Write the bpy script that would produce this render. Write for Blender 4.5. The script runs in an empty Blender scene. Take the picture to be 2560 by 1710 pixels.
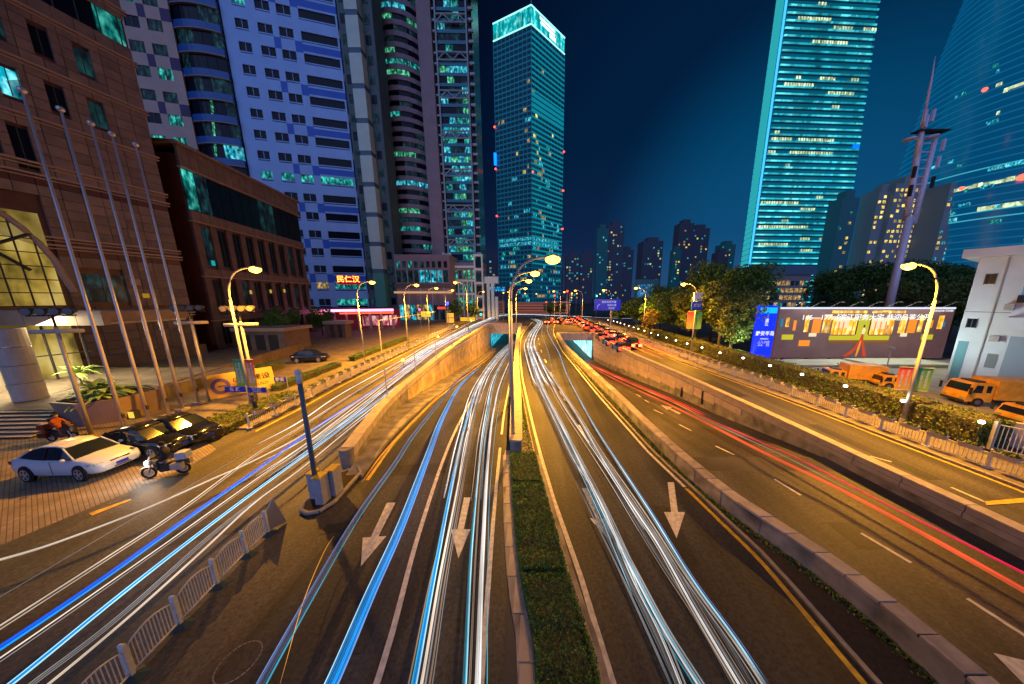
import bpy, math, random
import numpy as np
from mathutils import Vector, Matrix
random.seed(7)
PI = math.pi
scene = bpy.context.scene
# ---------------------------------------------------------------- camera, sky, light, exposure
CX, CY, FP, PITCH, CH = 1340.0, 875.0, 687.0, math.atan(132 / 687.0), 8.8
cam = bpy.data.cameras.new('camera')
cam.sensor_width = 36.0
cam.lens = FP / 2560 * 36.0
cam.shift_x = -(CX - 1280) / 2560
cam.shift_y = (CY - 855) / 2560
cam.clip_start = 0.1
cam.clip_end = 6000
camo = bpy.data.objects.new('camera', cam)
scene.collection.objects.link(camo)
camo.location = (0, 0, CH)
camo.rotation_euler = (PI / 2 - PITCH, 0, 0)
scene.camera = camo

world = bpy.data.worlds.new('World')
scene.world = world
world.use_nodes = True
wn, wl = world.node_tree.nodes, world.node_tree.links
wn.clear()
w_out = wn.new('ShaderNodeOutputWorld')
w_bg = wn.new('ShaderNodeBackground')
w_tc = wn.new('ShaderNodeTexCoord')
w_sep = wn.new('ShaderNodeSeparateXYZ')
w_ramp = wn.new('ShaderNodeValToRGB')
w_ramp.color_ramp.elements[0].position = 0.0
w_ramp.color_ramp.elements[0].color = (0.020, 0.022, 0.060, 1)
w_ramp.color_ramp.elements[1].position = 0.85
w_ramp.color_ramp.elements[1].color = (0.0005, 0.0020, 0.010, 1)
e = w_ramp.color_ramp.elements.new(0.18); e.color = (0.0045, 0.0080, 0.032, 1)
e = w_ramp.color_ramp.elements.new(0.42); e.color = (0.0008, 0.0042, 0.019, 1)
# the glow of the lit towers in the river mist brightens the whole eastern side of the sky
w_dot = wn.new('ShaderNodeVectorMath'); w_dot.operation = 'DOT_PRODUCT'
gd = Vector((0.66, 0.75, 0.12)).normalized()
w_dot.inputs[1].default_value = gd
w_gr = wn.new('ShaderNodeValToRGB')
w_gr.color_ramp.interpolation = 'EASE'
w_gr.color_ramp.elements[0].position = 0.5; w_gr.color_ramp.elements[0].color = (0, 0, 0, 1)
w_gr.color_ramp.elements[1].position = 1.0; w_gr.color_ramp.elements[1].color = (0.000, 0.062, 0.150, 1)
e = w_gr.color_ramp.elements.new(0.86); e.color = (0.0, 0.009, 0.029, 1)
w_add = wn.new('ShaderNodeVectorMath'); w_add.operation = 'ADD'
wl.new(w_tc.outputs['Generated'], w_sep.inputs[0])
wl.new(w_sep.outputs['Z'], w_ramp.inputs[0])
wl.new(w_tc.outputs['Generated'], w_dot.inputs[0])
wl.new(w_dot.outputs['Value'], w_gr.inputs[0])
wl.new(w_ramp.outputs[0], w_add.inputs[0])
wl.new(w_gr.outputs[0], w_add.inputs[1])
wl.new(w_add.outputs[0], w_bg.inputs[0])
w_bg.inputs[1].default_value = 1.0
wl.new(w_bg.outputs[0], w_out.inputs[0])

sun = bpy.data.lights.new('sun', 'SUN')
sun.energy = 1.1
sun.color = (0.33, 0.48, 1.0)
sun.angle = math.radians(75)
suno = bpy.data.objects.new('sun', sun)
scene.collection.objects.link(suno)
SUN_AZ, SUN_EL = math.radians(186), math.radians(24)     # cool city glow from behind the footbridge
sd = Vector((math.sin(SUN_AZ) * math.cos(SUN_EL), math.cos(SUN_AZ) * math.cos(SUN_EL), math.sin(SUN_EL)))
suno.rotation_euler = sd.to_track_quat('Z', 'Y').to_euler()

scene.view_settings.view_transform = 'Standard'
scene.view_settings.look = 'None'
scene.view_settings.gamma = 1.0
scene.view_settings.use_curve_mapping = False
scene.view_settings.exposure = 0.0
scene.render.engine = 'CYCLES'
cy = scene.cycles
cy.use_denoising = True
cy.max_bounces = 4
cy.diffuse_bounces = 2
cy.glossy_bounces = 3
cy.transmission_bounces = 3
cy.sample_clamp_indirect = 4.0
cy.caustics_reflective = False
cy.caustics_refractive = False

# ---------------------------------------------------------------- helpers
COL = scene.collection

def ray(x, y):
    u = (x - CX) / FP; v = -(y - CY) / FP
    return Vector((u, math.cos(PITCH) + v * math.sin(PITCH), -math.sin(PITCH) + v * math.cos(PITCH)))

def G(x, y, z=0.0):
    r = ray(x, y); t = (z - CH) / r.z
    return Vector((r.x * t, r.y * t, z))

def AT(x, y, Y):
    r = ray(x, y); t = Y / r.y
    return Vector((r.x * t, Y, CH + r.z * t))

def GP(x, y, prof, off=0.0):
    """point on a road whose height is prof(Y)"""
    z = 0.0
    for _ in range(40):
        p = G(x, y, z)
        z = 0.5 * z + 0.5 * (prof(max(0, min(140, p.y))) + off)
    return G(x, y, z)

def curve1(pts):
    """smooth monotone interpolation of (t, value) pairs"""
    pts = sorted(pts)
    xs = [p[0] for p in pts]; ys = [p[1] for p in pts]
    n = len(xs)
    d = [(ys[i + 1] - ys[i]) / (xs[i + 1] - xs[i]) for i in range(n - 1)]
    m = [d[0]] + [0 if d[i - 1] * d[i] <= 0 else 2 * d[i - 1] * d[i] / (d[i - 1] + d[i]) for i in range(1, n - 1)] + [d[-1]]
    def f(x):
        if x <= xs[0]: return ys[0] + m[0] * (x - xs[0])
        if x >= xs[-1]: return ys[-1] + m[-1] * (x - xs[-1])
        i = 0
        while x > xs[i + 1]: i += 1
        h = xs[i + 1] - xs[i]; t = (x - xs[i]) / h
        return ((2 * t**3 - 3 * t**2 + 1) * ys[i] + (t**3 - 2 * t**2 + t) * h * m[i] +
                (-2 * t**3 + 3 * t**2) * ys[i + 1] + (t**3 - t**2) * h * m[i + 1])
    return f

def catmull(pts, n=8):
    pts = [Vector(p) for p in pts]
    P = [pts[0] * 2 - pts[1]] + pts + [pts[-1] * 2 - pts[-2]]
    out = []
    for i in range(1, len(P) - 2):
        a, b, c, d = P[i - 1], P[i], P[i + 1], P[i + 2]
        for k in range(n):
            t = k / n
            out.append(0.5 * ((2 * b) + (c - a) * t + (2 * a - 5 * b + 4 * c - d) * t * t + (3 * b - a - 3 * c + d) * t**3))
    out.append(pts[-1])
    return out

class MB:
    """collects shapes in world coordinates and links them as one mesh object"""
    def __init__(s): s.v = []; s.f = []; s.mi = []; s.cur = 0
    def quad(s, a, b, c, d):
        n = len(s.v); s.v += [tuple(a), tuple(b), tuple(c), tuple(d)]; s.f.append((n, n + 1, n + 2, n + 3)); s.mi.append(s.cur)
    def poly(s, pts):
        n = len(s.v); s.v += [tuple(p) for p in pts]; s.f.append(tuple(range(n, n + len(pts)))); s.mi.append(s.cur)
    def box(s, x0, x1, y0, y1, z0, z1):
        s.hexa([(x0, y0, z0), (x1, y0, z0), (x1, y1, z0), (x0, y1, z0)], [(x0, y0, z1), (x1, y0, z1), (x1, y1, z1), (x0, y1, z1)])
    def hexa(s, lo, hi):
        n = len(s.v); s.v += [tuple(p) for p in lo] + [tuple(p) for p in hi]; k = len(lo)
        s.f.append(tuple(n + i for i in reversed(range(k)))); s.f.append(tuple(n + k + i for i in range(k)))
        s.mi += [s.cur] * 2
        for i in range(k):
            j = (i + 1) % k; s.f.append((n + i, n + j, n + k + j, n + k + i)); s.mi.append(s.cur)
    def obox(s, c, u, hw, hd, z0, z1):
        """box centred at c=(x,y) with horizontal direction u (half width hw) and half depth hd"""
        ux, uy = u; vx, vy = -uy, ux
        lo = [(c[0] + ux * a * hw + vx * b * hd, c[1] + uy * a * hw + vy * b * hd) for a, b in ((-1, -1), (1, -1), (1, 1), (-1, 1))]
        s.hexa([(x, y, z0) for x, y in lo], [(x, y, z1) for x, y in lo])
    def tube(s, pts, r, n=8, cap=True):
        pts = [Vector(p) for p in pts]; k = len(pts)
        rr = r if isinstance(r, (list, tuple)) else [r] * k
        base = len(s.v)
        for i, p in enumerate(pts):
            t = (pts[min(i + 1, k - 1)] - pts[max(i - 1, 0)]).normalized()
            a = Vector((0, 0, 1)) if abs(t.z) < 0.9 else Vector((1, 0, 0))
            e1 = t.cross(a).normalized(); e2 = t.cross(e1)
            for j in range(n):
                an = 2 * PI * j / n
                s.v.append(tuple(p + (e1 * math.cos(an) + e2 * math.sin(an)) * rr[i]))
        for i in range(k - 1):
            for j in range(n):
                j2 = (j + 1) % n
                s.f.append((base + i * n + j, base + i * n + j2, base + (i + 1) * n + j2, base + (i + 1) * n + j)); s.mi.append(s.cur)
        if cap:
            s.f.append(tuple(base + j for j in reversed(range(n)))); s.f.append(tuple(base + (k - 1) * n + j for j in range(n))); s.mi += [s.cur] * 2
    def ball(s, c, rx, ry=None, rz=None, n=10, m=6):
        ry = rx if ry is None else ry; rz = rx if rz is None else rz
        base = len(s.v)
        for i in range(m + 1):
            th = PI * i / m
            for j in range(n):
                ph = 2 * PI * j / n
                s.v.append((c[0] + rx * math.sin(th) * math.cos(ph), c[1] + ry * math.sin(th) * math.sin(ph), c[2] + rz * math.cos(th)))
        for i in range(m):
            for j in range(n):
                j2 = (j + 1) % n
                s.f.append((base + i * n + j, base + (i + 1) * n + j, base + (i + 1) * n + j2, base + i * n + j2)); s.mi.append(s.cur)
    def loft(s, rings, cap=True, closed=True):
        base = len(s.v); n = len(rings[0])
        for r in rings: s.v += [tuple(p) for p in r]
        for i in range(len(rings) - 1):
            for j in range(n if closed else n - 1):
                j2 = (j + 1) % n
                s.f.append((base + i * n + j, base + i * n + j2, base + (i + 1) * n + j2, base + (i + 1) * n + j)); s.mi.append(s.cur)
        if cap and closed:
            s.f.append(tuple(base + j for j in reversed(range(n)))); s.f.append(tuple(base + (len(rings) - 1) * n + j for j in range(n))); s.mi += [s.cur] * 2
    def build(s, name, mat, parent=None, smooth=False, loc=None):
        me = bpy.data.meshes.new(name)
        vs = s.v
        off = None
        if parent is not None and parent.name in ROOTLOC: off = ROOTLOC[parent.name]
        if loc is not None: off = Vector(loc)
        if off is not None: vs = [(a - off[0], b - off[1], c - off[2]) for a, b, c in vs]
        me.from_pydata(vs, [], s.f)
        mats = mat if isinstance(mat, (list, tuple)) else [mat]
        for m_ in mats: me.materials.append(m_)
        if len(mats) > 1: me.polygons.foreach_set('material_index', s.mi)
        if smooth: me.polygons.foreach_set('use_smooth', [True] * len(me.polygons))
        me.update()
        o = bpy.data.objects.new(name, me)
        COL.objects.link(o)
        if parent is not None:
            o.parent = parent
            if parent.name in ROOTLOC and loc is None: ROOTLOC[o.name] = ROOTLOC[parent.name]
        if loc is not None: o.location = Vector(loc) - (ROOTLOC.get(parent.name, Vector((0, 0, 0))) if parent else Vector((0, 0, 0)))
        return o
ROOTLOC = {}

def tag(o, label=None, cat=None, group=None, kind=None):
    if label: o['label'] = label
    if cat: o['category'] = cat
    if group: o['group'] = group
    if kind: o['kind'] = kind
    return o

def thing(name, label, cat, loc=(0, 0, 0), group=None):
    o = bpy.data.objects.new(name, None); COL.objects.link(o)
    o.location = loc; o.empty_display_size = 0.3
    ROOTLOC[o.name] = Vector(loc)
    return tag(o, label, cat, group)

def inst(name, mesh, parent, loc, rotz=0.0, scale=None):
    """one more piece sharing a mesh; loc in world coordinates"""
    o = bpy.data.objects.new(name, mesh); COL.objects.link(o)
    o.parent = parent
    o.location = Vector(loc) - ROOTLOC.get(parent.name, Vector((0, 0, 0)))
    o.rotation_euler = (0, 0, rotz)
    if scale: o.scale = scale
    return o

def copy_tree(o, parent=None):
    c = o.copy(); COL.objects.link(c)
    if parent is not None: c.parent = parent
    for ch in list(o.children):
        if ch.type != 'LIGHT': copy_tree(ch, c)
    return c

def mat(name, col, rough=0.7, metal=0.0, emit=None, es=0.0, var=0.0, scale=3.0, bump=0.0, bscale=None, spec=0.5, sample=True):
    m = bpy.data.materials.new(name); m.use_nodes = True
    nt = m.node_tree; b = nt.nodes['Principled BSDF']
    b.inputs['Base Color'].default_value = (*col, 1)
    b.inputs['Roughness'].default_value = rough
    b.inputs['Metallic'].default_value = metal
    b.inputs['Specular IOR Level'].default_value = spec
    if emit:
        b.inputs['Emission Color'].default_value = (*emit, 1); b.inputs['Emission Strength'].default_value = es
    if not sample: m.cycles.emission_sampling = 'NONE'
    if var or bump:
        tc = nt.nodes.new('ShaderNodeTexCoord'); nz = nt.nodes.new('ShaderNodeTexNoise')
        nz.inputs['Scale'].default_value = scale; nz.inputs['Detail'].default_value = 6
        geo = nt.nodes.new('ShaderNodeNewGeometry')
        nt.links.new(geo.outputs['Position'], nz.inputs['Vector'])
        if var:
            mx = nt.nodes.new('ShaderNodeMix'); mx.data_type = 'RGBA'
            mx.inputs['A'].default_value = (*[c * (1 - var) for c in col], 1)
            mx.inputs['B'].default_value = (*[min(1, c * (1 + var)) for c in col], 1)
            rp = nt.nodes.new('ShaderNodeMapRange'); rp.inputs[1].default_value = 0.3; rp.inputs[2].default_value = 0.7
            nt.links.new(nz.outputs[0], rp.inputs[0]); nt.links.new(rp.outputs[0], mx.inputs['Factor'])
            nt.links.new(mx.outputs['Result'], b.inputs['Base Color'])
        if bump:
            bp = nt.nodes.new('ShaderNodeBump'); bp.inputs['Strength'].default_value = bump; bp.inputs['Distance'].default_value = 0.02
            nz2 = nt.nodes.new('ShaderNodeTexNoise'); nz2.inputs['Scale'].default_value = bscale or scale * 8; nz2.inputs['Detail'].default_value = 4
            nt.links.new(geo.outputs['Position'], nz2.inputs['Vector'])
            nt.links.new(nz2.outputs[0], bp.inputs['Height']); nt.links.new(bp.outputs[0], b.inputs['Normal'])
    return m

def emis(name, col, s, sample=True):
    return mat(name, (0.0, 0.0, 0.0), 0.5, emit=col, es=s, sample=sample)

def interior(name, c1, c2, s, scale=1.2, dark=0.1, sample=False):
    """a lit room behind glass: uneven lamps and furniture read as blotches of light"""
    m = bpy.data.materials.new(name); m.use_nodes = True
    nt = m.node_tree; b = nt.nodes['Principled BSDF']
    b.inputs['Base Color'].default_value = (0.012, 0.015, 0.02, 1); b.inputs['Roughness'].default_value = 0.2; b.inputs['Specular IOR Level'].default_value = 0.2
    geo = nt.nodes.new('ShaderNodeNewGeometry')
    mp = nt.nodes.new('ShaderNodeMapping'); mp.inputs['Scale'].default_value = (1.6, 1.6, .8)
    nz = nt.nodes.new('ShaderNodeTexNoise'); nz.inputs['Scale'].default_value = scale; nz.inputs['Detail'].default_value = 3
    rp = nt.nodes.new('ShaderNodeValToRGB')
    rp.color_ramp.elements[0].position = 0.36; rp.color_ramp.elements[0].color = (*[c * dark for c in c1], 1)
    rp.color_ramp.elements[1].position = 0.68; rp.color_ramp.elements[1].color = (*c2, 1)
    e_ = rp.color_ramp.elements.new(0.5); e_.color = (*c1, 1)
    nt.links.new(geo.outputs['Position'], mp.inputs[0]); nt.links.new(mp.outputs[0], nz.inputs['Vector'])
    nt.links.new(nz.outputs[0], rp.inputs[0])
    vo = nt.nodes.new('ShaderNodeTexVoronoi'); vo.inputs['Scale'].default_value = max(.25, scale * .9); vm = nt.nodes.new('ShaderNodeMapping'); vm.inputs['Scale'].default_value = (1, 1, .45)
    nt.links.new(geo.outputs['Position'], vm.inputs[0]); nt.links.new(vm.outputs[0], vo.inputs['Vector'])
    vs = nt.nodes.new('ShaderNodeSeparateColor'); nt.links.new(vo.outputs['Color'], vs.inputs[0])
    vr = nt.nodes.new('ShaderNodeMapRange'); vr.inputs[3].default_value = .35; vr.inputs[4].default_value = 1.25; nt.links.new(vs.outputs[0], vr.inputs[0])
    hm_ = nt.nodes.new('ShaderNodeVectorMath'); hm_.operation = 'SCALE'; nt.links.new(rp.outputs[0], hm_.inputs[0]); nt.links.new(vr.outputs[0], hm_.inputs['Scale'])
    nt.links.new(hm_.outputs[0], b.inputs['Emission Color'])
    b.inputs['Emission Strength'].default_value = s
    if not sample: m.cycles.emission_sampling = 'NONE'
    return m

def text_mesh(body, size):
    """flat lettering as a mesh (x to the right, y up), centred"""
    c = bpy.data.curves.new('lettering', 'FONT'); c.body = body; c.size = size
    c.align_x = 'CENTER'; c.align_y = 'CENTER'; c.offset = size * 0.018; c.resolution_u = 3
    o = bpy.data.objects.new('lettering', c); COL.objects.link(o)
    me = bpy.data.meshes.new_from_object(o.evaluated_get(bpy.context.evaluated_depsgraph_get()))
    bpy.data.objects.remove(o); bpy.data.curves.remove(c)
    me.name = 'lettering'
    return me

def place_text(body, size, material, parent, origin, right, up, name='lettering', stretch=1.0):
    """lettering lying in the plane (right, up) at origin, world coordinates"""
    me = text_mesh(body, size)
    me.materials.clear(); me.materials.append(material)
    r = Vector(right).normalized(); u = Vector(up).normalized()
    off = Vector(origin) - ROOTLOC.get(parent.name, Vector((0, 0, 0)))
    for v in me.vertices:
        v.co = off + r * v.co.x * stretch + u * v.co.y
    o = bpy.data.objects.new(name, me); COL.objects.link(o); o.parent = parent
    return o
# ---------------------------------------------------------------- materials
def asphalt_mat(name, base, wear):
    m = bpy.data.materials.new(name); m.use_nodes = True
    nt = m.node_tree; b = nt.nodes['Principled BSDF']
    geo = nt.nodes.new('ShaderNodeNewGeometry')
    n1 = nt.nodes.new('ShaderNodeTexNoise'); n1.inputs['Scale'].default_value = 0.22; n1.inputs['Detail'].default_value = 5
    n2 = nt.nodes.new('ShaderNodeTexNoise'); n2.inputs['Scale'].default_value = 9.0; n2.inputs['Detail'].default_value = 6; n2.inputs['Roughness'].default_value = 0.75
    mp = nt.nodes.new('ShaderNodeMapping'); mp.inputs['Scale'].default_value = (1.0, 0.06, 1.0)
    n3 = nt.nodes.new('ShaderNodeTexNoise'); n3.inputs['Scale'].default_value = 0.9; n3.inputs['Detail'].default_value = 3
    nt.links.new(geo.outputs['Position'], n1.inputs['Vector']); nt.links.new(geo.outputs['Position'], n2.inputs['Vector'])
    nt.links.new(geo.outputs['Position'], mp.inputs[0]); nt.links.new(mp.outputs[0], n3.inputs['Vector'])
    r1 = nt.nodes.new('ShaderNodeValToRGB')
    r1.color_ramp.elements[0].position = 0.3; r1.color_ramp.elements[0].color = (*[c * 0.72 for c in base], 1)
    r1.color_ramp.elements[1].position = 0.72; r1.color_ramp.elements[1].color = (*wear, 1)
    nt.links.new(n1.outputs[0], r1.inputs[0])
    r2 = nt.nodes.new('ShaderNodeMapRange'); r2.inputs[1].default_value = 0.32; r2.inputs[2].default_value = 0.72; r2.inputs[3].default_value = 0.35; r2.inputs[4].default_value = 1.75
    nt.links.new(n2.outputs[0], r2.inputs[0])
    r3 = nt.nodes.new('ShaderNodeMapRange'); r3.inputs[1].default_value = 0.35; r3.inputs[2].default_value = 0.65; r3.inputs[3].default_value = 0.62; r3.inputs[4].default_value = 1.4
    nt.links.new(n3.outputs[0], r3.inputs[0])
    mu = nt.nodes.new('ShaderNodeMath'); mu.operation = 'MULTIPLY'
    nt.links.new(r2.outputs[0], mu.inputs[0]); nt.links.new(r3.outputs[0], mu.inputs[1])
    sc = nt.nodes.new('ShaderNodeVectorMath'); sc.operation = 'SCALE'
    nt.links.new(r1.outputs[0], sc.inputs[0]); nt.links.new(mu.outputs[0], sc.inputs['Scale'])
    nt.links.new(sc.outputs[0], b.inputs['Base Color'])
    b.inputs['Roughness'].default_value = 0.58
    b.inputs['Specular IOR Level'].default_value = 0.35
    bp = nt.nodes.new('ShaderNodeBump'); bp.inputs['Strength'].default_value = 0.5; bp.inputs['Distance'].default_value = 0.01
    n4 = nt.nodes.new('ShaderNodeTexNoise'); n4.inputs['Scale'].default_value = 45; n4.inputs['Detail'].default_value = 3
    nt.links.new(geo.outputs['Position'], n4.inputs['Vector']); nt.links.new(n4.outputs[0], bp.inputs['Height']); nt.links.new(bp.outputs[0], b.inputs['Normal'])
    return m

def brick_mat(name, c1, c2, mortar, bw, bh, rot=0.0, bump=0.4):
    m = bpy.data.materials.new(name); m.use_nodes = True
    nt = m.node_tree; b = nt.nodes['Principled BSDF']; b.inputs['Roughness'].default_value = 0.75
    geo = nt.nodes.new('ShaderNodeNewGeometry'); mp = nt.nodes.new('ShaderNodeMapping'); mp.inputs['Rotation'].default_value = (0, 0, rot)
    br = nt.nodes.new('ShaderNodeTexBrick'); br.inputs['Scale'].default_value = 1.0
    br.inputs['Brick Width'].default_value = bw; br.inputs['Row Height'].default_value = bh; br.inputs['Mortar Size'].default_value = 0.012
    br.inputs['Color1'].default_value = (*c1, 1); br.inputs['Color2'].default_value = (*c2, 1); br.inputs['Mortar'].default_value = (*mortar, 1)
    nt.links.new(geo.outputs['Position'], mp.inputs[0]); nt.links.new(mp.outputs[0], br.inputs['Vector'])
    nz = nt.nodes.new('ShaderNodeTexNoise'); nz.inputs['Scale'].default_value = 0.7
    nt.links.new(geo.outputs['Position'], nz.inputs['Vector'])
    mr = nt.nodes.new('ShaderNodeMapRange'); mr.inputs[1].default_value = 0.3; mr.inputs[2].default_value = 0.7; mr.inputs[3].default_value = 0.7; mr.inputs[4].default_value = 1.2
    nt.links.new(nz.outputs[0], mr.inputs[0])
    sc = nt.nodes.new('ShaderNodeVectorMath'); sc.operation = 'SCALE'
    nt.links.new(br.outputs[0], sc.inputs[0]); nt.links.new(mr.outputs[0], sc.inputs['Scale']); nt.links.new(sc.outputs[0], b.inputs['Base Color'])
    bp = nt.nodes.new('ShaderNodeBump'); bp.inputs['Strength'].default_value = bump; bp.inputs['Distance'].default_value = 0.01; bp.invert = True
    nt.links.new(br.outputs[1], bp.inputs['Height']); nt.links.new(bp.outputs[0], b.inputs['Normal'])
    return m

M = {}
M['asphalt'] = asphalt_mat('asphalt', (0.034, 0.035, 0.040), (0.060, 0.060, 0.066))
M['asphalt2'] = asphalt_mat('asphalt_service', (0.075, 0.068, 0.060), (0.10, 0.09, 0.078))
M['earth'] = mat('ground_surface', (0.075, 0.07, 0.065), 0.9, var=0.4, scale=0.3)
M['paint'] = mat('road_paint_white', (0.62, 0.60, 0.58), 0.6, var=0.28, scale=6.0)
M['paint_y'] = mat('road_paint_yellow', (0.62, 0.40, 0.04), 0.6, var=0.3, scale=6.0)
M['concrete'] = mat('concrete_stained', (0.27, 0.25, 0.24), 0.85, var=0.5, scale=1.3, bump=0.4, bscale=18)
M['coping'] = mat('coping_stone', (0.50, 0.43, 0.38), 0.7, var=0.2, scale=2.5, bump=0.2)
M['coping_b'] = mat('coping_stone_b', (0.35, 0.30, 0.28), 0.7, var=0.25, scale=3.5, bump=0.2)
M['coping_c'] = mat('coping_stone_c', (0.44, 0.37, 0.33), 0.7, var=0.2, scale=2.0, bump=0.2)
R0 = random.Random(11)
M['granite'] = mat('granite_pale', (0.42, 0.36, 0.34), 0.6, var=0.18, scale=2.0)
M['tile'] = mat('wall_tile', (0.60, 0.46, 0.26), 0.4, var=0.45, scale=0.8)
def patches(road, spots, prof=None):
    for x, y, w, d, a in spots:
        mb = MB(); z = (prof(y) if prof else 0) + .011
        ca, sa = math.cos(a), math.sin(a)
        q_ = [(x + ca * i * w - sa * j * d, y + sa * i * w + ca * j * d) for i, j in ((-.5, -.5), (.5, -.5), (.5, .5), (-.5, .5))]
        mb.quad(*[(p[0], p[1], (prof(p[1]) if prof else 0) + .012) for p in q_]); mb.build('repair_patch', M['patch'], road)
M['patch'] = asphalt_mat('asphalt_patch', (0.026, 0.026, 0.03), (0.040, 0.038, 0.038))
M['kerb'] = mat('kerb_stone', (0.34, 0.31, 0.27), 0.8, var=0.25, scale=4)
M['pavers'] = brick_mat('pavers', (0.25, 0.20, 0.155), (0.19, 0.15, 0.12), (0.08, 0.06, 0.05), 0.24, 0.12, 0.5)
M['pavers2'] = brick_mat('pavers_sidewalk', (0.20, 0.17, 0.14), (0.16, 0.13, 0.11), (0.07, 0.06, 0.05), 0.5, 0.5, 0.1)
M['grass'] = mat('grass', (0.05, 0.075, 0.02), 0.9, var=0.5, scale=7)
M['leaf'] = mat('leaf_dark', (0.06, 0.15, 0.025), 0.6, var=0.6, scale=14)
M['leaf2'] = mat('leaf_olive', (0.12, 0.17, 0.03), 0.6, var=0.5, scale=5)
M['bark'] = mat('bark', (0.09, 0.07, 0.05), 0.9, var=0.3, scale=10)
M['soil'] = mat('soil', (0.04, 0.03, 0.02), 0.95, var=0.3, scale=10)
M['pole'] = mat('pole_paint', (0.40, 0.38, 0.37), 0.5, metal=0.2)
M['steel'] = mat('steel_brushed', (0.55, 0.55, 0.58), 0.35, metal=0.6)
M['dark'] = mat('dark_metal', (0.03, 0.03, 0.035), 0.5)
M['rail'] = mat('rail_white_paint', (0.72, 0.73, 0.76), 0.45, var=0.15, scale=8)
M['black'] = mat('black_rubber', (0.012, 0.012, 0.013), 0.8)
M['glass'] = mat('glass_dark', (0.012, 0.018, 0.03), 0.08, spec=0.8)
M['lampglow'] = emis('sodium_lens', (1.0, 0.46, 0.05), 9.0, sample=False)
M['lampglow_small'] = emis('sodium_lens_far', (1.0, 0.42, 0.05), 7.0, sample=False)
M['white_em'] = emis('white_led', (1.0, 0.86, 0.62), 9.0, sample=False)

# ---------------------------------------------------------------- plan of the roads (x as a function of the distance y)
XLW = curve1([(12.6, -9.5), (16, -10.4), (20, -11.3), (26, -12.0), (31.6, -12.45), (43, -13.2), (57, -13.9), (82, -14.2), (86, -14.2)])   # right face of the left retaining wall
XDL = curve1([(4, -0.7), (14, -1.44), (21, -1.96), (28, -2.38), (50, -3.72), (70, -4.5), (86, -4.9)])           # divider, left face
XDR = curve1([(4, -0.2), (14, -0.80), (21, -1.22), (28, -1.80), (50, -3.10), (70, -3.9), (86, -4.3)])           # divider, right face
XPL = curve1([(2, 9.3), (4.4, 9.25), (6, 9.15), (7.2, 8.9), (8.4, 8.45), (10, 7.85), (12.5, 7.4), (17, 6.95), (21, 6.7), (27, 6.2), (36, 5.45), (48, 4.75), (62, 4.75)])
XRW = curve1([(2, 16.7), (8, 16.6), (12.6, 16.25), (17.6, 15.95), (23, 15.5), (29, 14.9), (33, 14.4), (40, 13.6), (50, 13.1), (62, 13.0)])
XCR = curve1([(3, 7.6), (4.8, 7.6), (7.5, 7.63), (9.5, 7.35), (11.6, 7.0), (14, 6.55), (18.5, 6.15), (25, 5.6), (35, 5.0), (48, 4.3), (63, 4.3), (80, 5.2), (100, 7.5)])
XCL = curve1([(3, 1.95), (4.8, 1.86), (6.4, 1.62), (8.6, 1.14), (14, 0.29), (21.8, -0.67), (31, -1.65), (52, -3.0), (62, -3.3), (76, -2.75), (96, -1.54), (110, -1)])
ZUL = curve1([(0, 0), (14, 0), (22, -0.5), (30, -1.5), (47, -3.8), (70, -6.3), (86, -6.9), (140, -7.0)])
ZUR = curve1([(0, 0), (13, 0), (17, -0.45), (22, -1.1), (27, -1.5), (32, -2.0), (41.5, -3.0), (50, -4.0), (62, -5.2), (100, -6.4)])
XSR = curve1([(3, 22.6), (11, 22.4), (16, 22.1), (20, 21.9), (25, 21.4), (31, 20.6), (39.4, 19.6), (60, 19.0), (90, 18.5), (120, 18.5)])
XFL = curve1([(8, -19.4), (17, -19.3), (21.5, -19.6), (25, -20.1), (33, -20.7), (51, -22.0), (75, -23.5), (120, -26)])

def ribbon(mb, xa, xb, z, ys):
    for y0, y1 in zip(ys, ys[1:]):
        f = lambda g, y: g(y) if callable(g) else g
        mb.quad((f(xa, y0), y0, f(z, y0)), (f(xb, y0), y0, f(z, y0)), (f(xb, y1), y1, f(z, y1)), (f(xa, y1), y1, f(z, y1)))
def rng(a, b, n): return [a + (b - a) * i / n for i in range(n + 1)]

# ground sheet with the two road cuttings left open
gm = MB()
YL, YR = 85.0, 62.0
ys = [-40, 0] + rng(2, 14, 6) + rng(16, 62, 23) + rng(64, 84, 10) + [85.0]
for y0, y1 in zip(ys, ys[1:]):
    ym = (y0 + y1) / 2
    L = [(-900.0, None)]
    edges0 = []
    cuts = []
    if 14 <= ym <= YL: cuts.append((lambda y: XLW(y) - 0.3, lambda y: XDL(y) + 0.1))
    if 14 <= ym <= YR: cuts.append((lambda y: XPL(y) + 0.2, lambda y: XRW(y) + 0.1))
    a = lambda y: -900.0
    for c0, c1 in cuts:
        gm.quad((a(y0), y0, 0), (c0(y0), y0, 0), (c0(y1), y1, 0), (a(y1), y1, 0)); a = c1
    gm.quad((a(y0), y0, 0), (900, y0, 0), (900, y1, 0), (a(y1), y1, 0))
gm.quad((-3000, 85, 0), (3000, 85, 0), (3000, 4200, 0), (-3000, 4200, 0))
tag(gm.build('ground', M['earth']), kind='structure')

def structure(mb, name, m): return tag(mb.build(name, m), kind='structure')

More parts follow.
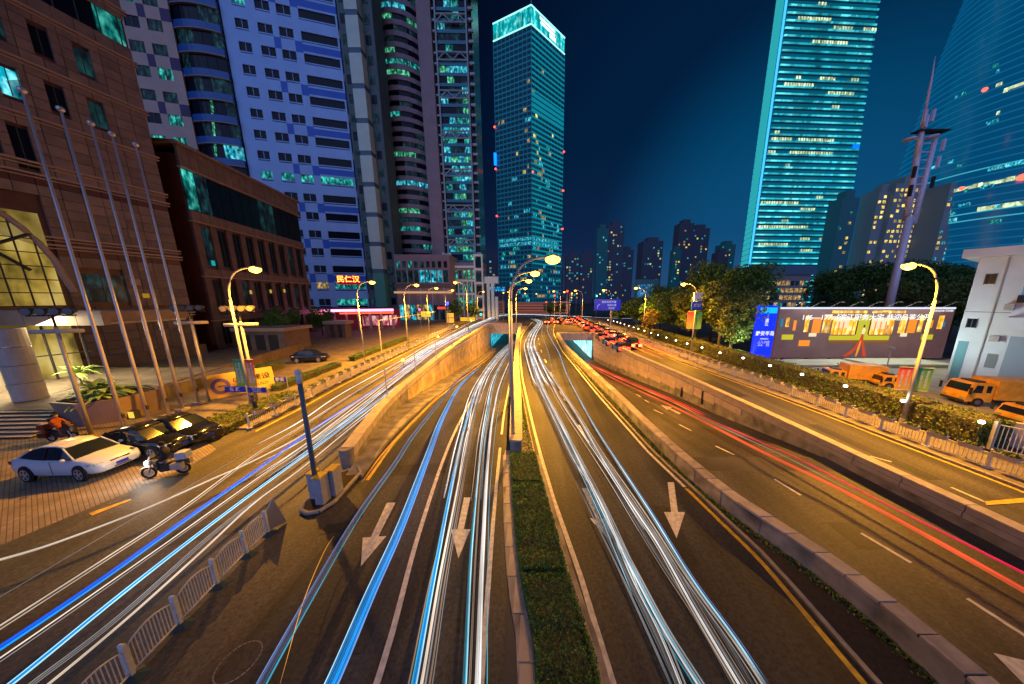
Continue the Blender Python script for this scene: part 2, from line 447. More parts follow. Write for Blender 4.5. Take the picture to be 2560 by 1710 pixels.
# roads
r = MB(); ribbon(r, lambda y: -23.0 if y < 10 else (-23.0 + (y - 10) * 0.55 if y < 17 else XFL(y) + 0.25), lambda y: XLW(max(y, 12.6)) - 0.55 if y > 12.9 else -7.6, 0.004, rng(-6, 12.9, 12) + rng(13.0, 120, 40))
service_left = structure(r, 'service_road', M['asphalt2'])
r = MB(); ribbon(r, lambda y: -7.6 if y < 12.6 else XLW(y) - 0.05, lambda y: XDL(y) + 0.02, lambda y: ZUL(y) + 0.006, rng(-6, 12.6, 10) + rng(12.8, 140, 70))
under_left = structure(r, 'underpass_road', M['asphalt'])
r = MB(); ribbon(r, lambda y: XCL(y) - 0.35, lambda y: XCR(y) + 0.3, 0.004, rng(-6, 110, 60))
central = structure(r, 'ramp_road', M['asphalt'])
r = MB(); ribbon(r, lambda y: XPL(y) + 0.3, lambda y: XRW(y) - 0.02, lambda y: ZUR(y) + 0.006, rng(-6, 100, 60))
under_right = structure(r, 'underpass_road', M['asphalt2'])
r = MB(); ribbon(r, lambda y: XRW(min(y, 62)) + 0.5, lambda y: XSR(y) + 0.25, 0.004, rng(-6, 120, 50))
service_right = structure(r, 'service_road', M['asphalt2'])
r = MB(); r.quad((-60, 120, 0.008), (60, 120, 0.008), (70, 150, 0.008), (-70, 150, 0.008)); r.quad((-30, 88, 0.008), (22, 88, 0.008), (22, 120, 0.008), (-30, 120, 0.008))
junction = structure(r, 'junction_road', M['asphalt'])

# painted markings: children of their road
def stripe(road, x, w, z, y0, y1, m=None, n=30, off=0.008):
    mb = MB(); ribbon(mb, lambda y: x(y) - w / 2, lambda y: x(y) + w / 2, (lambda y: z(y) + off) if callable(z) else z + off, rng(y0, y1, n))
    return mb.build('edge_line', m or M['paint'], road)
zero = lambda y: 0.004
stripe(central, XCL, 0.17, zero, -3, 100); stripe(central, lambda y: XCR(y), 0.16, zero, 11.5, 100)
stripe(central, lambda y: XCR(y), 0.16, zero, -3, 11.4, M['paint_y'])
stripe(under_left, lambda y: XDL(y) - 0.62 + max(0, (10 - y)) * 0.02, 0.15, lambda y: ZUL(y) + .006, -3, 84)
XL1 = curve1([(3, -3.55), (4.8, -3.69), (8.5, -4.37), (14, -5.14), (22, -5.9), (40, -7.6), (60, -8.6), (84, -9)])
stripe(under_left, XL1, 0.16, lambda y: ZUL(y) + .006, -2, 24)
XYL = curve1([(11.6, -8.2), (17.6, -9.0), (24.4, -9.5), (40, -10.6), (60, -11.6), (84, -12)])
stripe(under_left, XYL, 0.16, lambda y: ZUL(y) + .006, 12, 80, M['paint_y'])
stripe(service_right, XSR, 0.16, zero, -3, 110, M['paint_y'])
stripe(service_right, lambda y: XRW(min(y, 62)) + 0.85, 0.14, zero, -3, 100, M['paint_y'])
stripe(service_left, lambda y: XFL(y) + 0.6, 0.14, zero, 17, 110, M['paint_y'])
def px_patch(road, pts, prof=None, name='arrow_marking', m=None, off=0.018):
    mb = MB()
    P_ = [(GP(x, y, prof, off) if prof else G(x, y, off)) for x, y in pts]
    mb.poly(P_); return mb.build(name, m or M['paint'], road)
def arrow(road, tip, hl, hr, sl, sr, prof=None, nl=None):
    """road arrow from its head corners and shaft end (photo pixels on the road plane)"""
    def g(p): return GP(*p, prof, .018) if prof else G(*p, .018)
    T, A, B, C, D = map(g, (tip, hl, hr, sl, sr))
    ma, mb_ = A.lerp(B, 0.34), A.lerp(B, 0.66)
    mb = MB(); mb.poly([T, B, A]); mb.quad(ma, mb_, D, C)
    return mb.build('arrow_marking', M['paint'], road)
patches(under_left, [(-5.9, 12.9, 3.2, .9, .08), (-3.0, 12.4, 2.2, 1.4, .05), (-4.9, 6.6, .9, 2.6, .12), (-2.0, 7.4, .7, 3.2, .12), (-7.6, 9.2, 1.2, .5, .2)], ZUL)
patches(central, [(3.8, 15.5, 1.1, 4.5, .05), (2.6, 27, 2.6, 1.2, 0), (5.2, 9.0, .8, 2.6, -.1)])
patches(under_right, [(12.0, 11.0, 1.0, 5.5, 0.0), (14.2, 16.5, 1.8, 1.1, 0)], ZUR)
patches(service_right, [(19.5, 15.0, .8, 6.0, .02), (18.6, 26, 1.0, 5, .05)])
patches(service_left, [(-14.6, 16.5, .8, 5.0, .3), (-16.9, 27, 1.0, 6.0, .12), (-12.6, 9.0, 2.4, .8, .3)])
arrow(under_left, (902, 1416), (907, 1344), (966, 1340), (967, 1257), (989, 1256))
arrow(under_left, (1146, 1396), (1127, 1323), (1176, 1323), (1160, 1243.6), (1176, 1243.6))
arrow(central, (1530.8, 1358), (1474.5, 1296), (1520, 1296), (1454.5, 1220), (1468, 1220))
arrow(central, (1691.5, 1345.4), (1660, 1280), (1712.6, 1280), (1669, 1205.5), (1685, 1205.5))
arrow(under_right, (2483, 1632), (2600, 1660), (2560, 1710), (2640, 1745), (2625, 1765))
arrow(under_right, (1651, 1012), (1668, 1025), (1680, 1018), (1697, 1036), (1703, 1033), lambda y: ZUR(y))
def dash(road, a, b, w=0.13, prof=None):
    A = GP(*a, prof, .018) if prof else G(*a, .018); B = GP(*b, prof, .018) if prof else G(*b, .018)
    d = (B - A).normalized(); s = Vector((d.y, -d.x, 0)) * w / 2
    mb = MB(); mb.quad(A - s, A + s, B + s, B - s); return mb.build('lane_dash', M['paint'], road)
for a, b in (((1936, 1198), (2002, 1238)), ((2152.6, 1332.6), (2278, 1407)), ((2418, 1496), (2575, 1597))): dash(under_right, a, b)
for a, b in (((1698, 1061), (1729, 1077)), ((1634, 1024), (1658, 1035)), ((1789, 1115), (1836, 1137)), ((1590, 985), (1602, 992)), ((1612, 1000), (1622, 1006))): dash(under_right, a, b, .13, ZUR)
for a, b in (((2378, 1218), (2462, 1254.5)), ((2174.6, 1140), (2229, 1154.5)), ((2020, 1092), (2060, 1104)), ((1890, 1045), (1925, 1058)), ((1800, 1005), (1822, 1015))): dash(service_right, a, b)
px_patch(service_right, [(2462, 1253), (2700, 1232), (2700, 1245), (2466, 1263)], m=M['paint_y'], name='yellow_marking')
px_patch(service_left, [(222, 1283), (325, 1247), (330, 1249), (230, 1289)], m=M['paint_y'], name='yellow_marking')
# worn lane dashes in the underpass road and the ramp road
for k in range(7):
    y0 = 15.5 + k * 7
    mb = MB(); xx = lambda y: XL1(y) - 0.2 + 0
    ribbon(mb, lambda y: (XCL(y) + XCR(y)) / 2 - .07, lambda y: (XCL(y) + XCR(y)) / 2 + .07, 0.016, rng(y0, y0 + 2.4, 3)); mb.build('lane_dash', M['paint'], central)
# manhole ring and repair lines on the near asphalt
mb = MB()
c0 = G(597, 1655); 
for k in range(28):
    a0, a1 = 2 * PI * k / 28, 2 * PI * (k + .8) / 28
    mb.quad(*[(c0.x + R_ * math.cos(a), c0.y + R_ * math.sin(a), 0.016) for a, R_ in ((a0, .40), (a1, .40), (a1, .43), (a0, .43))])
mb.build('manhole_ring', M['concrete'], under_left)

# ---------------------------------------------------------------- kerbs, verges and pavements
def solid_ribbon(mb, xa, xb, z0, z1, ys):
    f = lambda g, y: g(y) if callable(g) else g
    rings = [[(f(xa, y), y, f(z0, y)), (f(xb, y), y, f(z0, y)), (f(xb, y), y, f(z1, y)), (f(xa, y), y, f(z1, y))] for y in ys]
    mb.loft(rings)
# strip between underpass road and ramp road that carries the hedge: paving, kerb stones, soil
XHL = curve1([(3, 0.02), (4.8, 0.0), (5.5, -.08), (7.05, -.47), (11.3, -1.12), (14.1, -1.45)])
XHR = curve1([(3, 1.5), (4.8, 1.44), (7.15, 1.0), (9.65, .60), (12.5, .15), (14.1, -.1)])
mb = MB(); solid_ribbon(mb, lambda y: XHL(y) - 0.42, lambda y: XHR(y) + 0.28, -0.05, 0.06, rng(1, 14.1, 14))
strip = structure(mb, 'median_strip', M['concrete'])
def kerb_stones(parent, xf, w, y0, y1, L, z0=-0.02, z1=0.13, m=None):
    y = y0
    while y < y1 - 0.05:
        e_ = min(y + L, y1) - 0.02
        mb = MB(); solid_ribbon(mb, lambda t: xf(t) - w / 2, lambda t: xf(t) + w / 2, z0, z1 + random.uniform(-.006, .006), [y, (y + e_) / 2, e_])
        mb.build('kerb_stone', m or M['kerb'], parent); y += L
kerb_stones(strip, lambda y: XHL(y) - 0.06, 0.1, 1.5, 14.0, 0.9)
kerb_stones(strip, lambda y: XHR(y) + 0.06, 0.1, 1.5, 14.0, 0.9)
mb = MB(); ribbon(mb, lambda y: XHL(y), lambda y: XHR(y), 0.075, rng(1.5, 14, 8)); mb.build('soil_bed', M['soil'], strip)
# paving joints on the strip
for k in range(12):
    y = 2 + k * 1.05
    mb = MB(); mb.box(XHL(y) - 0.40, XHL(y) - 0.12, y, y + 1.0, 0.055, 0.075); mb.build('paving_slab', M['granite'], strip)
# verge beside the divider (ramp side)
mb = MB(); solid_ribbon(mb, lambda y: XDR(y) - 0.02, lambda y: XCL(y) - 0.3, -0.05, 0.10, rng(14.2, 84, 30))
verge = structure(mb, 'divider_verge', M['kerb'])
mb = MB(); solid_ribbon(mb, lambda y: XCR(y) + 0.22, lambda y: XPL(y) + 0.02, -0.05, 0.07, rng(-2, 61, 50))
verge2 = structure(mb, 'ramp_verge', M['soil'])
mb = MB(); solid_ribbon(mb, lambda y: XCR(y) + 0.22, lambda y: XCR(y) + 0.34, -0.05, 0.11, rng(-2, 61, 50)); mb.build('kerb', M['kerb'], verge2)
# walkway along the foot of the left retaining wall
mb = MB(); solid_ribbon(mb, lambda y: XLW(y) - 0.02, lambda y: XYL(y) - 0.35, lambda y: ZUL(y) - 0.1, lambda y: ZUL(y) + 0.16, rng(12.2, 84, 30))
structure(mb, 'underpass_walkway', M['concrete'])
# kerb line right of the right service road, pavement behind it
mb = MB(); solid_ribbon(mb, lambda y: XSR(y) + 0.28, lambda y: 25.2 if y > 5 else 26, -0.02, 0.14, rng(-4, 118, 40))
pav_r = structure(mb, 'pavement', M['pavers2'])
kerb_stones(pav_r, lambda y: XSR(y) + 0.24, 0.14, 4, 60, 1.4, z1=0.15)
# left pavement strip between fence and forecourt
mb = MB(); solid_ribbon(mb, lambda y: XFL(y) - 7.5, lambda y: XFL(y) + 0.1, -0.02, 0.13, rng(17.2, 112, 40))
pav_l = structure(mb, 'pavement', M['pavers2'])
mb = MB(); mb.quad((-120, -6, .01), (-22, -6, .01), (-22, 16.8, .01), (-120, 16.8, .01)); mb.quad((-120, 16.8, .01), (-27.1, 16.8, .01), (-31, 120, .01), (-120, 120, .01))
forecourt = structure(mb, 'forecourt', M['pavers'])
mb = MB(); mb.poly([(-22, -4, .012), (-19.2, 9.0, .012), (-18.6, 11.6, .012), (-18.3, 13.2, .012), (-18.8, 14.8, .012), (-20.4, 15.6, .012), (-22.2, 15.4, .012), (-22.2, -4, .012)])
mb.build('forecourt_edge', M['pavers'], forecourt)

# ---------------------------------------------------------------- retaining walls, divider, parapet
def wall_thing(name, label, y0): 
    return thing(name, label, 'wall', (XLW(y0), y0, 0))
lw = thing('retaining_wall', 'orange lit concrete retaining wall with thick parapet left of the underpass road', 'wall', (XLW(13.2) - .3, 13.2, 0))
mb = MB()
ysw = rng(13.2, 84.6, 44)
solid_ribbon(mb, lambda y: XLW(y) - 0.5, lambda y: XLW(y), lambda y: ZUL(y) - 0.3, 0.50, ysw)
mb.build('wall_body', M['concrete'], lw)
# rounded nose of the wall
nose = MB()
xc = XLW(13.2) - .31
ring = lambda z, R_: [(xc + R_ * math.sin(a), 13.22 - R_ * 1.0 * math.cos(a), z) for a in [(-PI / 2) + PI * i / 10 for i in range(11)]]
nose.loft([ring(-0.3, .30), ring(1.05, .36)], closed=False); nose.poly(ring(1.05, .36)); nose.poly(ring(1.0, .0 + .36))
nose.build('nose', M['concrete'], lw)
y = 13.25
while y < 84:   # parapet panels in individual pieces, coping on top
    L = 1.5 if y < 45 else 3.5
    mb = MB(); solid_ribbon(mb, lambda t: XLW(t) - 0.56, lambda t: XLW(t) + 0.05, 0.52, 0.97, [y, y + L / 2, y + L - .03]); mb.build('parapet_panel', M['coping'], lw)
    mb = MB(); solid_ribbon(mb, lambda t: XLW(t) - 0.60, lambda t: XLW(t) + 0.09, 0.975, 1.05, [y, y + L / 2, y + L - .03]); mb.build('coping_stone', M['coping'], lw)
    y += L
y = 24.0
while y < 84:    # tiled wall face below the parapet
    L = 4.0
    z1_ = 0.4
    zb = ZUL(y + L) + 0.3
    n = max(1, int((z1_ - zb) / 1.25))
    for k in range(n):
        a = zb + (z1_ - zb) * k / n; b_ = zb + (z1_ - zb) * (k + 1) / n - .04
        mb = MB(); solid_ribbon(mb, lambda t: XLW(t) - 0.02, lambda t: XLW(t) + 0.04, a, b_, [y, y + L - .05]); mb.build('wall_panel', M['tile'], lw)
    y += L

rw = thing('retaining_wall', 'long pink stone retaining wall between red lit underpass road and right service road', 'wall', (XRW(20), 20, 0))
mb = MB()
solid_ribbon(mb, lambda y: XRW(y), lambda y: XRW(y) + 0.45, lambda y: ZUR(y) - 0.3, 0.42, rng(-3, 62, 50))
mb.build('wall_body', M['concrete'], rw)
y = -3.0
while y < 61.5:
    L = 1.75 if y < 30 else 3.5
    e_ = min(y + L, 62) - .03
    mb = MB(); solid_ribbon(mb, lambda t: XRW(t) - 0.07, lambda t: XRW(t) + 0.42, 0.44, 0.66, [y, e_]); mb.build('ledge_stone', M['granite'], rw)
    mb = MB(); solid_ribbon(mb, lambda t: XRW(t) - 0.02, lambda t: XRW(t) + 0.40, 0.67, 0.90, [y, e_]); mb.build('parapet_panel', M['granite'], rw)
    mb = MB(); solid_ribbon(mb, lambda t: XRW(t) - 0.06, lambda t: XRW(t) + 0.46, 0.905, 0.97, [y, e_]); mb.build('coping_stone', M['coping'], rw)
    y += L
M['panel_a'] = mat('pink_panel_a', (0.58, 0.47, 0.43), 0.55, var=0.15, scale=1.2)
M['panel_b'] = mat('pink_panel_b', (0.52, 0.43, 0.40), 0.55, var=0.2, scale=1.4)
y = 17.0
while y < 61.5:
    L = 2.8
    zb = ZUR(y + L / 2) + 0.85; zt = 0.40
    if zt - zb > 0.4:
        n = max(1, round((zt - zb) / 1.0))
        for k in range(n):
            a = zb + (zt - zb) * k / n; b_ = zb + (zt - zb) * (k + 1) / n - .03
            mb = MB(); solid_ribbon(mb, lambda t: XRW(t) - 0.075, lambda t: XRW(t) + 0.02, a, b_ - .03, [y, min(y + L, 62) - .07]); mb.build('wall_panel', R0.choice([M['panel_a'], M['panel_b']]), rw)
    y += L
mb = MB(); mb.obox((XRW(24) - .1, 24), (0, 1), .05, .08, -0.9, 0.35); mb.build('drain_pipe', M['dark'], rw)
mb = MB(); mb.obox((XRW(27) - .1, 27), (0, 1), .08, .07, -1.3, -0.3); mb.build('drain_pipe', M['dark'], rw)

pw = thing('parapet_wall', 'low weathered concrete wall with large coping stones right of the ramp road', 'wall', (XPL(8) + .2, 8, 0))
mb = MB()
solid_ribbon(mb, lambda y: XPL(y), lambda y: XPL(y) + 0.40, lambda y: ZUR(y) - 0.3, 0.78, rng(-2, 62, 60))
mb.build('wall_body', M['concrete'], pw)
y = -2.0
while y < 61.5:
    L = 0.72 if y < 16 else (1.4 if y < 34 else 2.8)
    e_ = min(y + L, 62) - .018
    mb = MB(); solid_ribbon(mb, lambda t: XPL(t) - 0.05, lambda t: XPL(t) + 0.45, 0.785, 0.87 + random.uniform(-.012, .012), [y, e_ - .02]); mb.build('coping_stone', R0.choice([M['coping'], M['coping_b'], M['coping_c']]), pw)
    y += L
y = -1.3     # shallow pilaster joints of the weathered face
while y < 30:
    mb = MB(); solid_ribbon(mb, lambda t: XPL(t) - 0.018, lambda t: XPL(t) + 0.02, 0.0, 0.78, [y, y + 1.38]); mb.build('face_panel', M['concrete'], pw)
    y += 1.44

dv = thing('divider_wall', 'narrow tiled wall between underpass road and ramp road, behind the hedge', 'wall', (-1.1, 14.2, 0))
mb = MB()
solid_ribbon(mb, lambda y: XDL(y), lambda y: XDR(y), lambda y: ZUL(y) - 0.3, 0.84, rng(14.15, 85, 44))
mb.build('wall_body', M['concrete'], dv)
y = 14.15
while y < 84:
    L = 0.8 if y < 30 else 2.6
    mb = MB(); solid_ribbon(mb, lambda t: XDL(t) - 0.05, lambda t: XDR(t) + 0.05, 0.845, 0.93, [y, y + L - .02]); mb.build('coping_stone', M['coping'], dv)
    y += L

# portals: head walls, soffit beams and the cyan lit bores behind them
cyan = interior('tunnel_tiles_lit', (0.0, 0.42, 0.60), (0.25, 0.95, 1.0), 1.1, 0.9, 0.5, sample=True)
pt = thing('tunnel_portal', 'left tunnel portal glowing cyan under an orange lit beam', 'tunnel', (-9, 85, -6.9))
mb = MB(); mb.box(-14.4, -4.3, 85.0, 86.2, -1.5, 0.9); mb.build('head_wall', M['tile'], pt)
mb = MB(); mb.box(-14.3, -4.4, 84.4, 84.98, -2.3, -1.55); mb.build('portal_beam', M['coping'], pt)
mb = MB(); mb.hexa([(-12.6, 84.75, -1.45), (-5, 84.75, -1.45), (-5, 84.98, -1.45), (-12.6, 84.98, -1.45)], [(-13.6, 84.75, .8), (-4.6, 84.75, .8), (-4.6, 84.98, .8), (-13.6, 84.98, .8)]); mb.build('apron_panel', M['coping'], pt)
mb = MB(); mb.quad((-14.3, 86.3, -7), (-14.3, 130, -7), (-14.3, 130, -1.7), (-14.3, 86.3, -1.7)); mb.quad((-4.6, 86.3, -7), (-4.6, 130, -7), (-4.6, 130, -1.7), (-4.6, 86.3, -1.7)); mb.quad((-14.3, 129, -7), (-4.6, 129, -7), (-4.6, 129, -1.7), (-14.3, 129, -1.7))
mb.build('lit_lining', cyan, pt)
mb = MB(); mb.quad((-14.3, 86.2, -1.6), (-4.6, 86.2, -1.6), (-4.6, 130, -1.6), (-14.3, 130, -1.6)); mb.build('soffit', M['concrete'], pt)
pt = thing('tunnel_portal', 'right tunnel portal with bright white and cyan tiles beside red tail lights', 'tunnel', (9, 62, -5.2))
mb = MB(); mb.box(4.75, 13.4, 62.05, 63.2, -0.9, 0.85); mb.build('head_wall', M['concrete'], pt)
for k in range(6):
    mb = MB(); mb.box(4.9 + k * 1.4, 4.9 + k * 1.4 + 1.34, 61.85, 62.03, -0.85, 0.8); mb.build('head_panel', M['coping'], pt)
mb = MB(); mb.quad((4.8, 63.3, -5.6), (4.8, 110, -6.6), (4.8, 110, -1.0), (4.8, 63.3, -1.0)); mb.quad((4.8, 100, -6.6), (13.1, 100, -6.6), (13.1, 100, -1.0), (4.8, 100, -1.0)); mb.build('lit_lining', emis('tunnel_cyan', (0.0, 0.42, 0.72), 0.9), pt)
mb = MB(); mb.quad((13.1, 63.3, -5.6), (13.1, 110, -6.6), (13.1, 110, -1.0), (13.1, 63.3, -1.0)); mb.build('lit_tiles', interior('tunnel_white_tiles', (0.25, 0.85, 0.85), (0.8, 1.0, 0.95), 2.2, 0.8, 0.5, sample=True), pt)
mb = MB(); mb.quad((4.8, 63.2, -0.95), (13.1, 63.2, -0.95), (13.1, 110, -0.95), (4.8, 110, -0.95)); mb.build('soffit', M['concrete'], pt)

# ---------------------------------------------------------------- street lamps
LCOL = (1.0, 0.42, 0.03)
def arm_lamp(far=False):
    t = thing('street_lamp', '', 'street lamp')
    mb = MB()
    mb.tube([(0, 0, 0), (0, 0, 4), (0, 0, 8.6)], [0.105, 0.09, 0.075], 10); pole = mb.build('pole', M['pole'], t, smooth=True)
    mb = MB()
    pts = catmull([(0, 0, 8.6), (0.10, 0, 9.5), (0.55, 0, 10.35), (1.25, 0, 10.75), (2.0, 0, 10.86)], 5)
    mb.tube(pts, 0.06, 8); mb.build('arm', M['pole'], t, smooth=True)
    mb = MB(); mb.ball((2.2, 0, 10.86), 0.46, 0.18, 0.10, 12, 6); mb.build('lamp_head', M['pole'], t, smooth=True)
    mb = MB(); mb.ball((2.22, 0, 10.72), 0.40, 0.26, 0.24, 12, 6); mb.build('lens', M['lampglow'] if not far else M['lampglow_small'], t, smooth=True)
    mb = MB(); mb.tube([(0, 0, 0), (0, 0, 0.5)], 0.16, 10); mb.build('base_collar', M['pole'], t)
    return t
lamp0 = arm_lamp()
lampf = arm_lamp(True)
def lamp(x, y, rz, label, power=1.0, group='street lamps with curved arms', z=0.0, first=[True], far=False, flagf=[True]):
    if far:
        t = lampf if flagf[0] else copy_tree(lampf); flagf[0] = False
    else:
        t = lamp0 if first[0] else copy_tree(lamp0); first[0] = False
    t.location = (x, y, z); t.rotation_euler = (0, 0, rz)
    tag(t, label, 'street lamp', group)
    if power:
        l = bpy.data.lights.new('sodium_light', 'SPOT'); l.energy = 24000 * power; l.color = LCOL; l.shadow_soft_size = 0.22; l.spot_size = math.radians(150); l.spot_blend = 0.9
        lo = bpy.data.objects.new('sodium_light', l); COL.objects.link(lo); lo.parent = t; lo.location = (2.22, 0, 10.35)
        l2 = bpy.data.lights.new('sodium_glow', 'POINT'); l2.energy = (2200 if x > 20 else 800) * power; l2.color = LCOL; l2.shadow_soft_size = 0.25
        l2o = bpy.data.objects.new('sodium_glow', l2); COL.objects.link(l2o); l2o.parent = t; l2o.location = (2.22, 0, 10.32)
    return t
lamp(-22.07, 20.15, 0.0, 'tall street lamp with brightest orange head, flags and blue sign on its pole, left side', .85)
lamp(-23.97, 37.5, 0.0, 'street lamp at the fence in front of the pink lit canopy', 1.0)
lamp(-14.2, 57.5, PI, 'street lamp rising from the left retaining wall before the white columned building', 1.0, z=1.0)
lamp(-21.7, 46.0, 0.0, 'street lamp behind the pink canopy end, third along the left fence', 0.8)
lamp(-24.0, 61.5, 0.0, 'smaller street lamp fourth along the left fence', 0.7)
lamp(-26.0, 80.0, 0.0, 'small distant street lamp left of the junction road', 0.6)
lamp(25.57, 17.9, PI, 'nearest right street lamp with a red and a green banner on its pole', .85)
lamp(24.42, 42.5, PI, 'right street lamp rising in front of the lit trees with pale banners', 1.0)
lamp(23.9, 61.0, PI, 'right street lamp beside the bright yellow tree', 0.8)
lamp(21.0, 78.0, PI, 'small right street lamp behind the blue direction sign', 0.6)
lamp(-1.35, 14.9, 0.0, 'slender street lamp standing on the near end of the divider wall', 0.10, z=0.0)
lamp(-2.3, 23.6, 0.0, 'second lamp along the divider wall with its head below the first one', .7)
lamp(-3.1, 34.3, 0.0, 'third lamp along the divider wall, small and orange', 1.3)
lamp(-4.6, 64, 0.0, 'fourth lamp along the divider wall near the tunnel portal', 1.5)
far = [(8.1, 93, 'distant lamp above the dark tree at the junction'), (-12.7, 107, 'distant lamp left of the tall centre tower base'), (13, 107, 'distant lamp right of the junction, first of the far row'),
       (20, 139, 'distant lamp right of the junction, second of the far row'), (24, 150, 'distant lamp right of the junction, third of the far row'), (14, 84, 'distant lamp over the red tail lights'),
       (42, 174, 'distant lamp far right behind the trees'), (-21, 100, 'distant lamp beside the white columned building'), (-17, 128, 'distant lamp far left across the junction'),
       (-8, 150, 'distant lamp behind the junction under the centre tower'), (-2, 165, 'faintest distant lamp under the centre tower')]
for i, (x, y, lb) in enumerate(far): lamp(x, y, 0 if x < 0 else PI, lb, 0.5 if i in (0, 2, 5, 7) else 0, far=True, group='far street lamps beyond the junction')
# ---------------------------------------------------------------- light trails of the passing traffic (tubes at lamp height)
TC = {'white': ((1.0, 0.95, 0.92), 1.7), 'cream': ((1.0, 0.80, 0.62), 1.0), 'blue': ((0.0, 0.12, 1.0), 1.0), 'azure': ((0.0, 0.34, 1.0), 1.6),
      'ice': ((0.42, 0.80, 1.0), 1.25), 'cyan': ((0.05, 0.60, 0.85), 0.9), 'grey': ((0.80, 0.78, 0.80), 0.42), 'violet': ((0.20, 0.27, 0.55), 0.40), 'orange': ((1.0, 0.42, 0.06), 0.8),
      'red': ((1.0, 0.035, 0.02), 2.0), 'crimson': ((0.85, 0.01, 0.08), 1.5), 'amber': ((1.0, 0.30, 0.03), 2.0), 'coral': ((1.0, 0.12, 0.04), 1.25), 'tan': ((0.75, 0.50, 0.36), 0.42), 'skyblue': ((0.20, 0.42, 1.0), 0.95)}
TM = {}
def tmat(c, k=1.0):
    key = (c, round(k, 2))
    if key not in TM:
        m = emis('trail_' + c, TC[c][0], TC[c][1] * k, sample=False); nt = m.node_tree; b = nt.nodes['Principled BSDF']
        g = nt.nodes.new('ShaderNodeNewGeometry'); nz = nt.nodes.new('ShaderNodeTexNoise'); nz.inputs['Scale'].default_value = .35; nz.inputs['Detail'].default_value = 3
        mr = nt.nodes.new('ShaderNodeMapRange'); mr.inputs[1].default_value = .3; mr.inputs[2].default_value = .7; mr.inputs[3].default_value = TC[c][1] * k * .55; mr.inputs[4].default_value = TC[c][1] * k * 1.35
        nt.links.new(g.outputs['Position'], nz.inputs['Vector']); nt.links.new(nz.outputs[0], mr.inputs[0]); nt.links.new(mr.outputs[0], b.inputs['Emission Strength'])
        TM[key] = m
    return TM[key]
zero0 = lambda y: 0.0
RT = random.Random(99)
def trail(px, road, strands, label, group, h=0.62):
    """px: photo pixels of the lamp path; strands: (side offset m, height offset m, radius m, colour)"""
    base = catmull([GP(x, y, road, h) for x, y in px], 8)
    root = base[0].copy()
    t = thing('light_trail', label, 'light trail', (base[0].x, base[0].y, base[0].z - h), group)
    fine = []
    for so, ho, r_, c in strands:       # a wide lamp smears into several thinner streaks of uneven brightness
        if r_ > .021:
            c_, k_ = c if isinstance(c, tuple) else (c, 1.0)
            n_ = 4 if r_ < .04 else 6
            for q_ in range(n_):
                f_ = (q_ + .5) / n_ * 2 - 1
                fine.append((so + f_ * r_ * 1.15, ho + RT.uniform(-.3, .3) * r_, r_ * RT.uniform(.14, .30) * (4.6 / n_), (c_, round(k_ * RT.choice([.35, .6, .9, 1.15, 1.3]), 2))))
        else: fine.append((so, ho, r_, c))
    for so, ho, r_, c in fine:
        k = 1.0
        if isinstance(c, tuple): c, k = c
        pts = []
        for i, p in enumerate(base):
            d = (base[min(i + 1, len(base) - 1)] - base[max(i - 1, 0)]); s = Vector((d.y, -d.x, 0)).normalized()
            pts.append(p + s * so + Vector((0, 0, ho)))
        nP = len(pts); rl = [r_ * max(.12, min(1.0, .15 + i / 7.0, .15 + (nP - 1 - i) / 7.0)) for i in range(nP)]
        mb = MB(); mb.tube(pts, rl, 6); mb.build('streak', tmat(c, k), t, smooth=True)
    return t
gL = 'headlight trails on the left service road'
far_l = [(1180, 822), (1218, 803), (1256, 789), (1290, 786)]
trail([(-60, 1412), (0, 1398), (145, 1354), (363, 1271), (530, 1197), (640, 1148), (760, 1085), (880, 1010), (985, 940), (1090, 873)] + far_l, zero0, [(0, 0, .05, 'cream'), (.11, .02, .03, ('cream', .8))], 'broad beige light trail reaching the left edge of the photo highest of all', gL)
trail([(-60, 1600), (0, 1565), (254, 1402), (454, 1271), (640, 1135), (749, 1068), (880, 985), (1010, 905), (1112, 842)] + far_l, zero0, [(0, 0, .035, 'cream'), (.10, -.02, .014, ('cream', .7))], 'beige light trail just above the upper blue one, left road', gL)
trail([(-60, 1525), (0, 1492), (327, 1300), (560, 1165), (700, 1085)], zero0, [(0, 0, .012, ('grey', .6))], 'faint thin grey light trail between the two beige ones', gL)
trail([(-80, 1668), (0, 1620), (254, 1449), (472, 1293), (640, 1176), (803, 1060.6), (967, 953), (1090, 868), (1180, 826), (1240, 797)], zero0, [(0, 0, .055, 'blue'), (.09, .01, .02, ('azure', .7)), (-.09, 0, .02, ('blue', .7))], 'wide deep blue light trail, upper one of the two blue trails on the left road', gL)
trail([(-80, 1690), (0, 1645), (400, 1368), (640, 1198), (830, 1064), (1000, 945), (1112, 862), (1200, 818)], zero0, [(0, 0, .016, 'cream'), (.07, -.04, .01, 'grey')], 'thin cream light trail between the two blue trails', gL)
trail([(-90, 1790), (29, 1709), (291, 1496), (472, 1354), (640, 1227), (803.5, 1108), (894.4, 1038.8), (1003.4, 958.9), (1112.5, 879), (1190, 830), (1246, 800)], zero0, [(0, 0, .05, 'azure'), (.07, .02, .016, 'ice'), (-.075, .0, .014, 'ice')], 'bright azure light trail, lower one of the two blue trails on the left road', gL)
trail([(10, 1790), (120, 1709), (327, 1536), (509, 1372.6), (640, 1252.7), (760, 1165), (900, 1050), (1020, 958), (1120, 882), (1210, 826)], zero0, [(0, 0, .024, 'cream'), (.05, .0, .010, 'cream')], 'cream light trail nearest the white crowd barrier', gL)
trail([(-30, 1790), (73, 1709), (300, 1535), (545, 1320), (700, 1205)], zero0, [(0, 0, .010, 'grey'), (.07, .0, .016, ('grey', .6)), (.14, .0, .008, 'grey')], 'dull grey light trail under the azure one', gL)
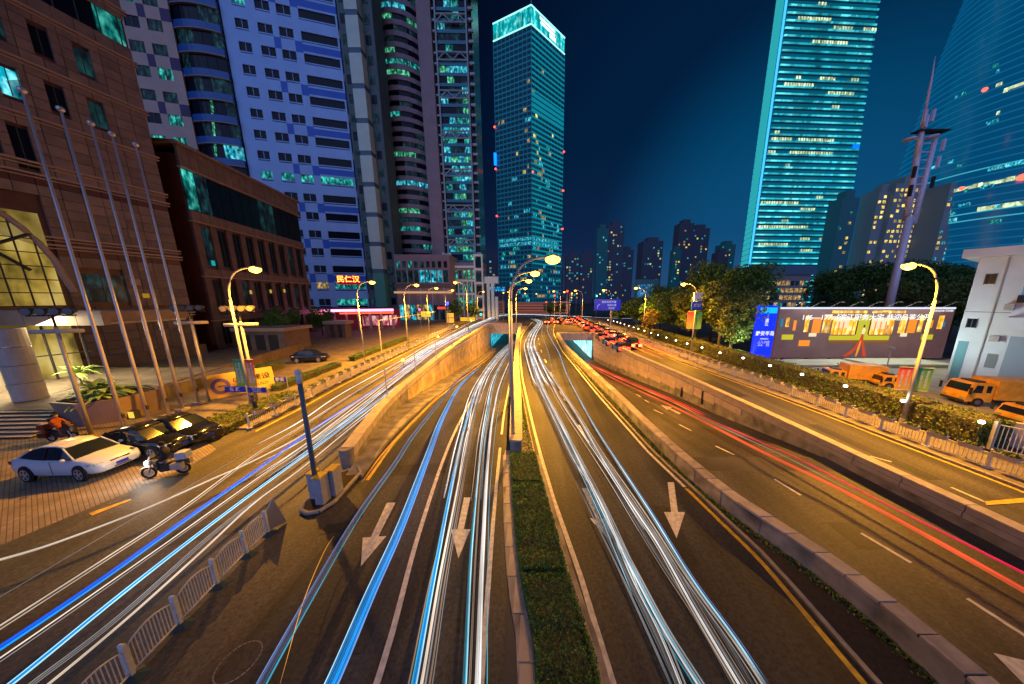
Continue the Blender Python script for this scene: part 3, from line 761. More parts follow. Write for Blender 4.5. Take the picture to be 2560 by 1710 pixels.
trail([(640, 1111.5), (749, 1053), (858, 980.7), (1003.4, 900.7), (1112, 839), (1221.5, 788), (1300, 784)], zero0, [(0, 0, .035, 'cream'), (.12, .03, .02, 'white')], 'pale light trail nearest the flower box fence', gL)
trail([(985, 925), (1070, 872), (1140, 835), (1200, 806), (1254, 788), (1330, 786)], zero0, [(0, 0, .07, 'white'), (.4, .05, .08, 'ice'), (.9, 0, .07, 'white'), (-.4, .0, .06, 'white')], 'bundle of white light trails climbing to the junction', gL)
trail([(640, 1160), (760, 1098), (900, 1000), (1030, 912), (1130, 848)], zero0, [(0, 0, .018, 'cream'), (.12, .03, .012, 'grey')], 'slim cream light trail below the pale ones near the fence', gL)
gJ = 'light trails crossing the junction'
trail([(1240, 790), (1300, 785.5), (1400, 789), (1480, 792)], zero0, [(0, 0, .16, 'white'), (1.5, .0, .12, 'ice')], 'white light trail running level across the junction', gJ)
trail([(1315, 780), (1335, 774), (1366, 768)], zero0, [(0, 0, .3, 'white')], 'short white light trail curving away beyond the junction', gJ)
trail([(1480, 793), (1560, 796), (1600, 795)], zero0, [(0, 0, .12, ('white', .5))], 'dim white light trail right of the junction behind the red tail lights', gJ)

trail([(640, 1190), (760, 1112), (880, 1022), (1000, 930), (1090, 862), (1170, 818)], zero0, [(0, 0, .03, 'white'), (.35, .05, .025, 'cream'), (.62, 0, .02, ('ice', .8))], 'triple white light trail filling the middle lanes of the left road', gL)
trail([(760, 1120), (870, 1046), (990, 950), (1100, 868), (1185, 822)], zero0, [(0, 0, .04, 'ice'), (.3, .1, .03, 'white'), (-.25, .0, .02, 'cream')], 'icy triple light trail beside the retaining wall', gL)
trail([(840, 1092), (940, 1012), (1040, 930), (1120, 868), (1200, 818)], zero0, [(0, 0, .03, 'white'), (.18, .0, .03, ('skyblue', .8))], 'white and sky blue light trail hugging the retaining wall', gL)
gU = 'headlight trails on the underpass road'
trail([(610, 1790), (647, 1709.5), (785, 1467), (894, 1285), (985, 1158), (1030, 1090), (1090, 1015), (1140, 955), (1181.5, 915)], ZUL, [(0, 0, .03, 'violet'), (.07, 0, .03, ('violet', .8)), (.16, 0, .022, 'cyan'), (-.05, 0, .012, ('skyblue', .6))], 'leftmost dim violet and cyan light trail of the underpass road', gU)
trail([(785, 1790), (836, 1709), (931, 1485), (1011, 1303.5), (1072.5, 1140), (1112.5, 1035), (1156, 959), (1203, 915)], ZUL, [(0, 0, .055, 'azure'), (-.13, 0, .05, ('azure', .45)), (-.21, .0, .014, 'ice'), (.09, .02, .018, 'skyblue')], 'wide azure light trail beside the long arrow, ending short of the portal', gU)
trail([(700, 1710), (760, 1500), (810, 1380), (835, 1340)], ZUL, [(0, 0, .012, 'orange')], 'single thin orange light trail crossing the leftmost underpass lane', gU)
trail([(905, 1205), (960, 1130), (1030, 1055), (1100, 985), (1135, 955)], ZUL, [(0, 0, .04, ('amber', .9)), (.16, 0, .025, 'orange')], 'amber light trail along the foot of the retaining wall', gU, h=.25)
trail([(1000, 1790), (1021.6, 1709.5), (1076, 1449), (1118, 1285), (1150, 1140), (1180, 1045), (1216, 960), (1246, 905)], ZUL, [(0, 0, .018, 'tan')], 'thin tan light trail left of the middle underpass lane', gU)
trail([(1018, 1790), (1036, 1709), (1090.6, 1412.6), (1145, 1140), (1180, 1010), (1218, 925), (1272, 862), (1285, 850)], ZUL, [(0, 0, .032, 'azure'), (.05, .03, .016, 'ice'), (-.05, .03, .014, 'cyan')], 'blue light trail in the middle underpass lane', gU)
trail([(1034, 1790), (1054, 1709), (1098, 1449), (1130.6, 1285), (1160, 1140), (1190, 1006), (1223, 921), (1278, 858)], ZUL, [(0, 0, .03, 'cream'), (.08, 0, .02, ('grey', .9)), (.17, 0, .02, ('tan', .9)), (.23, 0, .012, ('grey', .7))], 'cream light trail with grey edges beside the blue middle one', gU)
trail([(1152, 1790), (1159.7, 1709.5), (1178, 1358), (1199.7, 1140), (1216, 1040), (1240, 935), (1281, 869)], ZUL, [(0, 0, .028, 'cyan'), (.05, 0, .014, 'ice')], 'cyan light trail right of the second painted arrow', gU)
trail([(1168, 1790), (1174, 1709), (1191, 1358), (1207, 1140), (1222, 1040), (1246, 940), (1282, 872)], ZUL, [(0, 0, .022, 'tan')], 'brownish light trail between the cyan and the white ones', gU)
trail([(1190, 1790), (1196, 1709), (1207, 1394), (1221.5, 1140), (1236, 1020), (1256, 945), (1284, 880)], ZUL, [(0, 0, .05, ('white', .45)), (.03, .05, .02, ('white', .7)), (-.06, 0, .02, ('white', .35))], 'broad milky white light trail nearest the median hedge', gU)
trail([(1216, 1790), (1218, 1709), (1222, 1285), (1232, 1140), (1246, 1020), (1262, 950), (1285, 890)], ZUL, [(0, 0, .008, 'cyan')], 'hair thin blue light trail right of the milky white one', gU)
trail([(1175, 1010), (1212, 935), (1240, 900), (1270, 868), (1284, 853)], ZUL, [(0, 0, .06, 'white'), (.35, 0, .05, 'white'), (.7, 0, .04, 'white')], 'bundle of white light trails leaving the left tunnel portal', gU)

gC = 'headlight trails on the ramp road'
trail([(1326, 795), (1343.7, 807), (1320.5, 840), (1317.8, 863), (1324.6, 890.5), (1337, 934), (1345.4, 962.5), (1381.8, 1038.8), (1429, 1139.5), (1498, 1249), (1570.7, 1423.5), (1643, 1568.8), (1701.6, 1709.5), (1730, 1790)], zero0, [(0, 0, .03, ('white', .42)), (.1, .03, .025, ('grey', .7)), (-.1, 0, .02, ('grey', .8))], 'leftmost white light trail of the ramp road, beside its left arrow', gC)
trail([(1326, 797), (1345, 808), (1326, 838), (1323, 863), (1331, 893), (1345, 938), (1356, 968), (1395, 1040), (1443.5, 1140), (1512.6, 1285), (1592.5, 1441.6), (1665, 1576), (1748.8, 1709.5), (1800, 1790)], zero0, [(0, 0, .045, ('ice', .65)), (.07, .03, .02, ('white', .5)), (-.09, 0, .018, ('grey', 1.0)), (.13, 0, .014, ('cyan', .6))], 'icy blue white light trail down the middle of the ramp road', gC)
trail([(1340, 799), (1349, 808.7), (1334, 840), (1336.9, 863), (1350.5, 897), (1375, 934), (1389, 955), (1443.5, 1038.8), (1501.7, 1139.5), (1570.7, 1249), (1643.4, 1358), (1734, 1518), (1847, 1709.5), (1895, 1790)], zero0, [(0, 0, .028, ('white', .5)), (.09, .0, .018, ('cream', .5)), (-.1, 0, .03, ('grey', .8)), (-.18, 0, .012, ('tan', .9))], 'greyish white light trail between the two ramp road arrows', gC)
trail([(1352, 803), (1356, 818), (1355, 836), (1369.6, 877), (1384, 934), (1400, 965), (1452, 1045), (1512.6, 1140), (1607, 1274.5), (1716, 1441.6), (1825, 1590.6), (1905, 1709.5), (1950, 1790)], zero0, [(0, 0, .024, ('cream', .8)), (.1, .0, .012, ('grey', .9))], 'cream light trail meeting the rightmost one on the ramp road', gC)
trail([(1355, 799), (1369.6, 803), (1368, 823.7), (1379, 849.6), (1398, 883.7), (1416, 934), (1443.5, 988), (1483.5, 1060.6), (1534, 1139.5), (1620, 1270), (1726, 1440), (1834, 1590), (1915, 1711)], zero0, [(0, 0, .028, ('ice', .7)), (.08, .0, .012, ('grey', 1.0)), (-.07, .0, .012, ('skyblue', .5))], 'bluish light trail nearest the right edge line of the ramp road', gC)
trail([(1336, 797), (1352, 806), (1336, 832), (1327, 862), (1338, 898), (1356, 940), (1372, 965)], zero0, [(0, 0, .09, 'white'), (.5, 0, .07, 'white'), (-.6, 0, .07, 'white'), (1.1, 0, .05, 'white')], 'bundle of white light trails snaking through the far bend of the ramp road', gC)

trail([(1332, 850), (1331, 880), (1342, 925), (1358, 975), (1388, 1040), (1435, 1130), (1500, 1260), (1560, 1395), (1600, 1490)], zero0, [(0, .1, .022, ('white', .6)), (.22, .05, .014, ('ice', .6)), (-.2, 0, .02, ('grey', .8))], 'doubled white light trail along the left lane of the ramp road', gC)
trail([(1345, 880), (1356, 915), (1376, 958), (1410, 1020), (1462, 1098), (1530, 1200), (1610, 1330)], zero0, [(0, .1, .02, ('white', .6)), (.2, .05, .014, ('cream', .7)), (-.16, 0, .014, ('ice', .5))], 'doubled white light trail along the middle of the ramp road', gC)
trail([(1460, 1190), (1560, 1370), (1660, 1560), (1745, 1730)], zero0, [(-.12, -.25, .05, ('grey', .45)), (.2, -.3, .07, ('grey', .35)), (.42, -.2, .03, ('grey', .6))], 'faint grey light trail band low over the ramp road, left one', gC)
trail([(1540, 1190), (1660, 1370), (1780, 1540), (1890, 1720)], zero0, [(-.1, -.25, .05, ('grey', .4)), (.18, -.3, .06, ('grey', .3)), (.36, -.2, .02, ('tan', .6))], 'faint grey light trail band low over the ramp road, right one', gC)
trail([(1110, 1250), (1150, 1080), (1190, 960), (1240, 890), (1279, 853)], ZUL, [(0, .1, .03, 'white'), (.22, .0, .03, 'cream'), (.45, 0, .02, 'white')], 'triple cream and white light trail through the middle underpass lane', gU)
trail([(1190, 1250), (1212, 1050), (1238, 940), (1268, 885), (1284, 866)], ZUL, [(0, .1, .025, 'white'), (.2, .0, .03, ('ice', .9)), (-.2, 0, .02, 'cream')], 'triple icy light trail through the right underpass lane', gU)
gR = 'tail light trails on the right underpass road'
trail([(1468.6, 909), (1533, 939.8), (1584, 962), (1652.6, 990), (1740, 1033), (1830, 1073), (1919.6, 1112), (1985, 1140), (2211, 1256), (2392.5, 1347), (2559.6, 1430.7), (2660, 1480)], ZUR, [(0, 0, .04, 'crimson'), (.10, 0, .014, ('crimson', .5))], 'dark crimson light trail along the foot of the right retaining wall', gR)
trail([(1466, 911), (1530, 944), (1580, 968), (1650, 1000), (1740, 1044), (1830, 1090), (1920, 1136), (2101.7, 1223.6), (2320, 1340), (2559.6, 1474), (2660, 1532)], ZUR, [(0, 0, .05, ('coral', .9)), (.14, 0, .02, ('coral', .6)), (-.1, 0, .012, ('red', .5))], 'orange red light trail in the lane beside the crimson one', gR)
trail([(1468, 907), (1530, 935), (1600, 966), (1680, 1000), (1760, 1038)], ZUR, [(0, 0, .07, ('red', 1.1)), (.35, .0, .06, ('amber', .7)), (-.3, 0, .05, ('red', .9))], 'short bright red light trail coming out of the right tunnel portal', gR)
trail([(1700, 1018), (1800, 1066), (1960, 1140), (2150, 1238)], ZUR, [(0, 0, .010, 'grey'), (.06, 0, .008, ('tan', .8))], 'thin grey light trail between crimson and orange red ones', gR)
gS = 'tail light trails on the right service road'
trail([(1500, 838), (1521, 848), (1570, 874), (1635.5, 906)], zero0, [(0, 0, .06, 'amber'), (.3, 0, .05, ('red', .9)), (.6, 0, .04, ('amber', .6))], 'short amber light trail beside the pink retaining wall', gS)
trail([(1530, 838), (1590, 868), (1661, 897)], zero0, [(0, 0, .06, ('red', .8)), (.35, 0, .05, 'amber')], 'short red and amber light trail in the middle lane of the right service road', gS)
trail([(1560, 836), (1620, 862), (1692, 888)], zero0, [(0, 0, .05, 'red'), (.3, 0, .04, ('red', .8))], 'short red light trail nearest the right fence', gS)

trail([(1545, 858), (1490, 832), (1450, 815), (1410, 803)], zero0, [(0, .1, .08, 'red'), (.7, .1, .06, 'amber'), (2.6, .2, .08, 'red'), (3.3, .1, .05, ('red', .7))], 'bundle of red and amber light trails running among the queuing cars', gS)
trail([(1640, 868), (1580, 846), (1520, 824), (1470, 808)], zero0, [(0, .1, .06, 'red'), (.5, .1, .05, ('red', .7)), (-.8, .1, .05, 'amber')], 'red light trails in the right lane among the queuing cars', gS)
# ---------------------------------------------------------------- foliage helpers
def leaves(name, parent, pts, size, material, flat=0.0, seed=1):
    rs = np.random.RandomState(seed)
    pts = np.asarray(pts, float); n = len(pts)
    a = rs.normal(size=(n, 3)); a /= np.linalg.norm(a, axis=1)[:, None]
    b = rs.normal(size=(n, 3)); b[:, 2] *= (1 - flat); b -= a * (a * b).sum(1)[:, None]; b /= np.linalg.norm(b, axis=1)[:, None]
    s = size * rs.uniform(.6, 1.35, n)[:, None]
    a *= s; b *= s * .62
    v = np.stack([pts - a, pts + b * .8, pts + a, pts - b * .8], 1).reshape(-1, 3)
    off = ROOTLOC.get(parent.name) if parent is not None else None
    if off is not None: v = v - np.array(off)
    me = bpy.data.meshes.new(name)
    me.vertices.add(4 * n); me.vertices.foreach_set('co', v.ravel())
    me.loops.add(4 * n); me.loops.foreach_set('vertex_index', np.arange(4 * n, dtype=np.int32))
    me.polygons.add(n); me.polygons.foreach_set('loop_start', np.arange(0, 4 * n, 4, dtype=np.int32))
    me.materials.append(material); me.update(calc_edges=True); me.validate()
    o = bpy.data.objects.new(name, me); COL.objects.link(o); o.parent = parent
    return o

def hedge(label, xa, xb, y0, y1, z0, z1, n, size, material, group=None, bumpy=.06, name='hedge'):
    ym = (y0 + y1) / 2
    t = thing(name, label, 'hedge', ((xa(ym) + xb(ym)) / 2, ym, z0), group)
    mb = MB(); solid_ribbon(mb, lambda y: xa(y) + .12, lambda y: xb(y) - .12, z0, z1 - .12, rng(y0 + .1, y1 - .1, max(2, int((y1 - y0) / 2)))); mb.build('twigs', M['bark'], t)
    rs = np.random.RandomState(int(abs(y0 * 13 + z1 * 7)) + 3)
    P_ = []
    for _ in range(n):
        y = rs.uniform(y0, y1); a, b = xa(y), xb(y)
        f = rs.rand()
        hb = z1 + bumpy * (math.sin(y * 3.1 + a) + math.sin(y * 7.7)) * .5
        w, h = b - a, z1 - z0
        if f < w / (w + 2 * h): P_.append((rs.uniform(a, b), y, hb - abs(rs.normal(0, .05))))
        elif f < 1 - .5 * h / (w + 2 * h): P_.append((a + abs(rs.normal(0, .05)), y, rs.uniform(z0, hb)))
        else: P_.append((b - abs(rs.normal(0, .05)), y, rs.uniform(z0, hb)))
    for _ in range(n // 12):
        yy = y0 + abs(rs.normal(0, .05)) if rs.rand() < .5 else y1 - abs(rs.normal(0, .05))
        P_.append((rs.uniform(xa(yy), xb(yy)), yy, rs.uniform(z0, z1)))
    leaves('foliage', t, P_, size, material, seed=n % 97)
    return t
M['leaf_m'] = mat('hedge_leaf', (0.10, 0.22, 0.035), 0.55, var=.7, scale=9)
for a, b, n, lb in ((1.5, 7.05, 17000, 'long clipped hedge strip nearest the camera in the median'), (7.2, 11.3, 9500, 'middle clipped hedge block of the median strip'), (11.45, 13.9, 4500, 'short clipped hedge block touching the end of the divider wall')):
    hedge(lb, XHL, XHR, a, b, .07, .48, n, .030 if a < 7 else .038, M['leaf_m'], 'hedge blocks of the median strip')
hedge('long clipped hedge with small lamps behind the right flower box fence', lambda y: 26.0 + 0 * y - max(0, y - 32) * .02, lambda y: 28.0 - max(0, y - 32) * .02, 14.9, 70, .13, 1.75, 22000, .075, M['leaf2'], bumpy=.12)
hedge('low ragged hedge bed at the corner beside the parked black cars', lambda y: -22.9 + .06 * (y - 15), lambda y: -20.0 - .12 * (y - 16), 15.7, 23.5, .1, .62, 9000, .055, M['leaf2'], bumpy=.15)
hedge('low dark hedge row on the left pavement', lambda y: XFL(y) - 4.9, lambda y: XFL(y) - 3.9, 24.5, 34, .13, .75, 3500, .06, M['leaf'], 'hedge rows on the left pavement')
hedge('farther hedge row on the left pavement below the pink canopy', lambda y: XFL(y) - 4.9, lambda y: XFL(y) - 3.9, 37, 56, .13, .8, 4500, .08, M['leaf'], 'hedge rows on the left pavement')
hedge('clipped hedge before the brown building, beside the dark parked car', lambda y: -33.5, lambda y: -31.5, 26, 33.5, 0.01, .9, 3500, .06, M['leaf'])
# verge grass, too fine to count
rs = np.random.RandomState(5)
pts = [(XPL(y) - abs(rs.normal(0, .12)) - .02, y, .07 + rs.uniform(0, .10)) for y in rs.uniform(1, 60, 14000)]
g_ = leaves('verge_grass', None, pts, .045, M['leaf2'], seed=9); tag(g_, 'rough grass growing along the foot of the weathered parapet wall', 'grass', kind='stuff')
pts = [(XDR(y) + rs.uniform(.02, max(.05, XCL(y) - .4 - XDR(y))), y, .10 + rs.uniform(0, .25)) for y in rs.uniform(14.3, 60, 9000)]
g_ = leaves('ground_cover', None, pts, .05, M['leaf'], seed=10); tag(g_, 'low ground cover along the ramp side of the divider wall', 'ground cover', kind='stuff')

def crown_points(rs, clumps, per):
    P_ = []
    for c, r_ in clumps:
        d = rs.normal(size=(per, 3)); d /= np.linalg.norm(d, axis=1)[:, None]
        rad = r_ * rs.uniform(.55, 1.08, per) ** .6
        P_.append(np.array(c) + d * rad[:, None] * np.array([1, 1, .8]))
    return np.concatenate(P_)
def tree_proto(H, W, seed, leafm, nc=16, per=330, size=.26):
    rs = np.random.RandomState(seed)
    t = thing('broadleaf_tree', '', 'tree')
    mb = MB()
    mb.tube(catmull([(0, 0, 0), (.08 * rs.randn(), .08 * rs.randn(), H * .25), (.2 * rs.randn(), .2 * rs.randn(), H * .55)], 4), [.24, .235, .22, .2, .185, .17, .15, .13, .10][:9], 8)
    clumps = []
    for k in range(nc):
        an = rs.uniform(0, 2 * PI); rr = W * .5 * math.sqrt(rs.rand()) * .85; hz = H * rs.uniform(.38, .92)
        lim = math.sqrt(max(.1, 1 - ((hz / H - .62) / .42) ** 2)); rr *= lim
        c = (rr * math.cos(an), rr * math.sin(an), hz); clumps.append((c, W * rs.uniform(.15, .24)))
        if k < 8: mb.tube([(0, 0, H * rs.uniform(.2, .5)), (c[0] * .5, c[1] * .5, c[2] * .75), c], [.09, .06, .03], 5)
    mb.build('trunk', M['bark'], t)
    leaves('crown', t, crown_points(rs, clumps, per), size, leafm, seed=seed)
    return t
protos = [tree_proto(13, 10, 11, M['leaf2']), tree_proto(11, 9, 12, M['leaf']), tree_proto(15, 12, 13, M['leaf'], nc=20)]
used = [False] * 3
def tree(k, x, y, s, rz, label, group):
    t = protos[k] if not used[k] else copy_tree(protos[k]); used[k] = True
    t.location = (x, y, 0); t.rotation_euler = (0, 0, rz); t.scale = (s, s, s)
    return tag(t, label, 'tree', group)
gT = 'trees behind the right hedge'
T1 = [(0, 28.2, 39.4, .72, 'bushy tree lit bright green right beside the blue sign'), (0, 29.0, 43, .86, 'olive tree behind the lamp with pale banners'), (2, 32.5, 45, .90, 'tallest tree of the right group, dark against the towers'), (0, 28.6, 49, .8, 'tree left of the lamp with pale banners, second of the front row'),
      (1, 28.5, 55, .95, 'tree behind the row of small hedge lamps, third of the front row'), (2, 34, 53, .98, 'dark tall tree in the back row, middle of the right group'), (1, 27.6, 64, .85, 'smaller tree behind the bright yellow tree'), (2, 35, 62, .85, 'back row tree left of the tallest one'),
      (1, 27, 74, .8, 'tree below the cyan lit screen'), (2, 34, 75, .78, 'far dark tree at the left end of the right group'), (1, 26.5, 86, .7, 'last tree of the right row near the direction sign'), (2, 36.5, 51, .86, 'dark tree behind the blue sign, right of the tallest')]
for i, (k, x, y, s, lb) in enumerate(T1): tree(k, x, y, s, i * 1.3, lb, gT)
T2 = [(2, 60.5, 57, .9, 'leftmost dark tree above the wide billboard'), (2, 66, 58, 1.0, 'dark tree above the left third of the billboard'), (2, 71, 58, 1.02, 'dark tree over the middle of the billboard'), (0, 66, 50, .92, 'olive tree just behind the billboard lamps'), (2, 79, 58, 1.03, 'dark tree left of the antenna mast foot'),
      (0, 75, 50, .95, 'orange lit tree behind the nearest right lamp'), (2, 88, 58, 1.0, 'dark tree right of the antenna mast foot'), (0, 82, 50, .95, 'tree between the billboard and the white building'), (2, 97, 58, 1.0, 'rightmost dark tree behind the white building'), (1, 60, 50, .85, 'low tree behind the left end of the billboard')]
for i, (k, x, y, s, lb) in enumerate(T2): tree(k, x, y, s, i * .9 + .4, lb, 'trees behind the billboard')
T3 = [(1, -52, 57, .62, 'dark tree in front of the lower brown building'), (1, -50, 64, .6, 'second dark tree before the lower brown building, toward the pink canopy'), (1, -47.5, 50, .55, 'dark tree left of the middle street lamp'), (1, -29.5, 99, .7, 'tree before the white columned building'), (1, -24, 104, .62, 'tree right of the white columned building, at the junction'), (1, 6, 118, .62, 'round dark tree on the far side of the junction'), (1, 11, 125, .6, 'second dark tree across the junction, beside the red signals')]
for i, (k, x, y, s, lb) in enumerate(T3): tree(k, x, y, s, i * .9 + .4, lb, 'small trees along the left and far roads')
yt = tree_proto(6.5, 4.2, 21, mat('leaf_yellow', (.30, .24, .03), .6, var=.4, scale=6), nc=9, per=260, size=.16)
yt.location = (23.9, 57.5, .14); tag(yt, 'small bright yellow tree under a street lamp on the right pavement', 'tree')

# ---------------------------------------------------------------- fences with flower boxes
def flower_box_proto(L=.75):
    t = thing('flower_box', '', 'flower box')
    mb = MB(); mb.hexa([(-L * .42, -.10, 0), (L * .42, -.10, 0), (L * .42, .10, 0), (-L * .42, .10, 0)], [(-L * .5, -.15, .26), (L * .5, -.15, .26), (L * .5, .15, .26), (-L * .5, .15, .26)]); mb.build('trough', M['box'], t)
    rs = np.random.RandomState(3); n = 260
    leaves('plants', t, np.stack([rs.uniform(-L * .46, L * .46, n), rs.uniform(-.15, .15, n), .26 + abs(rs.normal(0, .07, n))], 1), .05, M['leaf2'], seed=4)
    return t
M['box'] = mat('flower_box_plastic', (.48, .44, .50), .6, var=.15, scale=8)
def picket_panel(L, h0=.12, h1=.82, n=14):
    mb = MB()
    mb.tube([(0, 0, h1), (L, 0, h1)], .022, 6); mb.tube([(0, 0, h0), (L, 0, h0)], .02, 6)
    for k in range(n):
        x = L * (k + .5) / n; mb.tube([(x, 0, h0), (x, 0, h1)], .013, 4, cap=False)
    return mb
def fence(label, xf, y0, y1, z, L, cat='fence', npk=14):
    t = thing('picket_fence', label, 'fence', (xf(y0), y0, z))
    panel = post = None
    y = y0; pts = [(xf(y), y)]
    while y < y1: y += L; pts.append((xf(y), y))
    for (ax, ay), (bx, by) in zip(pts, pts[1:]):
        d = math.hypot(bx - ax, by - ay); an = math.atan2(by - ay, bx - ax)
        if panel is None:
            panel = picket_panel(L, n=npk).build('fence_panel', M['rail'], t); pm = panel.data; panel.location = (0, 0, 0); panel.rotation_euler = (0, 0, an)
            # geometry is local to the panel start
            for v in pm.vertices: v.co = v.co + ROOTLOC[t.name]
            pb = MB(); pb.box(-.035, .035, -.035, .035, 0, 1.0); pb.box(-.12, .12, -.12, .12, 0, .05); pb.ball((0, 0, 1.03), .05); post = pb.build('post', M['rail'], t)
            for v in post.data.vertices: v.co = v.co + ROOTLOC[t.name]
        else:
            inst('fence_panel', panel.data, t, (ax, ay, z), an); inst('post', post.data, t, (ax, ay, z))
    return t, pts
fence('long white fence with flower boxes along the left service road', XFL, 17.2, 80, .13, 2.0)
XFR = curve1([(6, 23.6), (12, 23.35), (16, 23.0), (20, 22.9), (26, 22.6), (32, 21.9), (41, 21.3), (60, 20.7), (95, 20.3)])
fence('long white fence with flower boxes along the right service road', XFR, 8.6, 90, .14, 2.1)
fb = flower_box_proto(); first = True
for xf, y0, y1, st, g in ((XFL, 18.0, 56, 1.35, 'flower boxes on the left fence'), (XFR, 9.0, 60, 1.12, 'flower boxes on the right fence')):
    y = y0
    while y < y1:
        c = fb if first else copy_tree(fb); first = False
        c.location = (xf(y) + (.0), y, .72 + .14); c.rotation_euler = (0, 0, math.atan2(1, (xf(y + .5) - xf(y - .5))) + .0)
        tag(c, 'plastic trough of small plants hung on the fence of the %s service road' % ('left' if xf is XFL else 'right'), 'flower box', g)
        y += st
# crowd barrier in the foreground
bar = thing('crowd_barrier', 'white arched metal barrier with sheet end panel in the left foreground', 'barrier', (-9.5, 4.9, 0))
bp = [(-9.0, 2.85), (-9.28, 3.87), (-9.51, 4.91), (-9.70, 5.95), (-9.89, 7.01), (-10.05, 8.04), (-10.14, 8.92)]
for i, (x, y) in enumerate(bp):
    mb = MB(); mb.box(x - .055, x + .055, y - .035, y + .035, 0.03, .93); mb.tube([(x - .06, y, .95), (x + .06, y, .95)], .035, 8); mb.build('post', M['rail'], bar)
    mb = MB(); mb.hexa([(x - .05, y - .22, 0.012), (x + .30, y - .12, .012), (x + .30, y + .12, .012), (x - .05, y + .22, .012)], [(x - .04, y - .06, .09), (x + .12, y - .04, .09), (x + .12, y + .04, .09), (x - .04, y + .06, .09)])
    mb.build('foot', mat('barrier_foot', (.03, .07, .09), .6) if i == 0 else bpy.data.materials['barrier_foot'], bar)
for (ax, ay), (bx, by) in zip(bp, bp[1:]):
    A, B = Vector((ax, ay, 0)), Vector((bx, by, 0))
    top = lambda t: .70 + .27 * math.sin(PI * min(1, max(0, .12 + t * .80)))
    mb = MB(); mb.tube([A.lerp(B, t) + Vector((0, 0, top(t))) for t in rng(.06, .95, 9)], .02, 6); mb.build('top_rail', M['rail'], bar, smooth=True); mb = MB(); mb.tube([A.lerp(B, .05) + Vector((0, 0, .14)), A.lerp(B, .95) + Vector((0, 0, .14))], .025, 6)
    mb.build('rail', M['rail'], bar, smooth=True)
    for k in range(13):
        t = .08 + .84 * k / 12; p = A.lerp(B, t); mb = MB(); mb.tube([p + Vector((0, 0, .15)), p + Vector((0, 0, top(t)))], .012, 6, cap=False); mb.build('bar', M['rail'], bar)
mb = MB(); p0, p1 = Vector((-10.14, 8.95, 0)), Vector((-9.95, 9.45, 0))
mb.hexa([(p0.x, p0.y, .12), (p1.x, p1.y, .05), (p1.x + .03, p1.y, .05), (p0.x + .03, p0.y, .12)], [(p0.x, p0.y, .85), (p0.x * .5 + p1.x * .5, (p0.y + p1.y) / 2, 1.30), (p0.x * .5 + p1.x * .5 + .03, (p0.y + p1.y) / 2, 1.30), (p0.x + .03, p0.y, .85)])
mb.build('end_sheet', M['steel'], bar)

# right: steel bar fence at the hedge end, bollard, sign board by the road
bf = thing('bar_fence', 'blue grey steel bar fence at the end of the right hedge', 'fence', (27, 12.6, .14))
fp = [(26.3, 14.6), (27.3, 12.7), (28.3, 10.9), (29.3, 9.1)]
for (ax, ay), (bx, by) in zip(fp, fp[1:]):
    A, B = Vector((ax, ay, .14)), Vector((bx, by, .14))
    for zz, rr_ in ((1.55, .04), (.15, .03)): mb = MB(); mb.tube([A + Vector((0, 0, zz)), B + Vector((0, 0, zz))], rr_, 6); mb.build('rail', M['steel'], bf)
    mb = MB(); mb.box(ax - .07, ax + .07, ay - .07, ay + .07, .14, 1.85); mb.build('post', M['steel'], bf)
    for k in range(15):
        p = A.lerp(B, (k + .7) / 15.5); mb = MB(); mb.tube([p + Vector((0, 0, .15)), p + Vector((0, 0, 1.55))], .018, 4, cap=False); mb.build('bar', M['rail'], bf)
bo = thing('bollard', 'red and white striped post at the end of the right fence', 'bollard', (23.35, 11.4, .14))
for k in range(5):
    mb = MB(); mb.tube([(23.35, 11.4, .14 + k * .19), (23.35, 11.4, .14 + k * .19 + .19)], .07, 10); mb.build('band', mat('bollard_red', (.6, .02, .03), .4) if k == 0 else (bpy.data.materials['bollard_red'] if k % 2 == 0 else M['rail']), bo)
nb = thing('notice_board', 'white notice board with black heading at the right edge of the photo', 'sign', (23.5, 10.7, .14))
mb = MB(); mb.obox((23.5, 10.7), (.35, -.94), .33, .03, .2, 1.05); mb.build('board', M['rail'], nb)
place_text('T', .34, M['black'], nb, (23.45, 10.66, .9), (.35, -.94, 0), (0, 0, 1)); place_text('通知', .2, M['black'], nb, (23.45, 10.66, .5), (.35, -.94, 0), (0, 0, 1))

# ---------------------------------------------------------------- mast with cabinets on its kerbed island
isl = MB(); isl_c = (-9.15, 10.9)
pts = [(-9.95, 10.35), (-9.75, 9.95), (-9.35, 9.78), (-8.95, 9.9), (-8.72, 10.4), (-8.85, 12.4), (-9.3, 12.9), (-9.9, 12.4)]
isl.hexa([(x, y, 0) for x, y in pts], [(x, y, .15) for x, y in pts]); island = structure(isl, 'traffic_island', M['soil'])
for i in range(len(pts)):
    a, b = pts[i], pts[(i + 1) % len(pts)]
    mb = MB(); mb.tube([(a[0], a[1], .11), (b[0], b[1], .11)], .085, 8); mb.build('kerb_stone', M['kerb'], island)
ms = thing('camera_mast', 'dark blue camera mast standing among cabinets on the small traffic island', 'mast', (-9.40, 10.45, .15))
mb = MB(); mb.tube([(-9.40, 10.45, .15), (-9.36, 10.45, 5.45)], [.095, .08], 10); mb.build('pole', mat('mast_blue', (.07, .12, .20), .4), ms, smooth=True)
mb = MB(); mb.tube([(-9.36, 10.45, 5.45), (-9.36, 10.45, 5.85)], .10, 10); mb.ball((-9.36, 10.45, 5.9), .12); mb.build('camera_housing', M['rail'], ms, smooth=True)
M['cab_y'] = mat('cabinet_top_yellow', (.62, .42, .05), .6, var=.25, scale=9); M['cab'] = mat('cabinet_grey', (.36, .38, .46), .5, var=.15, scale=6)
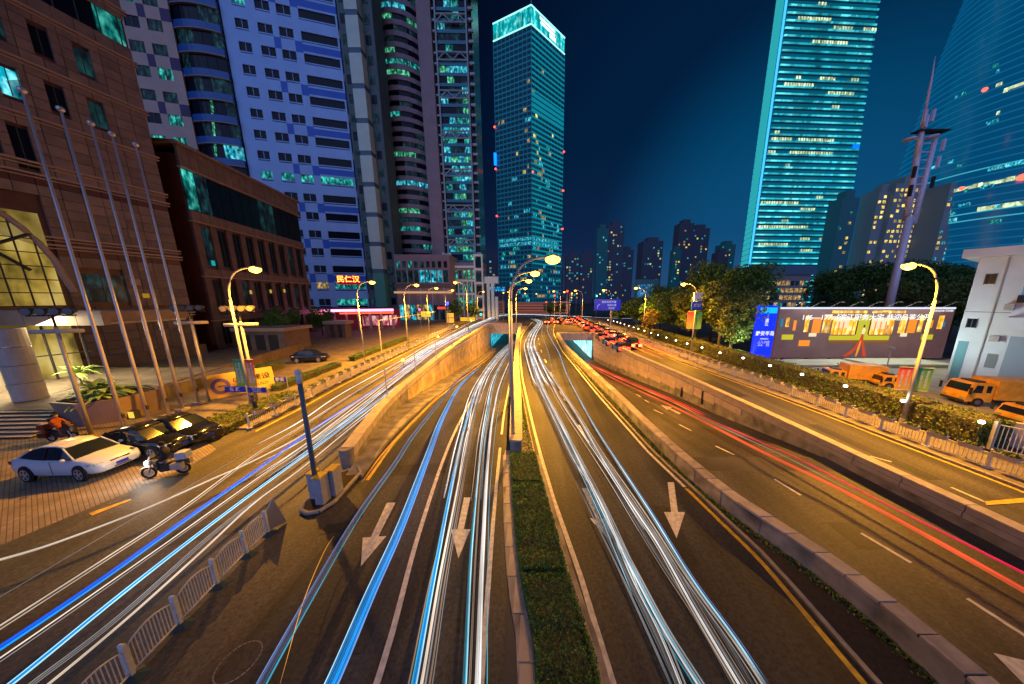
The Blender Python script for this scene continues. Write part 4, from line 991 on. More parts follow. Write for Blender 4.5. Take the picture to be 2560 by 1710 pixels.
for (x, y, w, d, h, lb) in ((-9.72, 10.75, .14, .2, 1.15, 'slim grey cabinet with yellow top left of the mast'), (-9.16, 10.42, .17, .22, 1.2, 'front grey cabinet with yellow top right of the mast'), (-9.02, 10.95, .18, .24, 1.2, 'rear grey cabinet with yellow top right of the mast')):
    t = thing('control_cabinet', lb, 'cabinet', (x, y, .15), 'cabinets on the traffic island')
    mb = MB(); mb.box(x - w, x + w, y - d, y + d, .15, .15 + h); mb.build('body', M['cab'], t)
    mb = MB(); mb.box(x - w - .02, x + w + .02, y - d - .02, y + d + .02, .152 + h, .22 + h); mb.build('top', M['cab_y'], t)
    mb = MB(); mb.box(x - w + .03, x + w - .03, y - d - .012, y - d - .002, .25, .05 + h); mb.build('door', M['cab'], t)
# small posts on the left retaining wall and warning lamps
for i, y in enumerate((20.5, 27.5, 35, 44, 55)):
    x = XLW(y) - .3
    t = thing('marker_post', 'thin steel post on the left retaining wall, %s from the near end' % ('first', 'second', 'third', 'fourth', 'fifth')[i], 'post', (x, y, 1.05), 'thin posts on the left retaining wall')
    mb = MB(); mb.tube([(x, y, 1.05), (x, y, 3.4)], .04, 8); mb.box(x - .12, x + .12, y - .12, y + .12, 1.05, 1.09); mb.build('pole', M['pole'], t)
# ---------------------------------------------------------------- buildings
class Face:
    """vertical facade plane: origin o (x, y), direction u along it, outward normal n towards the camera side"""
    def __init__(s, o, u, flip=False):
        s.o = Vector((o[0], o[1], 0)); s.u = Vector((u[0], u[1], 0)).normalized()
        s.n = Vector((s.u.y, -s.u.x, 0))
        if flip: s.n = -s.n
    def p(s, a, z, d=0.0): return s.o + s.u * a + s.n * d + Vector((0, 0, z))
    def box(s, mb, a0, a1, z0, z1, d0, d1):
        mb.hexa([s.p(a0, z0, d0), s.p(a1, z0, d0), s.p(a1, z0, d1), s.p(a0, z0, d1)], [s.p(a0, z1, d0), s.p(a1, z1, d0), s.p(a1, z1, d1), s.p(a0, z1, d1)])
    def piece(s, name, m, parent, a0, a1, z0, z1, d0, d1):
        mb = MB(); s.box(mb, a0, a1, z0, z1, d0, d1); return mb.build(name, m, parent)
    def quad(s, mb, a0, a1, z0, z1, d): mb.quad(s.p(a0, z0, d), s.p(a1, z0, d), s.p(a1, z1, d), s.p(a0, z1, d))
class Stamp:
    """one shared mesh placed many times on a face"""
    def __init__(s, face, parent, name): s.f, s.par, s.name, s.c = face, parent, name, {}
    def put(s, key, w, h, d0, d1, m, a, z):
        k = (key, round(w, 3), round(h, 3), m.name)
        if k not in s.c:
            mb = MB(); f0 = Face((0, 0), (s.f.u.x, s.f.u.y)); f0.n = s.f.n; f0.box(mb, 0, w, 0, h, d0, d1)
            me = bpy.data.meshes.new(s.name); me.from_pydata(mb.v, [], mb.f); me.materials.append(m); s.c[k] = me
        return inst(s.name, s.c[k], s.par, s.f.p(a, z))
R_ = random.Random(42)
M['win'] = mat('window_glass_night', (0.007, 0.010, 0.02), 0.2, spec=0.2)
M['frame'] = mat('window_frame', (0.05, 0.06, 0.08), 0.5)
L_teal = interior('room_teal', (0.0, 0.22, 0.20), (0.10, 0.85, 0.70), .9, 0.8)
L_green = interior('room_green', (0.02, 0.30, 0.14), (0.25, 1.0, 0.55), .9, 1.0)
L_cyan = interior('room_cyan', (0.0, 0.35, 0.48), (0.25, 0.9, 1.0), 1.1, 0.9)
L_warm = interior('room_warm', (0.55, 0.32, 0.08), (1.0, 0.80, 0.35), .9, 1.2)
L_dim = interior('room_dim', (0.004, 0.016, 0.022), (0.012, 0.07, 0.07), .7, 0.8)
L_yellow = interior('room_yellow', (0.85, 0.60, 0.08), (1.0, 0.9, 0.35), 1.5, 1.0, .4)

# ---- brown granite building with the entrance
M['stone_a'] = mat('brown_granite', (0.22, 0.15, 0.135), 0.55, var=0.22, scale=0.7, bump=0.15, bscale=9)
M['stone_b'] = mat('brown_granite_b', (0.185, 0.125, 0.11), 0.55, var=0.22, scale=0.9)
M['stone_c'] = mat('brown_granite_c', (0.25, 0.175, 0.15), 0.55, var=0.22, scale=0.8)
M['stone_d'] = mat('red_granite_band', (0.10, 0.036, 0.03), 0.4, var=0.2, scale=0.9)
M['mould'] = mat('moulding_stone', (0.42, 0.29, 0.24), 0.45)
bA = thing('office_building', 'tall brown granite building with ledges at the left edge, behind the flagpoles', 'building', (-56, 38, 0))
FA = Face((-53.4, 43), (-.178, -1))
FA.n = Vector((1, -.178, 0)).normalized()
mb = MB(); FA.box(mb, 0.0, 46, 0, 56, -30, -0.30); mb.build('core', M['stone_d'], bA)
winA = []
for z in (35.25, 29.65, 24.1 + 99): 
    for a in (3.6, 6.3, 9.0, 11.7): winA.append((a, a + 1.2, z, z + 2.6))
winA += [(5.6, 9.2, 8.2, 11.6), (9.4, 10.6, 22.6, 26.6), (11.2, 13.2, 24, 27.5)]
bands = [(0.1, 1.6), (5.2, 7.6), (13.6, 15.3), (20.7, 22.9)]
moulds = [6.5, 14.65, 15.5, 22.1, 23.3, 28.1, 33.7, 39.35, 45.0]
gband = (40.9, 43.9)
np_ = 0; rest = MB()
sA = Stamp(FA, bA, 'granite_panel')
PW, PHh = 1.42, 1.12
def solid_here(a0, a1, z0, z1):
    for w in winA:
        if a1 > w[0] + .05 and a0 < w[1] - .05 and z1 > w[2] + .05 and z0 < w[3] - .05: return False
    return not (z1 > gband[0] + .02 and z0 < gband[1] - .02)
cells = []
z = 0.1
zs = sorted([0.0] + moulds + [gband[0], gband[1], 50.6])
for z0, z1 in zip(zs, zs[1:]):
    n = max(1, round((z1 - z0) / PHh)); h = (z1 - z0) / n
    for k in range(n):
        a = 0.0; row = k
        while a < 16.0:
            cells.append((a, min(a + PW, 16), z0 + k * h, z0 + (k + 1) * h)); a += PW
for a0, a1, z0, z1 in cells:
    segs = [(a0, a1)]
    for w in winA:
        if z1 > w[2] + .05 and z0 < w[3] - .05:
            ns = []
            for s0, s1 in segs:
                if w[1] <= s0 or w[0] >= s1: ns.append((s0, s1)); continue
                if w[0] > s0 + .08: ns.append((s0, w[0]))
                if w[1] < s1 - .08: ns.append((w[1], s1))
            segs = ns
    if z1 > gband[0] + .02 and z0 < gband[1] - .02: segs = [s for s in segs if False] 
    if z0 < 19 and a1 > 10.6: continue
    for s0, s1 in segs:
        dk = any(z0 + .1 >= b[0] - .3 and z1 <= b[1] + .4 for b in bands)
        m_ = M['stone_d'] if dk else R_.choice([M['stone_a'], M['stone_a'], M['stone_b'], M['stone_c']])
        if np_ < 298: sA.put('p', s1 - s0 - .05, z1 - z0 - .05, -.28, 0.0, m_, s0 + .025, z0 + .025); np_ += 1
        else: FA.box(rest, s0 + .025, s1 - .025, z0 + .025, z1 - .025, -.28, 0.0)
if rest.v: tag(rest.build('granite_panels', M['stone_a'], bA), kind='stuff')
mb = MB(); FA.box(mb, 16.0, 46, 0, 50, -.28, 0); mb.build('plain_wall', M['stone_a'], bA)
for zc in moulds:
    FA.piece('moulding', M['mould'], bA, -0.25, 30, zc - .10, zc + .10, -.25, .22)
    FA.piece('moulding', M['mould'], bA, -0.25, 30, zc - .42, zc - .30, -.25, .12)
for w in winA:
    if w[2] > 60: continue
    lit = L_cyan if w[0] > 8.5 and 29 < w[2] < 30 else (L_dim if R_.random() < .5 else M['win'])
    f_ = FA.piece('window', lit, bA, w[0], w[1], w[2], w[3], -.29, -.24)
    fr = FA.piece('window_frame', M['frame'], f_, (w[0] + w[1]) / 2 - .03, (w[0] + w[1]) / 2 + .03, w[2], w[3], -.24, -.18)
FA.piece('window_band', M['win'], bA, 2.4, 30, gband[0], gband[1], -.29, -.2)
FA.piece('lit_window_band', L_teal, bA, 0.2, 2.35, gband[0], gband[1], -.29, -.2)
for k in range(5): FA.piece('mullion', M['frame'], bA, .5 + k * 1.6, .58 + k * 1.6, gband[0], gband[1], -.2, -.1)
# low ledges at its foot, wall lamp plates
FA.piece('base_ledge', M['stone_b'], bA, -.3, 12, 0, 1.5, 0.02, 0.8)
FA.piece('plate', M['mould'], bA, 4.4, 5.3, 10.4, 11.2, 0.01, .08)
FA.piece('yellow_sign', emis('yellow_plate', (.8, .45, .03), .4), bA, 3.9, 4.5, 8.7, 9.3, 0.01, .08)
# side wall at the right end
mb = MB(); mb.quad(FA.p(-.02, 0, -.3), FA.p(-.02, 0, -14), FA.p(-.02, 50, -14), FA.p(-.02, 50, -.3)); mb.build('side_wall', M['stone_d'], bA)

# entrance pavilion: arched glazing, canopy, round columns, lit hall
en = thing('entrance_pavilion', 'arched glass entrance with yellow lit hall and granite canopy, far left', 'entrance', (-44, 25, 1.05))
FE = Face((-45.6, 27.3), (-.178, -1)); FE.n = Vector((1, -.178, 0)).normalized()
hall = interior('hall_light', (0.62, 0.42, 0.07), (1.0, 0.76, 0.24), .62, 0.35, 0.25, sample=True)
mb = MB(); FE.quad(mb, -.2, 12, 8.0, 16.5, -1.2); mb.build('lit_hall', hall, en)
mb = MB(); FE.quad(mb, 0.0, 12, 1.05, 6.5, -1.0); mb.build('lit_lobby', hall, en)
arc = lambda a: 8.0 + 9.3 * math.sin(math.acos(max(-1, min(1, (4.6 - a) / 5.0)))) if a < 4.6 else 17.3
mb = MB(); mb.tube([FE.p(a, arc(a), 0.05) for a in rng(-.35, 12, 24)], .22, 8); mb.build('arch_rim', M['mould'], en)
for k in range(9):
    a = -.1 + k * .95
    mb = MB(); mb.tube([FE.p(a, 8.0, 0), FE.p(a, arc(a), 0)], .055, 5); mb.build('mullion', M['dark'], en)
for k in range(8):
    zc = 8.0 + k * 1.2; a0 = 4.6 - 5.0 * math.cos(math.asin(min(1, (zc - 8.0) / 9.3)))
    mb = MB(); mb.tube([FE.p(a0, zc, 0), FE.p(12, zc, 0)], .045, 5); mb.build('transom', M['dark'], en)
for a0, b0, a1, b1 in ((1.0, 14.4, 6, 11), (1.8, 16, 7, 13.0), (1.5, 11.2, 6.5, 16.8)):
    mb = MB(); mb.tube([FE.p(a0, b0, .1), FE.p(a1, b1, .1)], .13, 8); mb.build('brace', M['dark'], en)
mb = MB(); FE.quad(mb, 2.4, 12, 13.2, 17.2, -.4); mb.build('dark_glass', M['win'], en)
for k in range(6):
    mb = MB(); mb.tube([FE.p(k * 1.9, 1.05, 0), FE.p(k * 1.9, 6.6, 0)], .09, 6); mb.build('mullion', M['dark'], en)
for zc in (3.4, 5.6): 
    mb = MB(); mb.tube([FE.p(-.4, zc, 0), FE.p(12, zc, 0)], .06, 5); mb.build('transom', M['dark'], en)
x = -52.0
while x < -36.5:      # canopy fascia in stone pieces
    mb = MB(); mb.box(x, x + 2.1, 22.2, 22.6, 6.55, 7.75); mb.build('fascia_stone', M['stone_c'], en); x += 2.14
mb = MB(); mb.box(-52, -36.55, 22.6, 29, 6.7, 7.6); mb.build('canopy_slab', M['stone_c'], en)
mb = MB(); mb.box(-51.9, -36.7, 22.65, 28.9, 6.50, 6.68); mb.build('soffit', M['granite'], en)
M['column'] = mat('column_stone', (.42, .40, .40), .4, var=.1, scale=2)
for i, (x, y) in enumerate(((-39.1, 20.2), (-45.2, 21.6))):
    for k in range(4):
        mb = MB(); mb.tube([(x, y, 1.07 + k * 1.37), (x, y, 1.05 + (k + 1) * 1.37 - .02)], .72, 20); mb.build('column_drum', M['column'], en, smooth=False)
l = bpy.data.lights.new('added_lobby_light', 'AREA'); l.energy = 2600; l.color = (1.0, .76, .38); l.size = 7; l.size_y = 3; l.shape = 'RECTANGLE'  # lamp without fixture, added under the canopy to brighten the entrance steps
lo = bpy.data.objects.new('added_lobby_light', l); COL.objects.link(lo); lo.location = (-41.5, 22.5, 6.3); lo.rotation_euler = (math.radians(18), math.radians(-20), 0)
# entrance landing and steps
st = MB(); st.hexa([(-80, 17.2, 0.01), (-33.3, 17.9, 0.01), (-32.6, 30, 0.01), (-80, 30, 0.01)], [(-80, 17.2, 1.05), (-33.3, 17.9, 1.05), (-32.6, 30, 1.05), (-80, 30, 1.05)])
landing = structure(st, 'entrance_landing', M['pavers2'])
M['step'] = mat('step_stone', (.40, .34, .27), .6, var=.15, scale=3); M['stepr'] = mat('step_riser', (.06, .045, .035), .7)
for k in range(7):
    zt = 1.05 - k * .15; d0 = k * .30
    mb = MB(); pts = [(-60, 16.75 - d0), (-33.35 + d0 * .75, 17.85 - d0), (-33.35 + d0 * .75, 17.85 - d0 + .30), (-60, 16.75 - d0 + .30)]
    mb.hexa([(x, y, .012) for x, y in pts], [(x, y, zt - .03) for x, y in pts]); mb.build('riser', M['stepr'], landing)
    mb = MB(); pts = [(-60, 16.71 - d0), (-33.32 + d0 * .75, 17.81 - d0), (-33.32 + d0 * .75, 17.84 - d0 + .30), (-60, 16.74 - d0 + .30)]
    mb.hexa([(x, y, zt - .028) for x, y in pts], [(x, y, zt) for x, y in pts]); mb.build('tread', M['step'], landing)
# planter with palms
pl = thing('stone_planter', 'brown stone planter with a bushy palm beside the entrance steps', 'planter', (-31.8, 19.3, 0.01))
pts0 = [(-33.2, 18.0), (-31.2, 17.7), (-29.9, 18.6), (-29.9, 20.6), (-32.0, 21.6), (-33.3, 20.5)]
pc = (-31.6, 19.5)
mb = MB(); mb.hexa([(x, y, .01) for x, y in pts0], [(pc[0] + (x - pc[0]) * 1.12, pc[1] + (y - pc[1]) * 1.12, 1.7) for x, y in pts0]); mb.build('wall', M['stone_c'], pl)
mb = MB(); mb.hexa([(pc[0] + (x - pc[0]) * 1.0, pc[1] + (y - pc[1]) * 1.0, 1.705) for x, y in pts0], [(pc[0] + (x - pc[0]) * 1.0, pc[1] + (y - pc[1]) * 1.0, 1.76) for x, y in pts0]); mb.build('soil', M['soil'], pl)
M['palm'] = mat('palm_leaf', (.30, .46, .12), .5, var=.4, scale=4)
def fronds(parent, c, n, L, h, m_, seed):
    rs = np.random.RandomState(seed)
    for i in range(n):
        an = rs.uniform(0, 2 * PI); el = rs.uniform(.2, 1.25); ln = L * rs.uniform(.7, 1.1); w = ln * .10
        d = Vector((math.cos(an) * math.cos(el), math.sin(an) * math.cos(el), math.sin(el))); s = Vector((-math.sin(an), math.cos(an), 0))
        mb = MB(); P0 = Vector(c) + d * .1
        prev = None
        for k in range(6):
            t = k / 5; p = P0 + d * ln * t + Vector((0, 0, -ln * .55 * t * t)); ww = w * (math.sin(PI * min(.98, .12 + t * .86)))
            cur_ = (p - s * ww, p + Vector((0, 0, .02)), p + s * ww)
            if prev: mb.quad(prev[0], cur_[0], cur_[1], prev[1]); mb.quad(prev[1], cur_[1], cur_[2], prev[2])
            prev = cur_
        mb.build('frond', m_, parent)
pm_ = thing('palm_plant', 'large bushy palm lit yellow green in the stone planter', 'plant', (-31.9, 19.3, 1.76))
fronds(pm_, (-31.9, 19.3, 1.9), 60, 2.2, 0, M['palm'], 5); fronds(pm_, (-32.6, 18.9, 1.8), 26, 1.3, 0, M['palm'], 6); fronds(pm_, (-31.0, 18.6, 1.8), 22, 1.2, 0, M['palm'], 8)
pm2 = thing('palm_plant', 'smaller palm behind the lobby glass beside the round column', 'plant', (-40.5, 23.5, 1.06)); fronds(pm2, (-40.5, 23.5, 2.2), 26, 1.6, 0, M['palm'], 9)
mb = MB(); mb.tube([(-40.5, 23.5, 1.06), (-40.5, 23.5, 2.2)], .06, 6); mb.build('stem', M['bark'], pm2)
for i, (x, y, lb) in enumerate(((-30.9, 16.9, 'yellow light box at the foot of the entrance steps'), (-29.6, 19.0, 'yellow light box at the right side of the stone planter'))):
    t = thing('light_box', lb, 'light', (x, y, .01)); mb = MB(); mb.box(x - .22, x + .22, y - .16, y + .16, .01, .62); mb.build('casing', M['dark'], t)
    mb = MB(); mb.box(x - .20, x + .20, y - .18, y - .162, .1, .58); mb.build('face', emis('light_box_face%d' % i, (1.0, .62, .08), 1.1), t)
# low garden wall between the forecourt and the building
gw = thing('garden_wall', 'long low granite wall on the terrace behind the flagpoles', 'wall', (-37, 34, 0))
for k in range(14):
    t = k / 14; a = Vector((-33.0, 22.2, 0)).lerp(Vector((-40.5, 47, 0)), t); b = Vector((-33.0, 22.2, 0)).lerp(Vector((-40.5, 47, 0)), t + 1 / 14 - .002)
    u = (b - a).normalized(); mb = MB(); c_ = (a + b) / 2; mb.obox((c_.x, c_.y), (u.x, u.y), (b - a).length / 2 - .02, .2, .01, 1.15); mb.build('wall_stone', M['stone_b'], gw)
pv = thing('gate_pavilion', 'low stone entrance block with flat roof beside the lower brown building', 'building', (-45, 46, 0))
mb = MB(); mb.box(-49.5, -41.5, 45, 50, 0, 3.3); mb.build('wall', M['stone_b'], pv)
mb = MB(); mb.box(-49.9, -41.1, 44.6, 50.4, 3.31, 3.85); mb.build('roof', M['mould'], pv)
for x in (-48.8, -46.4, -44.2): mb = MB(); mb.box(x, x + 1.5, 44.9, 44.98, .1, 2.7); mb.build('opening', M['dark'], pv)
pv = thing('guard_booth', 'small stone booth with pillars at the side street below the pink canopy', 'building', (-44, 62, 0))
for x in (-46, -44.3, -42.6): mb = MB(); mb.box(x, x + .8, 60, 62, 0, 3.0); mb.build('pillar', M['stone_b'], pv)
mb = MB(); mb.box(-46.4, -41.4, 59.7, 62.5, 3.01, 3.7); mb.build('roof', M['mould'], pv)

# ---- lower brown building
bB = thing('office_building', 'lower brown building with a dark glass band under its roof, beside the granite one', 'building', (-56, 60, 0))
FB = Face((-53.7, 46), (-4.2, 26)); FB.n = Vector((26, 4.2, 0)).normalized()
mb = MB(); FB.box(mb, 0, 26.6, 0, 30, -20, -.35); mb.build('core', M['stone_d'], bB)
for zc, h in ((28.3, 2.9), (20.6, 1.5), (12.2, 1.2), (5.0, .8)):
    n = 18
    for k in range(n): FB.piece('stone_course', M['stone_b'], bB, 26.6 * k / n + .03, 26.6 * (k + 1) / n - .03, zc, zc + h, -.34, 0)
    FB.piece('moulding', M['mould'], bB, -.2, 26.8, zc - .16, zc, -.34, .22)
FB.piece('roof_edge', M['stone_c'], bB, -.4, 27, 31.25, 31.7, -20, .4)
for k in range(13): FB.piece('glass_panel', L_dim if R_.random() < .45 else M['win'], bB, 26.4 * k / 13 + .06, 26.4 * (k + 1) / 13 - .06, 22.15, 28.1, -.34, -.25)
FB.piece('glass_panel', L_teal, bB, .2, 1.9, 22.3, 28.0, -.24, -.2)
M['stone_e'] = mat('brown_granite_e', (0.15, 0.085, 0.07), 0.55, var=0.25, scale=0.8)
for zlo, zhi in ((13.4, 20.4), (5.85, 12.0), (.2, 4.8)):
    for k in range(10):
        a = 26.4 * k / 9.5
        if a < 26: FB.piece('pier', M['stone_e'], bB, a, a + 1.05, zlo, zhi, -.34, -.04)
        if a + 1.1 < 26:
            w_ = FB.piece('window', L_dim if R_.random() < .3 else M['win'], bB, a + 1.15, a + 2.65, zlo + .6, zhi - .4, -.34, -.28)
            FB.piece('window_frame', M['frame'], w_, a + 1.87, a + 1.93, zlo + .6, zhi - .4, -.28, -.22)
FB.piece('window', emis('teal_window', (0, .45, .5), .8), bB, 1.6, 2.2, 14.0, 14.8, .0, .05)
for a in (8, 13, 17): FB.piece('window', emis('yellow_window', (.8, .6, .1), .6), bB, a, a + .5, 9.0 + a * .05, 9.7 + a * .05, .0, .05)

# ---- checkered tower
M['c_white'] = mat('pale_cladding', (.34, .56, .95), .55, var=.06, scale=.3)
M['c_blue'] = mat('blue_cladding', (.030, .13, .62), .5, var=.08, scale=.3)
M['c_mauve'] = mat('mauve_cladding', (.56, .38, .32), .6, var=.08, scale=.3)
M['c_plum'] = mat('plum_cladding', (.06, .03, .11), .6)
bC = thing('checkered_tower', 'white and blue checkered tower with long window bands above the pink canopy', 'tower', (-75, 103, 0))
FC = Face((-86.67, 100), (.967, .254))
mb = MB(); FC.box(mb, -6.5, 23.9, 0, 135, -22, -.6); mb.build('core', M['win'], bC)
sW = Stamp(FC, bC, 'window'); sP = Stamp(FC, bC, 'cladding_panel'); sF = Stamp(FC, bC, 'window_sill')
rowz = [36.23 + 5.9 * k for k in range(-5, 16)]
for i, zc in enumerate(rowz):
    z0, z1 = zc - 1.45, zc + 1.45          # window zone
    gap0, gap1 = z1, zc + 5.9 - 1.45
    for a0, a1 in ((-6.5, -3.4), (-.2, 2.2), (5.9, 7.6), (11.3, 13.4), (23.4, 23.9)): sP.put('pier', a1 - a0, z1 - z0, -.58, 0, M['c_white'], a0, z0)
    sP.put('span', 9.4, gap1 - gap0, -.58, 0.0, M['c_white'], -6.5, gap0)
    if i % 2 == 0:      # checker: blue squares between the window columns and a long blue band
        h = gap1 - gap0
        for a0, a1, c in ((2.9, 4.9, 'c_white'), (4.9, 8.4, 'c_white'), (8.4, 10.4, 'c_white'), (10.4, 13.0, 'c_white')): sP.put('sp', a1 - a0, h, -.58, .0, M[c], a0, gap0)
        sP.put('sp2', 10.9, h, -.58, 0, M['c_white'], 13.0, gap0)
    else:
        h = gap1 - gap0
        for a0, a1, c in ((2.9, 5.9, 'c_white'), (5.9, 7.7, 'c_blue'), (7.7, 11.4, 'c_white'), (11.4, 13.4, 'c_blue')): sP.put('sp', a1 - a0, h, -.58, .01 if c == 'c_blue' else 0, M[c], a0, gap0)
        sP.put('band', 10.5, h * .62, -.58, .03, M['c_blue'], 13.4, gap0 + h * .19)
        sP.put('band2', 10.5, h * .19, -.58, .0, M['c_white'], 13.4, gap0); sP.put('band2', 10.5, h * .19, -.58, .0, M['c_white'], 13.4, gap0 + h * .81)
    for a0, a1 in ((-3.4, -.2), (2.2, 5.9), (7.6, 11.3), (13.4, 23.4)):
        m_ = M['win']
        if i in (0, 1) : m_ = L_warm if (a0 > 7 and i == 1) else M['win']
        if zc > 47 and zc < 49: m_ = L_teal
        elif R_.random() < .10: m_ = R_.choice([L_teal, L_dim, L_dim])
        sW.put('w', a1 - a0, z1 - z0 - .75, -.59, -.32, m_, a0, z0 + .75)
        sF.put('s', a1 - a0, .28, -.59, -.1, M['c_white'], a0, z0 + .32)
        if a1 - a0 < 5:
            for q_ in (.5,): sF.put('m', .14, z1 - z0 - .8, -.4, -.2, M['c_white'], a0 + (a1 - a0) * q_ - .07, z0 + .8)
# right hand return wall with projecting bays
FC2 = Face((-86.67 + .967 * 23.9, 100 + .254 * 23.9), (.62, .78))
mb = MB(); FC2.box(mb, .1, 9, 0, 135, -10, -.5); mb.build('return_core', M['win'], bC)
for i, zc in enumerate(rowz):
    FC2.piece('bay_band', M['c_plum'] if i % 2 else M['c_mauve'], bC, .1, 9, zc + 1.5, zc + 3.6, -.5, .3)
# pale pier with grey blue joints
M['pier_pale'] = mat('pale_green_pier', (.62, .74, .62), .6, var=.06, scale=.4)
M['pier_joint'] = mat('grey_blue_joint', (.10, .17, .24), .6)
pr = thing('facade_pier', 'tall pale green pier with grey joints rising right of the checkered tower', 'tower', (-57, 104, 0))
zb_ = [0, 18.83, 28.09, 37.82, 47.44, 57.07, 66.57, 76.39, 86.13, 96, 106, 116, 126]
for a, b in zip(zb_, zb_[1:]):
    mb = MB(); mb.box(-59.2, -55.2, 103, 106, a, b - 1.45); mb.build('pier_segment', M['pier_pale'] if a > 1 else mat('green_pier_foot', (.10, .36, .28), .6), pr)
    mb = MB(); mb.box(-59.05, -55.35, 103.15, 106, b - 1.45, b); mb.build('joint', M['pier_joint'], pr)
mb = MB(); mb.box(-62.5, -59.3, 105.0, 112, 0, 130); mb.build('wing', mat('teal_grey_wall', (.09, .13, .13), .6, var=.2, scale=.5), pr)
mb = MB(); mb.box(-55.1, -51.8, 105.5, 112, 0, 130); mb.build('wing', bpy.data.materials['teal_grey_wall'], pr)
for k in range(22):
    for x in (-61.8, -54.6):
        mb = MB(); mb.box(x, x + 1.7, 104.9 if x < -60 else 105.4, 105.5, 6 + k * 5.5, 8.6 + k * 5.5); mb.build('window', L_dim if (k + int(x)) % 3 else M['win'], pr)

# mauve left wing and blue bowed glass of the checkered complex
bM = thing('checkered_tower', 'mauve checkered wing with small square windows, upper left', 'tower', (-112, 94, 0))
FM = Face((-86.67, 100), (.967, .254))
mb = MB(); FM.box(mb, -46, -18.6, 0, 135, -20, -.5); mb.build('core', M['win'], bM)
sW = Stamp(FM, bM, 'window'); sP = Stamp(FM, bM, 'cladding_panel')
for i in range(-3, 15):
    zc = 55.0 + 5.95 * i
    if zc < 36: continue
    z0, z1 = zc - 1.3, zc + 1.5; g0, g1 = z1, zc + 5.95 - 1.3
    for a0, a1 in ((-46, -34.3), (-31.0, -29.2), (-25.9, -24.2), (-20.9, -18.6)): sP.put('p', a1 - a0, z1 - z0, -.48, 0, M['c_mauve'], a0, z0)
    for a0, a1, c in ((-46, -31, 'c_mauve'), (-31, -29.2, 'c_plum' if i % 2 else 'c_mauve'), (-29.2, -25.9, 'c_mauve'), (-25.9, -24.2, 'c_plum' if i % 2 else 'c_mauve'), (-24.2, -20.9, 'c_mauve'), (-20.9, -18.6, 'c_plum' if i % 2 else 'c_mauve')):
        sP.put('q', a1 - a0, g1 - g0, -.48, 0, M[c], a0, g0)
    for j, a0 in enumerate((-34.3, -29.2, -24.2)):
        m_ = L_teal if (i, j) in ((3, 2), (1, 2), (0, 1), (0, 2), (6, 1), (-1, 1)) else (L_dim if R_.random() < .5 else M['win'])
        sW.put('w', 3.3, z1 - z0, -.49, -.25, m_, a0, z0)
        w_ = None
        sP.put('mull', .16, z1 - z0, -.3, -.15, M['frame'], a0 + 1.57, z0)
bG = thing('bowed_glass_tower', 'dark blue bowed glass facade between the mauve and the white checkered wings', 'tower', (-97, 101, 0))
M['g_blue'] = mat('blue_spandrel', (.015, .10, .36), .3, var=.15, scale=.2)
def bow(a): return 2.6 * (1 - ((a + 10.5) / 9.5) ** 2) - 1.0
def bow_piece(name, m_, par, a0, a1, z0, z1, d0, d1, n=8):
    mb = MB()
    for k in range(n):
        s0, s1 = a0 + (a1 - a0) * k / n, a0 + (a1 - a0) * (k + 1) / n
        mb.hexa([FM.p(s0, z0, bow(s0) + d0), FM.p(s1, z0, bow(s1) + d0), FM.p(s1, z0, bow(s1) + d1), FM.p(s0, z0, bow(s0) + d1)], [FM.p(s0, z1, bow(s0) + d0), FM.p(s1, z1, bow(s1) + d0), FM.p(s1, z1, bow(s1) + d1), FM.p(s0, z1, bow(s0) + d1)])
    return mb.build(name, m_, par)
bow_piece('core', M['win'], bG, -18.5, -6.6, 0, 135, -12, -.8, 6)
for i in range(24):
    zc = 2.0 + 5.95 * i
    bow_piece('spandrel', M['g_blue'], bG, -18.4, -6.7, zc, zc + 1.9, -.9, .0)
    bow_piece('ledge', M['mould'], bG, -18.4, -6.7, zc - .16, zc, -.8, .15)
    for k in range(5):
        a0 = -18.4 + 2.34 * k
        lit = (i in (8,) and k in (3, 4)) or (i in (5,) and k > 0) or (i in (9, 10, 11) and k == 1)
        bow_piece('window', (L_cyan if i == 8 else (L_teal if i == 5 else L_green)) if lit and not (i in (9, 10, 11)) else (L_dim if R_.random() < .4 else M['win']), bG, a0 + .05, a0 + 2.28, zc + 1.95, zc + 5.75, -.9, -.55, 2)
for k in range(14): bow_piece('light_strip', L_green, bG, -14.2 + k * .13, -13.6 + k * .13, 52 + k * 1.1, 52.9 + k * 1.1, -.5, -.4, 1)

# pink lit canopy and neon sign at the foot of the checkered tower
pk = thing('canopy', 'long canopy with pink white light tubes and red glow, under the checkered tower', 'canopy', (-47, 74, 5))
FK = Face((-57.6, 72.0), (17.6, 5.5))
FK.piece('roof', M['dark'], pk, -1, 19.2, 5.5, 5.9, -7, 0)
FK.piece('light_tube', emis('pink_tube', (1.0, .22, .62), 4.5), pk, 0, 9.4, 5.0, 5.62, .01, .15); FK.piece('light_tube', bpy.data.materials['pink_tube'], pk, 9.6, 18.6, 5.0, 5.62, .01, .15)
FK.piece('light_tube', emis('red_tube', (1.0, .10, .03), 2.2), pk, 0.2, 2.6, 4.35, 4.7, .01, .12); FK.piece('light_tube', bpy.data.materials['red_tube'], pk, 5.6, 18.6, 4.35, 4.75, .01, .12)
for k in range(7): FK.piece('column', M['pole'], pk, 1 + k * 2.8, 1.4 + k * 2.8, 0, 5.49, -1.2, -.8)
FK.piece('back_wall', mat('shop_wall_red', (.35, .05, .10), .6), pk, 0, 19, 0, 5.4, -6.9, -6.7)
for k in range(4): FK.piece('shop_window', interior('shop%d' % k, (.8, .2, .25), (1, .7, .6), 1.2, .6), pk, 9 + k * 2.4, 11 + k * 2.4, .5, 3.4, -6.69, -6.6)
ns = thing('neon_sign', 'red neon sign in chinese characters on the checkered tower', 'sign', (-68, 104.5, 15))
